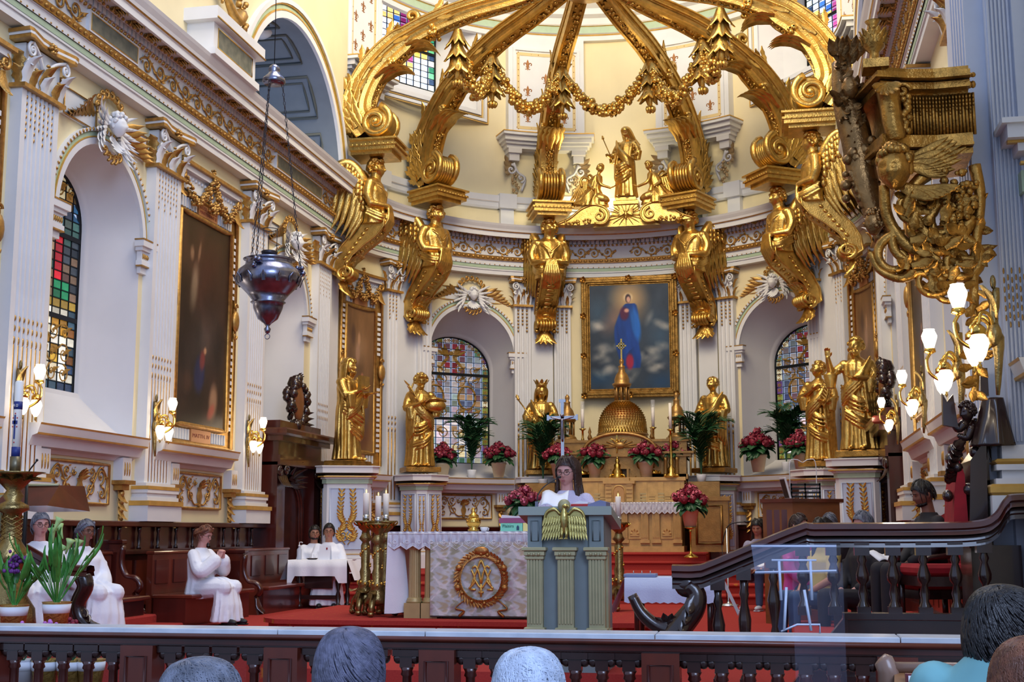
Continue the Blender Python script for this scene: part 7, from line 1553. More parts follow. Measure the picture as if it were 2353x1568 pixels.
fs = thing('flower_stand', 'slim brass flower stand with round foot right of the high altar', 'plant stand', at(1588, 1283, 23.3)); zz = onY(1588, 1212, 23.3)[2] - fs.location.z; mb = MB(); mb.lathe([(.14, 0), (.12, .03), (.03, .08), (.015, .14), (.015, .45), (.03, .48), (.015, .5), (.015, zz - .04), (.13, zz), (0, zz)], 16); mb.obj('stand', BRASS, fs)
hydrangea('pink red hydrangea in ribbed cream pot on the slim brass stand', (fs.location.x, 23.3, fs.location.z + zz), 1.05, seed=10, cols=(.45,))
def palm(label, loc, h, seed):
    t = thing('potted_palm', label, 'potted palm', loc, 0); rr = random.Random(seed); mb = MB(); mb.lathe([(.07, 0), (.1, .17), (.095, .18), (.085, .16), (0, .16)], 18); mb.obj('pot', POTW, t); st = MB()
    for k in range(19):
        f = MB(); a = rr.uniform(0, 2 * PI); L = h * rr.uniform(.6, 1.12); o = rr.uniform(.08, .42); d = np.array((math.cos(a), math.sin(a), 0)); P = spline([(0, 0, .15), d * .04 * L + [0, 0, .15 + L * .45], d * L * o * .55 + [0, 0, .15 + L * .8], d * L * o + [0, 0, .15 + L * (.95 - .3 * o)]], 18); f.tube(P, np.linspace(.008, .003, 18), 4); sd = np.cross(d, (0, 0, 1))
        for i in range(4, 18):
            T = P[min(i + 1, 17)] - P[i - 1]; T /= np.linalg.norm(T)
            for g in (-1, 1): f.leaf(P[i], T * .8 + sd * g * .8 + np.array([0, 0, .1]), (0, 0, 1), .24 * h * math.sin(PI * (i - 3) / 17) + .06, .034, -.2, 0, 4)
        f.obj('frond', LEAF, t)
    return t
palm('tall potted palm in white pot between two crimson hydrangeas under the left window', at(1084, 1100, 26.3), 1.15, 1); palm('potted palm in white pot before the crowned king statue', at(1248, 1122, 25.6), 1.25, 2); palm('potted palm in white pot before the cloaked statue', at(1612, 1112, 25.6), 1.25, 3); palm('potted palm in white pot before the right stained glass window', at(1808, 1083, 26.0), 1.2, 4)
# ------------------------------------------------------------------ credenza table at the left back with its things, and the carved chair
cz = onZ(722, 1392, 0); cx, cy = cz[0], 18.6; P = lambda px, py, Y: onY(px, py, Y)
x0, x1 = P(668, 1290, cy)[0], P(795, 1290, cy)[0]; zt = P(700, 1287, cy)[2]
t = thing('credenza_table', 'small dark carved table under a white cloth by the left doorway', 'table', ((x0 + x1) / 2, cy, 0)); h = (x1 - x0) / 2; mb = MB(); mb.box(-h, h, -.02, .55, zt - .05, zt - .005); mb.obj('table_top', EBONY, t)
for gx in (-1, 1):
    for y in (.05, .48): l = MB(); l.lathe([(.05, 0), (.05, .05), (.025, .08), (.045, .18), (.022, .26), (.05, .4), (.025, .5), (.04, zt - .08), (.04, zt - .05)], 10, (gx * h * .7, y, 0)); l.obj('leg', EBONY, t)
mb = MB(); mb.box(-h * .7, h * .7, .02, .07, .14, .2); mb.box(-h * .5, h * .5, .02, .06, .3, .5); mb.obj('stretcher', EBONY, t)
c = tag(MB().sheet(np.array([[(lerp(-h - .03, h + .03, i / 16), *((.6, zt - .2), (.58, zt), (-.04, zt), (-.055 + .015 * math.sin(i * 1.3), zt - .12), (-.06 + .03 * math.sin(i * 1.3), zt - .24 - .1 * (i > 13 or i < 2)))[j]) for j in range(5)] for i in range(17)])).obj('credenza_cloth', LINEN), 'white cloth draped over the small table by the left doorway', 'tablecloth'); c.location = ((x0 + x1) / 2, cy, 0)
for g in (-1, 1): MB().sheet(np.array([[(g * (h + .03 + .04 * j + .015 * math.sin(k)), -.04 + .6 * k / 8, zt - .1 * j) for j in range(4)] for k in range(9)])).obj('side_drop', LINEN, c)
t = thing('sanitizer_bottle', 'clear pump bottle of hand sanitizer on the credenza cloth', 'bottle', (P(682, 1283, cy)[0], cy + .1, zt)); mb = MB(); mb.lathe([(.035, 0), (.037, .02), (.037, .15), (.015, .18), (.015, .2), (0, .2)], 16); mb.obj('bottle', mat('frosted_plastic', (200, 206, 220), .2, alpha=.75), t); mb = MB(); mb.lathe([(.018, .19), (.018, .22), (.006, .22), (.006, .26)], 10); mb.tube([(0, 0, .26), (.04, 0, .26), (.05, 0, .25)], .007, 6); mb.obj('pump', POTW, t)
t = thing('folded_server_card', 'white folded card standing on the credenza cloth', 'card', (P(742, 1283, cy)[0], cy + .05, zt)); mb = MB(); mb.add([(-.09, 0, 0), (.09, 0, 0), (.09, .05, .21), (-.09, .05, .21), (-.09, .1, 0), (.09, .1, 0)], [(0, 1, 2, 3), (3, 2, 5, 4)], False); mb.obj('card', PAPER, t); mb = MB(); mb.box(.02, .04, .03, .045, .15, .18); mb.obj('red_print', REDV, t)
t = thing('credenza_dish', 'low dark dish with glassware on the credenza cloth', 'dish', (P(712, 1283, cy)[0], cy + .1, zt)); mb = MB(); mb.lathe([(.06, 0), (.09, .02), (.085, .025), (0, .012)], 20); mb.obj('dish', EBONY, t); mb = MB(); [mb.lathe([(.02, .02), (.028, .08), (.025, .08)], 10, (x, 0, 0)) for x in (-.03, .04)]; mb.obj('cruet', CLEAR, t)
# ------------------------------------------------------------------ right: cloth covered side table, floor microphone, organ console
SY = 12.2; x0, x1 = P(1440, 1330, SY)[0], P(1650, 1330, SY)[0]; z1 = P(1500, 1326, SY + .3)[2]; t = thing('side_table', 'low side table under a blue white cloth right of the ambo', 'table', ((x0 + x1) / 2, SY, 0)); h = (x1 - x0) / 2; mb = MB(); mb.box(-h, h, 0, .6, z1 - .06, z1 - .005); mb.obj('table_top', EBONY, t)
for gx in (-1, 1):
    for y in (.05, .55): l = MB(); l.tube([(gx * h * .8, y, 0), (gx * h * .8, y, z1 - .05)], .025, 8); l.obj('leg', EBONY, t)
n = 24; G = [[(lerp(-h - .02, h + .02, i / n), *((.62, z1 - .1), (.6, z1), (-.02, z1), (-.04, z1 - .12), (-.055 + .012 * math.sin(i), z1 - .22 - .012 * (i % 2)))[j]) for j in range(5)] for i in range(n + 1)]
c = tag(MB().sheet(np.array(G)).obj('side_table_cloth', mat('bluish_linen', (196, 206, 236), .85, bump=.15, bscale=80)), 'bluish white scalloped cloth on the low side table', 'tablecloth'); c.location = ((x0 + x1) / 2, SY, 0); [MB().sheet(np.array([[(g * (h + .02 + .05 * j), -.03 + .62 * k / 8 + .02 * math.sin(2 * k), z1 - .11 * j - (.02 if k % 2 else 0) * (j == 3)) for j in range(4)] for k in range(9)])).obj('side_drop', mat('bluish_linen', (196, 206, 236)), c) for g in (-1, 1)]
t = thing('grey_binder', 'flat grey ring binder lying on the side table cloth', 'binder', (P(1475, 1322, SY + .3)[0], SY + .2, z1 + .003)); mb = MB(); mb.box(-.15, .15, -.12, .12, 0, .03, b=.004); mb.obj('cover', mat('grey_blue_cover', (126, 136, 170), .5), t); mb = MB(); [mb.tube([(x, .1, .03), (x, .105, .05), (x, .115, .03)], .005, 5) for x in (-.08, 0, .08)]; mb.obj('ring', STEEL, t)
p = onZ(1677, 1390, 0); t = thing('microphone_stand', 'chrome microphone stand with boom and round foot before the right steps', 'microphone stand', (p[0], 20.2, 0)); mz = P(1660, 1215, 20.2)[2]; mb = MB(); mb.lathe([(.16, 0), (.15, .03), (.03, .05), (.012, .08), (.012, mz)], 20); mb.obj('stand', STEEL, t); mb = MB(); mb.tube(spline([(-.08, 0, mz - .25), (0, 0, mz), (.1, 0, mz + .08), (.3, 0, mz + .1)], 14), .01, 6); mb.ell((.31, 0, mz + .1), (.05, .02, .02), 8, 6); mb.tube([(-.08, 0, mz - .25), (-.06, .02, .6), (-.02, .02, .05)], .006, 5); mb.obj('boom', BLACK, t)
OY = 16.5; x0, xm, x1 = P(1753, 1200, OY)[0], P(1822, 1200, OY)[0], P(1930, 1200, OY + .3)[0]; zo = P(1800, 1150, OY)[2]; t = thing('organ_console', 'brown wooden organ console with panelled back before the right pedestals', 'organ console', ((x0 + x1) / 2, OY, 0)); ox = (x0 + x1) / 2
mb = MB(); mb.prism([(x0 - ox, 0), (xm - ox, -.2), (x1 - ox, .2), (x1 - ox, .8), (x0 - ox, .8)], .0, zo - .03, 2); mb.obj('case', OAK, t); mb = MB(); mb.prism([(x0 - ox - .03, -.03), (xm - ox, -.25), (x1 - ox + .05, .18), (x1 - ox + .05, .85), (x0 - ox - .03, .85)], zo - .03, zo + .015, 2); mb.obj('lid', WOODM, t); pm = MB()
for q in (.25, .5, .75): xx = lerp(x0, xm, q) - ox; yy = lerp(0, -.2, q) - .012; pm.box(xx - .045, xx + .045, yy, yy + .02, .6, zo - .12)
pm.obj('panels', WOODM, t); t = thing('music_desk', 'black slatted music desk standing on the organ console', 'music stand', (P(1850, 1145, OY)[0], OY + .2, zo + .015)); mb = MB(); [mb.box(-.17, .2, -.02, .0, .02 + .05 * k, .045 + .05 * k) for k in range(4)]; mb.box(-.17, -.15, -.02, .02, 0, .2); mb.box(.18, .2, -.02, .02, 0, .2); mb.box(0, .02, -.02, .02, 0, .2); mb.obj('desk', BLACK, t); mb = MB(); [mb.tube(spline([(g * .16 - .01, .03, 0), (g * .16 - .01, .03, .45), (g * .08 - .01, .03, .5), (-.01, .03, .46)], 14), .006, 5) for g in (-1, 1)]; mb.obj('wire_arms', POTW, t)
t = thing('leaning_tablet', 'thin white framed tablet leaning on the organ console top', 'tablet', (P(1812, 1145, OY)[0], OY + .15, zo + .015)); t.rotation_euler = (0, -.25, .3); mb = MB(); mb.box(-.012, .012, -.1, .1, 0, .28, b=.003); mb.obj('frame', POTW, t); mb = MB(); mb.box(-.014, -.012, -.09, .09, .02, .26); mb.obj('screen', BLACK, t)
# ------------------------------------------------------------------ people
SKIN = {k: mat('skin_' + k, c, .55, var=.05, scale=12) for k, c in (('fair', (214, 166, 146)), ('olive', (182, 128, 102)), ('brown', (130, 84, 66)), ('rosy', (206, 150, 140)))}
def skull(d): return np.asarray(d) * np.array([.083, .103, .125])
def hair(kind, seed=1, n=140):
    """scalp cap down to a hairline plus loose strands, local to the head"""
    mb = MB(); rr = random.Random(seed); th = np.linspace(0, 2 * PI, 41)[:-1]; G = []
    back = kind in ('crown', 'wavy', 'dark')
    low = np.array([np.interp(abs((t + PI) % (2 * PI) - PI), [0, .7, 1.2, 1.7, PI], [.56, .5, .12, -.2, -.62 if not back else -.7]) for t in th])
    rows = 12
    for i in range(rows):
        p = [lerp(PI / 2, math.asin(max(min(l, 1), -1)), i / (rows - 1)) for l in low]; G.append([skull((math.cos(a) * math.sin(t), -math.cos(a) * math.cos(t), math.sin(a))) * (1.025 - (.03 if i == rows - 1 else 0) + .012 * math.sin(23 * t + i)) for a, t in zip(p, th)])
    V = np.array(G); F = [(i * 40 + j, i * 40 + (j + 1) % 40, (i + 1) * 40 + (j + 1) % 40, (i + 1) * 40 + j) for i in range(rows - 1) for j in range(40)]; mb.add(V.reshape(-1, 3), F)
    c = np.array((0.0, .45, .89)) if kind != 'wavy' else np.array((.25, .3, .92)); c /= np.linalg.norm(c); e1 = np.cross(c, (1, .1, 0)); e1 /= np.linalg.norm(e1); e2 = np.cross(c, e1)
    for k in range(n):
        a = rr.uniform(0, 2 * PI); r0 = rr.uniform(.03, 1.7); L = {'crown': .42, 'wavy': .9, 'dark': .25}.get(kind, .6); sw = {'crown': .35, 'wavy': .9}.get(kind, .2); P = []
        for q in np.linspace(0, 1, 6):
            r = r0 + L * q; b = a + sw * q + (.25 * math.sin(6 * q + k) if kind == 'wavy' else 0); d = c * math.cos(r) + (e1 * math.cos(b) + e2 * math.sin(b)) * math.sin(r); P.append(skull(d) * (1.05 + .02 * math.sin(PI * q) + (.05 * math.sin(PI * q) if kind == 'wavy' else 0)))
        if P[-1][1] < -.06 and P[-1][2] < .07 or P[-1][2] < -.1: continue
        mb.tube(P, np.array([.003, .004, .004, .0035, .003, .001]) * ((1.2 if kind == 'wavy' else 1) if n < 300 else .62), 4)
    if kind == 'long':
        for g in (-1, 1):
            for k in range(16):
                q = k / 15; x = .074 + .018 * q; y = lerp(-.01, .075, q); mb.tube(spline([(g * .03, y * .6 + .01, .122), (g * x, y + .005, .05), (g * (x + .002), y * 1.05, -.08), (g * (x + .01 + .015 * math.sin(k)), y - .03, -.22), (g * (x - .01 + .03 * math.sin(2 * k)), y - .05, -.34 - .03 * rr.random())], 16), [.015] * 14 + [.01, .004], 5)
    if kind == 'bun': mb.ell((0, .11, -.02), (.05, .05, .06), 10, 8); [mb.tube(spline([(g * .05, -.05, .1), (g * .085, .0, .04), (g * .06, .09, -.03)], 8), .018, 5) for g in (-1, 1)]
    if kind == 'tight curls': [mb.ell(skull((math.cos(a) * math.cos(p), math.sin(a) * math.cos(p), math.sin(p))) * 1.03, .012, 5, 4) for a, p in [(rr.uniform(-.2, PI + .2), rr.uniform(-.3, 1.4)) for _ in range(60)]]
    return mb
NK = .178
def person(label, loc, rz, skin, hk, hcol, cloth, sit=.4, yaw=0, pitch=.1, arms=None, glasses=False, legs=None, alb=False, beard=False, s=1.0, shoes=BLACK, vox=.009, roll=0, torso=True):
    """sit: seat height or None for standing. Body, hair, garments and glasses are children."""
    t = thing('person', label, 'person', loc, rz, None, s); hp = sit + .08 if sit is not None else .9; ns = hp + .5; b = MB(); sk = SKIN[skin]
    hd = head_pts(1.04, 'adult', 34, 30); hm = put_head(b, hd, (0, -.02 - .05 * max(pitch, 0), ns + NK), yaw, pitch, roll)
    limb(b, [(0, .01, ns - .02), (0, .0, ns + .05), (0, -.01, ns + .11)], [.064, .056, .054]); robe(b, [(hp - .1, 0, 0, .15, .1), (hp + .15, 0, 0, .135, .095), (hp + .38, 0, 0, .165, .1), (ns - .03, 0, .01, .12, .07), (ns + .01, 0, .01, .05, .05)], 24, 14, 0, 5)
    A = arms or [(-1, (-.22, -.08, ns - .3), (-.08, -.27, hp + .05), (.6, -.6, 0), (0, -.2, 1), .5), (1, (.22, -.08, ns - .3), (.08, -.27, hp + .06), (-.6, -.6, 0), (0, -.2, -1), .5)]
    for g, el, wr, d, nn, cu in A: limb(b, [(g * .165, .01, ns - .06), ((g * .175 + el[0]) / 2, el[1] / 2, (ns - .06 + el[2]) / 2), el], [.055, .047, .04]); limb(b, [el, (np.array(el) + np.array(wr)) / 2, wr], [.04, .035, .026]); hand(b, wr, d, nn, 1.0, cu, g)
    K = []
    for g in (-1, 1):
        k = (g * .11, -.44, hp + .02) if sit is not None else (g * .09, -.02, .5); f = (g * .11, -.46 if sit is not None else 0, .07); K.append((k, f)); limb(b, [(g * .09, 0, hp - .02), k], [.085, .06]); limb(b, [k, f], [.058, .04])
    o = b.obj('body', sk, t); remesh(o, vox, 1, .4)
    hh = hair(hk, sum(map(ord, label)) % 97); hh.map(lambda v: v * 1.045 if hair.__defaults__[1] < 300 else np.stack([v[:, 0] * 1.1, v[:, 1] * 1.03, np.where(v[:, 2] > 0, .45 * v[:, 2] + .07 * np.sin(np.clip(v[:, 2] / .14, 0, 1) * PI / 2), v[:, 2])], 1)).xf(hm); hh.obj('hair', hcol, t)
    e = MB(); [e.ell((g * .031, -.0835, .011), (.012, .005, .0035), 8, 5) for g in (-1, 1)]; [e.tube([(g * .015, -.092, .03), (g * .032, -.092, .035), (g * .05, -.083, .03)], .0035, 5) for g in (-1, 1)]; e.map(lambda v: v * 1.04).xf(hm); e.obj('eyes', mat('dark_eyes', (40, 28, 26), .4), t)
    l = MB(); l.ell((0, -.0975, -.053), (.019, .006, .004), 8, 5); l.ell((0, -.0975, -.063), (.016, .006, .0045), 8, 5); l.map(lambda v: v * 1.04).xf(hm); l.obj('lips', mat('lip_colour', (158, 84, 84), .5), t)
    if glasses:
        q = MB(); [q.tube([(g * .033 + .024 * math.cos(a), -.104, .008 + .018 * math.sin(a)) for a in np.linspace(0, 2 * PI, 15)], .0022, 4) for g in (-1, 1)]; q.tube([(-.01, -.106, .01), (0, -.112, .012), (.01, -.106, .01)], .002, 4); [q.tube([(g * .057, -.104, .012), (g * .078, -.06, .012), (g * .08, .01, .008)], .002, 4) for g in (-1, 1)]; q.map(lambda v: v * 1.04).xf(hm); q.obj('glasses', BLACK, t)
    if beard: q = MB(); rr = random.Random(2); [q.ell((.056 * math.sin(a) * k, -.08 * math.cos(a) * k - .006, -.075 - .045 * (1 - k)), .011, 5, 4) for a, k in [(rr.uniform(-1.4, 1.4), rr.uniform(.7, 1.04)) for _ in range(60)]]; q.xf(hm); q.obj('beard', hcol, t)
    c = MB(); w = 1.22 if alb else 1.1
    secs = [(hp - .12, 0, .0, .2 * w, .15 * w), (hp + .12, 0, 0, .16 * w, .12 * w), (hp + .38, 0, 0, .185 * w, .115 * w), (ns - .05, 0, .01, .15, .085), (ns + .02, 0, .01, .075, .07)]
    robe(c, secs, 40, 30, .05, 9, sum(map(ord, label)) % 50)
    for g, el, wr, d, nn, cu in A:
        el, wr = np.array(el), np.array(wr); e2 = lerp(el, wr, .75) if alb or cloth[1] else lerp((g * .17, 0, ns - .06), el, .8)
        if alb or cloth[1]: limb(c, [(g * .16, .01, ns - .07), el, e2], [.075, .08, .095] if alb else [.068, .06, .045]); c.tube([el + [g * .05, 0, -.02], lerp(el, (g * .17, 0, ns), .5) + [g * .05, -.03, 0]], .02, 5)
        else: limb(c, [(g * .16, .01, ns - .07), e2], [.072, .066])
    if alb:
        if sit is not None:
            for k, f in K: limb(c, [(k[0] * .8, 0, hp - .01), (k[0], k[1] * .6, hp + .01), k], [.13, .12, .1])
            robe(c, [(.04, 0, -.42, .25, .15), (.25, 0, -.42, .225, .13), (hp, 0, -.4, .2, .1), (hp + .08, 0, -.36, .14, .08)], 44, 26, .09, 10, 3)
            for x in (-.08, 0, .08): c.tube(spline([(x, -.1, hp + .12), (x * 1.2, -.3, hp + .13), (x * 1.5, -.5, hp + .02)], 8), .025, 5)
    o = c.obj('alb' if alb else 'top', cloth[0], t); remesh(o, .013, 1, .5)
    if not alb:
        l = MB()
        for k, f in K: limb(l, [(k[0] * .8, .02, hp - .03), lerp(np.array((k[0] * .8, 0, hp - .03)), np.array(k), .6), k], [.1, .09, .072]); limb(l, [k, lerp(np.array(k), np.array(f), .5), (f[0], f[1], f[2] + .03)], [.07, .062, .052])
        l.ell((0, .0, hp - .02), (.17, .13, .11), 12, 8); o = l.obj('trousers', legs or BLACK, t); remesh(o, .014, 1)
    sh = MB(); [(sh.ell((f[0], f[1] - .07, .04), (.048, .125, .042), 12, 8), sh.box(f[0] - .045, f[0] + .045, f[1] - .18, f[1] + .05, 0, .02, b=.008)) for k, f in K]; sh.obj('shoes', shoes, t); return t
HB, HG, HK, HS = mat('dark_brown_hair', (52, 30, 26), .45, var=.3, scale=30, bump=.35, bscale=55), mat('grey_hair', (104, 108, 122), .5, var=.35, scale=24, bump=.35, bscale=55), mat('black_hair', (22, 18, 20), .4, bump=.35, bscale=55), mat('silver_hair', (186, 196, 214), .45, var=.2, scale=26, bump=.35, bscale=55)
DEN, WH, DK = mat('blue_denim', (62, 84, 120), .8, var=.15), mat('white_lace_top', (206, 198, 224), .8, bump=.5, bscale=70), mat('dark_cloth', (34, 32, 38), .8)
p = onY(1306, 1100, 11.0); pl = person('woman with long dark hair and glasses reading at the ambo in a white lace top', (p[0] - .02, 11.05, .05), -.05, 'rosy', 'long', HB, (WH, False), None, -.08, .2, glasses=True, vox=.0065, legs=DK,
    arms=[(-1, (-.27, -.05, 1.12), (-.1, -.2, 1.26), (.5, -.8, .1), (0, 0, -1), .3), (1, (.28, -.08, 1.14), (.06, -.26, 1.27), (-.6, -.7, .2), (0, 0, -1), .35)])
person('woman in white alb with brown hair bun sitting with hands clasped before her chin', (-7.02, 15.25, 0), 1.35, 'rosy', 'bun', mat('auburn_hair', (110, 64, 44), .45, var=.3, scale=30, bump=.35, bscale=55), (ALB, True), .36, 0, .38, glasses=True, alb=True, s=.98, vox=.0075,
    arms=[(-1, (-.24, -.16, .66), (-.04, -.3, .83), (.35, -.2, 1), (1, 0, 0), .9), (1, (.24, -.16, .66), (.04, -.3, .83), (-.35, -.2, 1), (-1, 0, 0), .9)])
p = onY(190, 1300, 13.1); person('grey haired server in white alb with glasses on the left bench, looking right', (p[0], 13.1, .02), 1.15, 'brown', 'bun', HG, (ALB, True), .36, .05, .1, glasses=True, alb=True)
p = onY(88, 1300, 12.1); person('server in white alb half hidden behind the fluted wooden lectern at far left', (p[0], 12.1, .02), .55, 'rosy', 'short', HG, (ALB, True), .4, .3, .1, glasses=True, alb=True, s=1.02)
p = onY(722, 1230, 19.75); person('dark haired bearded server in white alb seated behind the credenza, left of two', (p[0], 19.75, 0), .5, 'olive', 'short', HK, (ALB, True), .36, 0, .1, glasses=True, alb=True, beard=True)
p = onY(756, 1230, 19.2); person('short haired server in white alb with red badge seated behind the credenza, right of two', (p[0], 19.2, 0), .3, 'olive', 'short', HK, (ALB, True), .38, 0, .05, glasses=True, alb=True)
p = onY(1742, 1230, 19.3); person('woman with black hair and jeans reading a paper before the right steps', (p[0], 19.5, 0), -.25, 'olive', 'long', HK, (mat('grey_lilac_shirt', (150, 146, 170), .8), True), .42, 0, .35, legs=DEN, shoes=mat('white_trainers', (190, 196, 210), .6))
p = onY(1832, 1230, 14.2); person('person in bright pink shirt seated behind the transparent lectern', (p[0], 14.2, 0), .9, 'rosy', 'short', HB, (mat('pink_shirt', (196, 74, 150), .8), True), .42, .2, .1, legs=DEN)
p = onY(1893, 1260, 13.2); person('woman with long black hair in yellow top and jeans behind the transparent lectern', (p[0], 13.2, 0), -1.0, 'olive', 'long', HK, (mat('yellow_shirt', (206, 186, 110), .8), False), .4, .5, .2, legs=DEN, s=.97)
p = onY(2132, 1170, 12.0); person('bearded man with short dark hair looking down beside the red chair', (p[0], 12.0, .24), -1.25, 'brown', 'short', HK, (DK, True), .44, 0, .35, legs=DK, beard=True)
p = onY(1990, 1230, 12.8); person('grey haired person in dark jacket holding a paper, head just over the stair rail', (p[0], 12.8, 0), -.9, 'rosy', 'short', HG, (DK, True), .42, 0, .2, legs=DK)
p = onY(1906, 1220, 15.2); person('grey haired person hidden behind the stair rail before the organ console', (p[0], 15.2, 0), PI - .4, 'rosy', 'short', HG, (DK, True), .44, 0, 0, legs=DK)
def front(label, px, top, Y, hk, hcol, skin, cloth, rz=PI, roll=0, n=700, s=1.0):
    p = onY(px, top, Y); zt = p[2]; return person(label, (p[0], Y, zt - (.45 + .08 + .5 + NK + .132) * s), rz, skin, hk, hcol, (cloth, True), .45, 0, .12, roll=roll, legs=DK, s=s)
_n = hair.__defaults__; hair.__defaults__ = (1, 2000); NK = .12
front('man seen from behind with close cropped greying hair, before the altar', 797, 1440, 3.45, 'crown', mat('cropped_grey_hair', (92, 92, 112), .6, var=.35, scale=40, bump=.35, bscale=55), 'rosy', DK)
front('person seen from behind with wavy silver hair, before the ambo', 1210, 1489, 3.5, 'wavy', HS, 'fair', DK)
front('person seen from behind with grey hair at lower left', 450, 1512, 2.85, 'wavy', HG, 'fair', DK)
NK = .05
front('man seen from behind with thick dark hair and teal shirt at lower right', 2296, 1342, 3.3, 'dark', HK, 'rosy', mat('teal_shirt', (116, 170, 174), .8), 2.75)
NK = .12
front('person seen from behind with auburn hair in the lower right corner', 2392, 1462, 2.75, 'wavy', mat('auburn_hair', (110, 64, 44)), 'fair', DK)
hair.__defaults__ = _n
for px, py, Y, rz, lb in ((1740, 1300, 18.95, 0, 'white paper in the lap of the woman reading before the right steps'), (2034, 1290, 12.3, .5, 'white paper held by the person in dark jacket')):
    q = onY(px, py, Y); sheet_thing('paper_sheet', lb, 'paper', q, rz, .12, .09, .08, PAPER)
# ------------------------------------------------------------------ communion rail along the front
RY = 7.0
def rx(px): return onY(px, 1470, RY)[0]
rz1 = onY(1176, 1447, RY + .2)[2]; rw = onY(1176, 1486, RY - .06)[2]; xl, xr = -6.0, 3.2
rail = thing('communion_rail', 'long dark wooden communion rail with white marble top across the front', 'rail', (-1.5, RY, -.3))
def R(nm, m, fn): mb = MB(); fn(mb); return mb.obj(nm, m, rail, True)
sl = [xl, rx(642), rx(980), rx(1506), rx(2068), xr]
for a, b in zip(sl[:-1], sl[1:]): R('marble_slab', MARBLE, lambda m: m.box(a + .003, b - .003, RY - .03, RY + .22, rz1 - .042, rz1, b=.004))
R('wood_rail', WOODM, lambda m: m.tube([(xl, RY + .06, rw + .03), (xr, RY + .06, rw + .03)], .105, 14, .27, up=(0, 0, 1)))
R('moulding', WOOD, lambda m: (m.box(xl, xr, RY, RY + .14, rw - .02, rw + .01), m.box(xl, xr, RY + .02, RY + .12, rw - .035, rw - .02), m.box(xl, xr, RY, RY + .16, -.45, -.22)))
posts = [rx(p) for p in (-40, 318, 648, 1005, 1517)] + [rx(2060)]; zt = rw - .03
po = MB(); po.box(-.1, .1, -.02, .14, -.3, zt); me = po.mesh('post', WOODM); pp = MB(); pp.tube([(-.06, -.025, -.1), (.06, -.025, -.1), (.06, -.025, zt - .06), (-.06, -.025, zt - .06)], .01, 5, closed=True); mp_ = pp.mesh('post_moulding', WOOD)
bl = MB(); bl.lathe([(.05, -.25), (.05, -.2), (.03, -.17), (.06, -.05), (.065, .02), (.045, .1), (.026, .2), (.026, zt - .15), (.036, zt - .14), (.03, zt - .12), (.04, zt - .1)], 14); mb_ = bl.mesh('baluster', WOOD)
br = MB(); [br.ell((g * .05, 0, zt - .05), (.03, .04, .035), 8, 6) for g in (-1, 1)]; br.box(-.075, .075, -.04, .04, zt - .04, zt); br.box(-.035, .035, -.03, .03, zt - .1, zt - .03); mr = br.mesh('scalloped_bracket', EBONY)
for x in posts: o = inst('post', me, rail, trm(x, RY, 0)); q = link('post_moulding', mp_, o)
for a, b in zip(posts[:-1], posts[1:]):
    n = int((b - a - .2) / .142)
    for i in range(n): x = lerp(a + .1, b - .1, (i + .5) / n); inst('baluster', mb_, rail, trm(x, RY + .06, 0)); inst('scalloped_bracket', mr, rail, trm(x, RY + .06, 0))
# ------------------------------------------------------------------ dark stair rail at the right with turned balusters
SR = 9.3
def s3(px, py, Y=SR): return onY(px, py, Y)
st = thing('stair_rail', 'dark polished stair balustrade with turned balusters and curved end at the right', 'balustrade', s3(1900, 1420))
def S(nm, m, fn): mb = MB(); fn(mb); return mb.obj(nm, m, st, True)
top = [s3(1545, 1312), s3(1600, 1312), s3(1640, 1300), s3(1830, 1222), s3(1880, 1217), s3(2100, 1216), s3(2240, 1212), s3(2285, 1195), s3(2310, 1160), s3(2340, 1150), s3(2500, 1150)]
def prof_sweep(m, P, w, h): 
    P = np.array(P); sec = [(-w, -h), (w, -h), (w * .8, -h * .3), (w, 0), (w * .8, h * .8), (0, h), (-w * .8, h * .8), (-w, 0), (-w * .8, -h * .3)]; k = len(sec)
    m.add(np.array([[p + np.array([0, a, b]) for a, b in sec] for p in P]).reshape(-1, 3), [(i * k + j, (i + 1) * k + j, (i + 1) * k + (j + 1) % k, i * k + (j + 1) % k) for i in range(len(P) - 1) for j in range(k)] + [tuple(range(k))], False)
S('hand_rail', WOOD, lambda m: prof_sweep(m, spline(top, 60), .085, .045)); S('lower_moulding', EBONY, lambda m: prof_sweep(m, spline([p - [0, 0, .085] for p in top], 60), .05, .04))
S('bottom_rail', EBONY, lambda m: (m.box(s3(1880, 0)[0], 3, SR - .07, SR + .07, s3(1900, 1422)[2], s3(1900, 1408)[2]), m.box(s3(1880, 0)[0], 3, SR - .04, SR + .04, .05, s3(1900, 1424)[2]), m.box(s3(1880, 0)[0], 3, SR - .1, SR + .1, .05, .14))); S('stair_string', EBONY, lambda m: m.prism([(s3(1760, 0)[0], .05), (s3(1890, 0)[0], s3(1890, 1408)[2]), (s3(1890, 0)[0], .05)], SR - .06, SR + .06, 1))
TP = spline(top, 200)
for px, zb in ((1648, .05), (1708, .05), (1776, .26), (1845, .55), (1915, .55), (1981, .55), (2052, .55), (2122, .55), (2195, .55), (2262, .55)):
    x = s3(px, 1300)[0]; zt_ = TP[np.argmin(np.abs(TP[:, 0] - x))][2] - .12; h = zt_ - zb
    S('turned_baluster', EBONY, lambda m: (m.lathe([(.04, 0), (.04, .06), (.024, .09), (.034, .14), (.02, .2), (.042, h * .5), (.045, h * .58), (.022, h * .74), (.034, h * .8), (.024, h * .86), (.03, h - .05)], 12, (x, SR, zb)), m.box(x - .05, x + .05, SR - .045, SR + .045, zt_ - .06, zt_ + .03), m.box(x - .045, x + .045, SR - .04, SR + .04, zb - .01, zb + .05)))
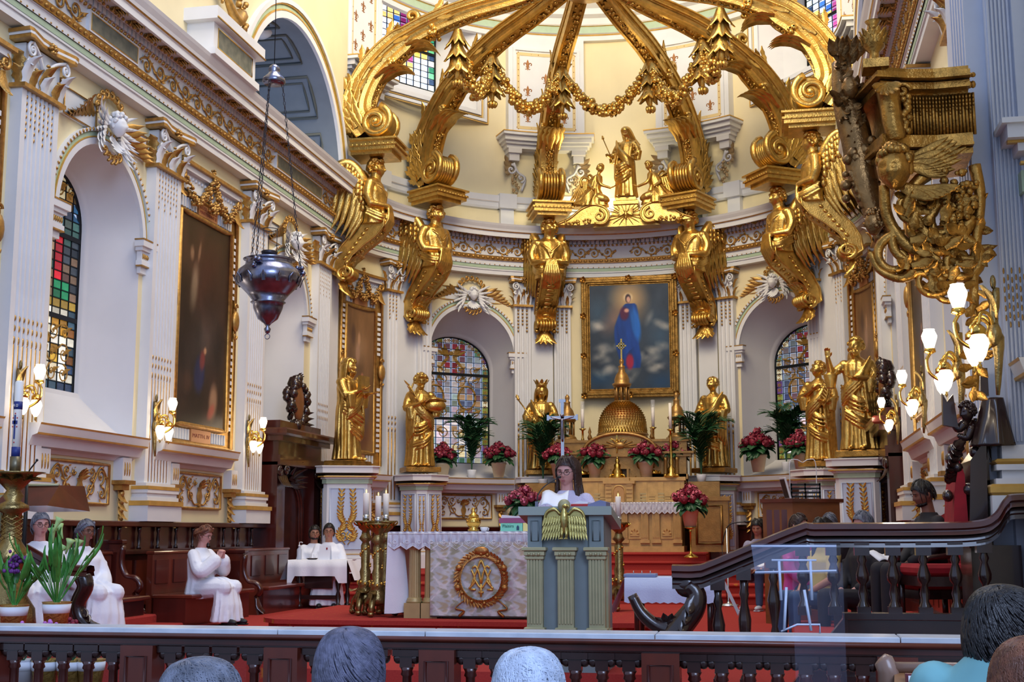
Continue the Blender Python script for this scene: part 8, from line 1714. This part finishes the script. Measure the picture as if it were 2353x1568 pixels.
S('end_pier', WOOD, lambda m: (m.box(s3(2300, 0)[0], 3, SR - .06, SR + .2, .05, s3(2330, 1158)[2]), [m.tube([(s3(px, 0)[0], SR - .07, .2), (s3(px, 0)[0], SR - .07, s3(px, 1190)[2])], .025, 6) for px in (2312, 2330)], m.box(s3(2330, 0)[0], 3, SR - .1, SR + .2, s3(2330, 1175)[2], s3(2330, 1146)[2])))
S('scroll_newel', EBONY, lambda m: (m.tube(spline([s3(1580, 1345), s3(1600, 1365), s3(1595, 1400), s3(1565, 1440), s3(1540, 1475)], 20), np.linspace(.06, .1, 20), 10), [m.lathe([(.03, -.05), (.085, -.03), (.085, .03), (.03, .05)], 16, s3(1578, 1345), rotm('X', PI / 2))], [m.leaf(s3(1600 - 8 * k, 1370 + 22 * k) - [0, .06, 0], (-.5, -.2, -1), (.3, -1, 0), .16, .09, .35, 3, 6) for k in range(5)], m.tube(spline([s3(1452, 1368), s3(1475, 1410), s3(1510, 1440), s3(1545, 1452)], 14), np.linspace(.035, .06, 14), 8), [m.leaf(s3(1535, 1450), (math.cos(a), 0, math.sin(a)), (0, -1, 0), .14, .07, .3, 3, 6) for a in np.linspace(.3, 2.8, 6)]))
struct('floor_throne_dais', CARPET, lambda m: m.box(.15, 1.95, 11.2, 13.4, 0, .24, b=.02))
# red upholstered chairs and the carved throne beyond the rail
def red_chair(label, px, py, Y, rz, s=1.0, z0=.24):
    t = thing('red_chair', label, 'armchair', (onY(px, py, Y)[0], Y, z0), rz, None, s); mb = MB(); mb.box(-.28, .28, -.25, .27, .4, .5, b=.03); mb.obj('seat', REDV, t); mb = MB(); pr = [(-.27, .5), (-.27, .95), (-.2, 1.1), (0, 1.15), (.2, 1.1), (.27, .95), (.27, .5)]; mb.prism(pr, .22, .32, 1); mb.obj('backrest', REDV, t); mb = MB()
    for g in (-1, 1): [mb.tube([(g * .26, y, 0), (g * .26, y, .42)], .03, 8) for y in (-.22, .25)]; mb.tube(spline([(g * .29, .25, .75), (g * .31, 0, .72), (g * .3, -.2, .68), (g * .29, -.24, .5)], 12), .03, 8)
    mb.box(-.28, .28, -.24, .26, .32, .4); mb.obj('frame', EBONY, t); return t
red_chair('red velvet armchair with rounded back right of the bearded man', 2148, 1200, 11.6, -1.3, 1.0, .34); red_chair('red velvet armchair the bearded man sits on', 2132, 1170, 12.0, -1.25, .92, .24)
th = thing('carved_throne', 'tall dark carved throne with red back and a wooden angel holding a book', 'throne', (onY(2215, 1200, 9.75)[0], 9.75, 0)); ox = th.location.x; T = lambda px, py: np.array(onY(px, py, 9.75)) - [ox, 9.75, 0]
mb = MB(); pr = [T(2190, 1255)[[0, 2]], T(2192, 1130)[[0, 2]], T(2203, 1060)[[0, 2]], T(2215, 1090)[[0, 2]], T(2228, 1255)[[0, 2]]]; mb.prism(pr, -.03, .5, 1); mb.obj('red_back', REDV, th); mb = MB(); mb.prism([T(2224, 1260)[[0, 2]], T(2226, 1060)[[0, 2]], T(2262, 1010)[[0, 2]], T(2268, 1260)[[0, 2]]], -.08, .4, 1); mb.ell(T(2226, 1126), (.05, .06, .05), 10, 8); mb.box(T(2160, 0)[0], T(2268, 0)[0], -.05, .5, 0, T(0, 1255)[2]); mb.obj('frame', EBONY, th); a = MB()
robe(a, [(T(0, 1060)[2], T(2222, 0)[0], 0, .15, .14), (T(0, 1000)[2], T(2226, 0)[0], 0, .1, .1), (T(0, 965)[2], T(2228, 0)[0], 0, .075, .07)], 30, 20, .12, 7, 2); put_head(a, head('curly', 2, .62), T(2222, 948), -1.0, .2); limb(a, [T(2215, 975), T(2200, 985), T(2180, 950)], [.035, .03, .02]); limb(a, [T(2232, 985), T(2222, 1005), T(2205, 1002)], [.035, .03, .02]); wing(a, T(2240, 965) + [0, .05, 0], (.25, .1, -1), (.5, .3, .3), .35, .2, 2)
for k in range(7): a.leaf(T(2215 - 3 * k, 1010 + 15 * k), (-.6, -.3, -.6 + .1 * k), (0, -1, 0), .14, .08, .35, 3, 6)
[a.ell(T(px, py), (.04, .05, .045), 8, 6) for px, py in ((2190, 1035), (2184, 1055), (2178, 1140), (2200, 1075), (2240, 1040))]; a.obj('carved_angel', EBONY, th); bkk = MB(); bkk.prism([T(2163, 905)[[0, 2]], T(2174, 925)[[0, 2]], T(2188, 908)[[0, 2]], T(2200, 985)[[0, 2]], T(2166, 978)[[0, 2]]], -.05, .02, 1); bkk.box(T(2203, 0)[0], T(2220, 0)[0], 0, .04, T(0, 960)[2], T(0, 905)[2]); bkk.obj('open_book', EBONY, th)
# ------------------------------------------------------------------ carved gilt throne canopy at the upper right
KY = 9.3; cn = thing('gilt_canopy', 'carved antique gold canopy with urn, fluted frieze and winged cherub over the throne', 'canopy', s3(2060, 500, KY)); k3 = lambda px, py, d=0: s3(px, py, KY) + np.array([0, d, 0])
def Kp(nm, fn, m=GOLDD): mb = MB(); fn(mb); return mb.obj(nm, m, cn, True)
def plan(e): return [(k3(1975, 200)[0] - e, KY + .75), (k3(2030, 200)[0] - e * .5, KY - e), (k3(2085, 200)[0], KY + .08 - e), (k3(2150, 200)[0], KY + .12 - e), (k3(2232, 200)[0], KY + .1 - e), (k3(2236, 200)[0], KY + .7), (k3(1985, 200)[0], KY + .9)]
zz = lambda py: s3(2100, py, KY)[2]
def _cor(m):
    for a, b, e in ((150, 165, .02), (165, 178, .09), (178, 182, .12), (185, 200, .05), (308, 330, .06), (332, 338, .09), (340, 352, .03)): m.prism(plan(e), zz(b), zz(a), 2)
    m.prism(plan(-.05), zz(310), zz(200), 2)
Kp('cornice', _cor)
def _fr(m):
    for i in range(22): q = lerp(k3(2068, 0)[0], k3(2230, 0)[0], i / 21); d = np.interp(q, [k3(2030, 0)[0], k3(2085, 0)[0], k3(2150, 0)[0], k3(2260, 0)[0]], [KY, KY + .08, KY + .12, KY + .1]) + .03; m.tube([(q, d, zz(304)), (q, d, zz(208))], .013, 5); m.ell((q, d - .06, zz(173)), (.02, .02, .02), 6, 4); m.ell((q, d - .03, zz(192)), (.022, .02, .03), 6, 4); [m.ell((q, d - .012, zz(216 + 9 * k)), (.01, .01, .016), 5, 4) for k in range(3 + i % 3)]
Kp('fluted_frieze', _fr)
def _con(m):
    m.tube(spline([k3(2036, 205, -.08), k3(2044, 240, -.02), k3(2050, 290, -.05), k3(2062, 325, -.03)], 14), np.linspace(.085, .065, 14), 8); [m.leaf(k3(2033, 207, -.13), (math.cos(a), -.3, math.sin(a)), (0, -1, 0), .14, .06, .3, 2, 6) for a in np.linspace(PI * 1.1, PI * 1.9, 7)]; [m.ell(k3(2082 + rnd.uniform(-8, 8), 225 + 6 * k, -.02), .03, 6, 5) for k in range(14)]; sp = spiral((0, 0), .06, 1.3, 0, 1, 16); m.tube(np.array([k3(2072, 212, -.03) + np.array([a, 0, b]) for a, b in sp[:, :2]]), .02, 5)
Kp('corner_console', _con)
u = k3(2012, 150); Kp('urn_finial', lambda m: (m.box(u[0] - .09, u[0] + .09, KY - .05, KY + .15, zz(152), zz(132)), m.lathe([(.08, zz(134)), (.04, zz(126)), (.035, zz(110)), (.075, zz(98)), (.088, zz(80)), (.07, zz(62)), (.035, zz(55)), (.035, zz(46)), (.06, zz(36)), (0, zz(32))], 16, (u[0], KY + .05, 0)), [m.leaf((u[0] + .085 * math.cos(a), KY + .05 + .085 * math.sin(a), zz(92 - 9 * r)), (.15 * math.cos(a + .5), .15 * math.sin(a + .5), 1), (math.cos(a), math.sin(a), 0), .06, .045, .2, 0, 5) for r in range(3) for a in np.arange(10) * .628 + r * .3]))
def _ch(m): h = head_pts(1.45, 'child', 30, 26); curls(h, (0, .02, .03), .13, 90, .15, 8, True, .03); h.xf(rotm('Z', -.45) @ rotm('X', .1)); m.join(h, off=k3(2052, 400, -.12)); [[m.leaf(k3(2080 + 8 * k, 372 + 5 * r + 2 * k, -.02 * r), (1, .0, .5 - .22 * r - .05 * k), (0, -1, .1), .34 - .05 * r, .075, .12, 0, 6) for k in range(5)] for r in range(4)]; [m.leaf(k3(2060 + 9 * k, 425 + 4 * k, -.06), (.7, -.1, -.5 + .1 * k), (0, -1, 0), .3, .09, .2, 0, 6) for k in range(6)]
Kp('winged_cherub', _ch)
def sc3(m, px, py, r, turns, a0, sg, th, d=0, W=.0): sp = spiral((0, 0), r / 317, turns, a0, sg, 30, 0, .15); m.tube(np.array([k3(px, py, d) + np.array([a, 0, b]) for a, b in sp[:, :2]]), np.linspace(th, th * .45, 30), 7)
def _scr(m):
    for a in ((2165, 480, 85, 1.15, 1.9, 1, .05), (2185, 500, 55, 1.3, -1.2, -1, .04), (2205, 600, 55, 1.5, 2.2, -1, .05), (2060, 590, 52, 1.1, 1.2, 1, .04), (2110, 560, 62, .9, 2.4, 1, .04), (2140, 640, 50, 1.1, .6, -1, .035), (2182, 668, 34, 1.4, 1.5, 1, .03), (2100, 470, 52, 1.2, .3, -1, .035), (2225, 470, 45, 1.0, 1, 1, .04), (2215, 540, 70, .7, -.6, -1, .045)): sc3(m, *a)
    m.tube(spline([k3(2240, 380), k3(2252, 450), k3(2245, 540), k3(2238, 620), k3(2240, 720), k3(2245, 790), k3(2240, 920)], 30), np.linspace(.045, .025, 30), 7); m.tube(spline([k3(2030, 430, -.05), k3(2040, 500), k3(2080, 560), k3(2130, 580), k3(2190, 560), k3(2235, 500)], 26), np.linspace(.04, .06, 26), 7); m.tube(spline([k3(2000, 580), k3(2020, 620), k3(2070, 640), k3(2120, 625), k3(2170, 650)], 22), np.linspace(.02, .045, 22), 7)
Kp('scrollwork', _scr)
def _lv(m):
    r = random.Random(9)
    for k in range(110): a = r.uniform(0, 2 * PI); m.leaf(k3(r.uniform(2075, 2245), r.uniform(440, 660), r.uniform(-.08, .05)), (math.cos(a), r.uniform(-.3, .1), math.sin(a)), (0, -1, 0), r.uniform(.09, .2), r.uniform(.05, .09), .4, 3, 6)
    for k in range(60): m.ell(k3(r.gauss(2200, 18), r.gauss(470, 40), -.06), r.uniform(.015, .035), 6, 4)
    for k in range(22): a = r.uniform(0, 6.28); m.leaf(k3(2238 + r.uniform(-6, 8), r.uniform(650, 900), -.05), (math.cos(a), -.2, math.sin(a) - .5), (0, -1, 0), .13, .06, .3, 3, 6)
Kp('acanthus', _lv)
def _lf(m):   # dark carved figure and trophies hanging at the left side
    m.tube(spline([k3(1940, 90, .5), k3(1950, 180, .45), k3(1975, 280, .4), k3(1990, 380, .35), k3(2020, 470, .3), k3(2035, 540, .2)], 30), np.interp(np.arange(30), [0, 10, 18, 29], [.07, .12, .11, .06]), 9); r = random.Random(5)
    for k in range(120): t = r.random(); a = r.uniform(0, 6.28); m.leaf(k3(np.interp(t, [0, .3, .6, 1], [1940, 1955, 1985, 2030]) + r.uniform(-14, 22), lerp(75, 530, t), .35), (math.cos(a), -.4, math.sin(a)), (0, -1, 0), r.uniform(.06, .14), .05, .35, 3, 6)
    for k in range(46): m.ell(k3(1985 + r.gauss(0, 16), 370 + r.gauss(0, 40), .3), r.uniform(.025, .05), 6, 4)
    m.ell(k3(1960, 165, .35), (.07, .08, .09), 10, 8); put_head(m, head('curly', 4, .8), k3(2012, 505, .1), -1.2, .1); [m.leaf(k3(1938 + 8 * k, 92, .4), ((k - 2) * .3, -.2, 1), (0, -1, 0), .2, .09, .35, 3, 6) for k in range(5)]
Kp('hanging_trophy', _lf, mat('darkened_gilding', (142, 106, 62), .34, .8, var=.3, bump=.3, bscale=40))
# ------------------------------------------------------------------ clear acrylic lectern before the rail
AYL = 6.45; al = thing('acrylic_lectern', 'transparent acrylic lectern standing before the stair rail', 'lectern', (s3(1830, 1300, AYL)[0], AYL, -.45)); L3 = lambda px, py, d=0: s3(px, py, AYL) + np.array([0, d, 0])
def A_(nm, fn, m=GLASSC): mb = MB(); fn(mb); return mb.obj(nm, m, al, True)
A_('desk_panel', lambda m: m.add([L3(1726, 1256), L3(1922, 1256), L3(1922, 1316, -.12), L3(1736, 1318, -.12), L3(1726, 1256) + [0, 0, .012], L3(1922, 1256) + [0, 0, .012], L3(1922, 1316, -.12) + [0, 0, .012], L3(1736, 1318, -.12) + [0, 0, .012]], [(3, 2, 1, 0), (4, 5, 6, 7), (0, 1, 5, 4), (1, 2, 6, 5), (2, 3, 7, 6), (3, 0, 4, 7)], False)); FR = mat('acrylic_edge', (206, 220, 246), .1, alpha=.85)
A_('edge', lambda m: [m.tube([L3(*a), L3(*b)], .005, 4) for a, b in (((1735, 1316), (1922, 1312)), ((1726, 1256), (1922, 1256)), ((1773, 1288), (1876, 1288)))], FR); A_('upright', lambda m: m.box(L3(1775, 0)[0], L3(1884, 0)[0], AYL, AYL + .008, L3(0, 1600)[2], L3(0, 1290)[2]), mat('thin_acrylic', (200, 214, 250), .03, alpha=.025))
for a, b in (((1790, 1290), (1795, 1380)), ((1862, 1290), (1866, 1380)), ((1807, 1350), (1802, 1450)), ((1848, 1356), (1864, 1450))): A_('leg', lambda m: m.tube([L3(*a), L3(*b)], .007, 4), FR)
A_('base_edge', lambda m: m.tube([L3(1795, 1452), L3(1832, 1436), L3(1884, 1436), L3(1884, 1456)], .005, 4), FR)
# ------------------------------------------------------------------ pew at the lower right
pw = thing('oak_pew', 'light brown wooden pew with rounded end post at lower right', 'pew', (*s3(2140, 1550, 4.2)[:2], -.45)); W3 = lambda px, py, Y=4.2: s3(px, py, Y); PO = mat('honey_oak', (150, 104, 66), .4, var=.2, scale=5, coat=.2)
def W_(nm, fn, m=PO): mb = MB(); fn(mb); return mb.obj(nm, m, pw, True)
W_('end_post', lambda m: m.tube([W3(2050, 1700), W3(2042, 1545), W3(2030, 1518), W3(2024, 1512)], [.035, .033, .03, .018], 12), mat('worn_oak', (128, 98, 82), .35, coat=.3)); a, b = W3(2050, 1535), W3(2500, 1535)
W_('top_rail', lambda m: m.tube([W3(2050, 1535), W3(2500, 1540)], .018, 10), mat('worn_oak', (128, 98, 82))); W_('backrest', lambda m: m.box(a[0], b[0], 4.2, 4.22, -.4, a[2] - .02)); W_('book_ledge', lambda m: m.add([W3(2055, 1545), W3(2500, 1548), W3(2500, 1590, 4.0), W3(2055, 1588, 4.0)], [(0, 1, 2, 3)], False))
for px in (2104, 2186): c = W3(px, 1556, 4.15); W_('card_holder', lambda m: m.box(c[0] - .035, c[0] + .035, 4.08, 4.11, c[2] - .03, c[2] + .015), mat('dark_red_holder', (96, 40, 48), .4)); W_('card', lambda m: m.box(c[0] - .028, c[0] + .028, 4.075, 4.08, c[2] - .03, c[2] + .01), PAPER)
# ------------------------------------------------------------------ left foreground: paschal candle, wooden lectern, stair rail end, flowers
PY = 9.4; p3 = lambda px, py, Y=PY: s3(px, py, Y); pc = thing('paschal_candlestick', 'large ornate bronze paschal candlestick at the left edge', 'candlestick', (p3(22, 1300)[0], PY, -.15)); ox = pc.location.x; Z = lambda py: p3(22, py)[2]; q = lambda w: w / 2 * .00322
mb = MB(); mb.lathe([(q(150), Z(1480)), (q(130), Z(1400)), (q(90), Z(1370)), (q(100), Z(1352)), (q(60), Z(1335)), (q(50), Z(1315)), (q(92), Z(1290)), (q(96), Z(1275)), (q(50), Z(1245)), (q(46), Z(1180)), (q(80), Z(1172)), (q(76), Z(1162)), (q(36), Z(1152)), (q(50), Z(1140)), (q(34), Z(1128)), (q(70), Z(1110)), (q(110), Z(1092)), (q(150), Z(1086)), (0, Z(1086))], 20, (ox, PY, 0)); [mb.leaf((ox + .05 * math.cos(a), PY + .05 * math.sin(a), Z(1112)), (math.cos(a), math.sin(a), .5), (0, 0, 1), .17, .09, -.2, 2, 6) for a in np.arange(8) * .785]; [mb.ell((ox + .15 * math.cos(a), PY + .15 * math.sin(a), Z(1284)), (.03, .03, .06), 6, 5) for a in np.arange(8) * .785]; [mb.tube([(ox + .078 * math.cos(a + s * k * .35), PY + .078 * math.sin(a + s * k * .35), Z(1242 - 4 * k)) for k in range(15)], .006, 4) for a in np.arange(6) * 1.047 for s in (-1, 1)]; mb.obj('stand', BRONZE, pc, True)
mb = MB(); mb.lathe([(q(26), Z(1088)), (q(26), Z(1050)), (0, Z(1050))], 14, (ox, PY, 0)); mb.obj('candle_socket', mat('dull_brass', (120, 112, 92), .4, .8), pc, True); r0 = q(21); mb = MB(); mb.lathe([(r0, Z(1052)), (r0, Z(880)), (r0 * .7, Z(876)), (0, Z(878))], 18, (ox, PY, 0)); mb.obj('candle', CANDLE, pc, True); NV, RD = mat('navy_wax', (30, 48, 120), .5), mat('red_wax', (190, 40, 50), .5); y0 = PY - r0 - .001
mb = MB(); [mb.lathe([(r0 + .001, Z(b)), (r0 + .001, Z(a))], 18, (ox, PY, 0)) for a, b in ((1028, 1050), (924, 942))]; mb.box(ox - .006, ox + .006, y0 - .003, y0, Z(1010), Z(955)); mb.box(ox - .022, ox + .022, y0 - .003, y0, Z(976), Z(968)); mb.obj('blue_wax_cross', NV, pc, True); mb = MB(); [mb.ell((ox + dx, y0, Z(py)), (.006, .003, .007), 6, 4) for dx, py in ((0, 952), (-.018, 962), (.018, 962), (-.018, 982), (.018, 982), (0, 1018))]; mb.obj('red_wax_drops', RD, pc, True)
word('Α Ω', .03, frame((ox, y0 - .003, Z(934)), (1, 0, 0), (0, 0, 1), (0, -1, 0)), CANDLE, pc, .04)
LY = 10.2; wl = thing('wooden_lectern', 'wooden topped lectern on a fluted gold column, seen from behind at the left', 'lectern', (p3(75, 1300, LY)[0], LY, 0)); l3 = lambda px, py: s3(px, py, LY)
def Lc(nm, fn, m): mb = MB(); fn(mb); return mb.obj(nm, m, wl, True)
Lc('desk_top', lambda m: m.add([l3(30, 1118) + [0, -.02, 0], l3(139, 1116) + [0, -.02, 0], l3(152, 1164) + [0, -.3, 0], l3(28, 1166) + [0, -.3, 0], l3(30, 1116) + [0, .4, 0], l3(139, 1114) + [0, .4, 0], l3(152, 1166) + [0, .4, -.03], l3(28, 1168) + [0, .4, -.03]], [(0, 1, 2, 3), (4, 7, 6, 5), (0, 4, 5, 1), (1, 5, 6, 2), (2, 6, 7, 3), (3, 7, 4, 0)], False), WOODM); Lc('ledge', lambda m: m.tube([l3(30, 1116) + [0, -.03, 0], l3(140, 1115) + [0, -.03, 0]], .012, 8), AMT)
Lc('fluted_column', lambda m: (m.box(l3(58, 0)[0], l3(84, 0)[0], LY, LY + .1, 0, l3(0, 1165)[2]), [m.tube([(lerp(l3(60, 0)[0], l3(82, 0)[0], i / 5), LY - .005, .05), (lerp(l3(60, 0)[0], l3(82, 0)[0], i / 5), LY - .005, l3(0, 1175)[2])], .006, 5) for i in range(6)], m.box(l3(50, 0)[0], l3(86, 0)[0], LY - .04, LY + .12, l3(0, 1166)[2], l3(0, 1138)[2]), m.box(l3(45, 0)[0], l3(95, 0)[0], LY - .05, LY + .2, 0, .12)), AMT)
t = thing('stand_microphone', 'black microphone on a slim black pole in front of the wooden lectern', 'microphone stand', (p3(48, 1400, 9.8)[0], 9.8, -.1)); f3 = lambda px, py: s3(px, py, 9.8); mb = MB(); mb.tube([f3(46, 1440), f3(58, 1200), f3(62, 1110)], [.018, .018, .012], 8); mb.obj('pole', BLACK, t, True); mb = MB(); mb.tube(spline([f3(62, 1110), f3(66, 1085), f3(84, 1060)], 10), .006, 6); mb.ell(f3(85, 1058), (.012, .012, .012), 8, 6); mb.obj('gooseneck', BLACK, t, True)
hr = thing('handrail_end', 'dark sloping handrail with carved newel and scroll foot at the left', 'balustrade', (p3(150, 1400, 9.9)[0], 9.9, 0)); h3 = lambda px, py: s3(px, py, 9.9); mb = MB(); prof_sweep(mb, spline([h3(-80, 1200), h3(30, 1248), h3(120, 1298), h3(165, 1310), h3(208, 1312)], 30), .07, .045); mb.obj('hand_rail', WOOD, hr, True); mb = MB(); mb.tube(spline([h3(190, 1325), h3(195, 1350), h3(178, 1390), h3(190, 1430), h3(230, 1450)], 20), np.linspace(.075, .05, 20), 9); [mb.leaf(h3(185 + 6 * k, 1395 + 12 * k), (.6, -.2, -.7), (.5, -1, .3), .14, .07, .3, 3, 6) for k in range(4)]; mb.obj('carved_newel', EBONY, hr, True); mb = MB(); mb.lathe([(.05, h3(0, 1460)[2]), (.03, h3(0, 1420)[2]), (.055, h3(0, 1375)[2]), (.025, h3(0, 1345)[2]), (.05, h3(0, 1320)[2]), (.03, h3(0, 1295)[2])], 12, (h3(68, 0)[0], 9.9, 0)); mb.obj('turned_baluster', EBONY, hr, True)
def pot_plant(name, label, px, py, Y, n, L, leafm, potm, seed, bl=None, s=1.0, band=True, w=.05):
    c = s3(px, py, Y); t = thing(name, label, 'flower pot', c, 0, None, s); mb = MB(); mb.lathe([(.075, 0), (.095, .16), (.1, .165), (.085, .16), (0, .14)], 20); mb.obj('pot', potm, t); r = random.Random(seed)
    if band: mb = MB(); mb.lathe([(.088, .09), (.097, .15)], 20); mb.obj('paper_band', PAPER, t)
    mb = MB()
    for k in range(n): a = r.uniform(0, 6.28); o = r.uniform(.05, .8); d = np.array((math.cos(a) * o, math.sin(a) * o, 1)); l = L * r.uniform(.5, 1); mb.tube(spline([(0, 0, .14), d * l * .3 + [0, 0, .14], d * l * .6 + [0, 0, .15]], 8), .004, 4); mb.leaf(d * l * .55 + [0, 0, .14], d * [1.5, 1.5, 1], (math.cos(a), math.sin(a), -.5), l * .5, w, -.25, 0, 6)
    mb.obj('leaves', leafm, t)
    if bl:
        mb = MB()
        for k in range(bl[1]): a = r.uniform(0, 6.28); o = r.uniform(0, .1); c = np.array((o * math.cos(a), o * math.sin(a), .14 + L * r.uniform(.55, .95))); c = c * ([2.2, 2.2, 1.05] if len(bl) > 3 else [1, 1, 1]); mb.lathe([(.004, -.02), (.012, .03), (.02, .06), (.034, .085)], 9, c, rotm('X', r.uniform(-.5, .5)) @ rotm('Y', r.uniform(-.5, .5))) if len(bl) > 3 else [mb.ell(c + np.array([r.gauss(0, 1), r.gauss(0, 1), r.gauss(0, .7)]) * bl[2], bl[2] * .55, 6, 4) for _ in range(16)]
        mb.obj('blossoms', bl[0], t)
    return t
GF = mat('gold_foil', (196, 164, 92), .3, .7, bump=.5, bscale=50); LIL = mat('lilac_petals', (186, 110, 190), .6, var=.2, scale=40)
fy = 9.0; st2 = struct('floor_flower_step', CARPET, lambda m: m.box(-6.5, -3.6, 8.6, 9.5, -.3, s3(128, 1440, fy)[2] - .02)); pot_plant('calla_lily', 'green calla lily in gold foil pot with white band at the left', 128, 1440, fy, 34, .55, LEAFL, GF, 1, (mat('pale_green_spathe', (176, 206, 130), .5), 7, .022, 1), 1.1, True, .036)
pot_plant('tulip_pot', 'purple flowers with long green leaves at the lower left corner', 30, 1446, 8.95, 20, .4, LEAFL, GF, 2, (mat('purple_petals', (110, 50, 130), .6), 4, .025), 1.1)
for i, (px, lb, m) in enumerate(((48, 'lilac flowering pot behind the rail balusters, leftmost', LIL), (102, 'lilac flowering pot behind the rail balusters, second from left', LIL), (160, 'dark red flowering pot behind the rail balusters', HYD[0]), (208, 'leafy pot in gold foil with white band behind the rail balusters', None))): pot_plant('rail_flower_pot', lb, px, 1572, 7.9, 26, .26, LEAF, GF if i else POTW, 10 + i, (m, 3, .03) if m else None, .95, True, .07)
GROUPS = {'tall_candlestick': 'tall brass candlesticks around the altar', 'slim_candlestick': 'slim candlesticks on the high altar', 'wall_sconce': 'three shade wall lamps', 'angel_caryatid': 'gilded angels carrying the crown', 'potted_hydrangea': 'crimson hydrangeas around the altar', 'potted_palm': 'potted palms around the apse',
          'cherub_cartouche': 'cherub heads over the niches', 'choir_bench': 'choir benches on the left', 'choir_bench_end': 'carved bench ends on the left', 'framed_painting': 'paintings in ribbed frames', 'kneeling_angel': 'kneeling angels beside the veiled statue', 'carved_doorway': 'carved side doorways', 'rail_flower_pot': 'flower pots behind the front rail', 'red_chair': 'red velvet chairs', 'person': 'people at the service'}
for o in list(SC.objects):
    b = o.name.split('.')[0]
    if o.parent is None and b in GROUPS and 'category' in o: o['group'] = GROUPS[b]
    if o.get('category') == 'statue' and 'saint' in b or b in ('crowned_king', 'youth_with_palm'): o['group'] = 'gilded saints on pedestals'
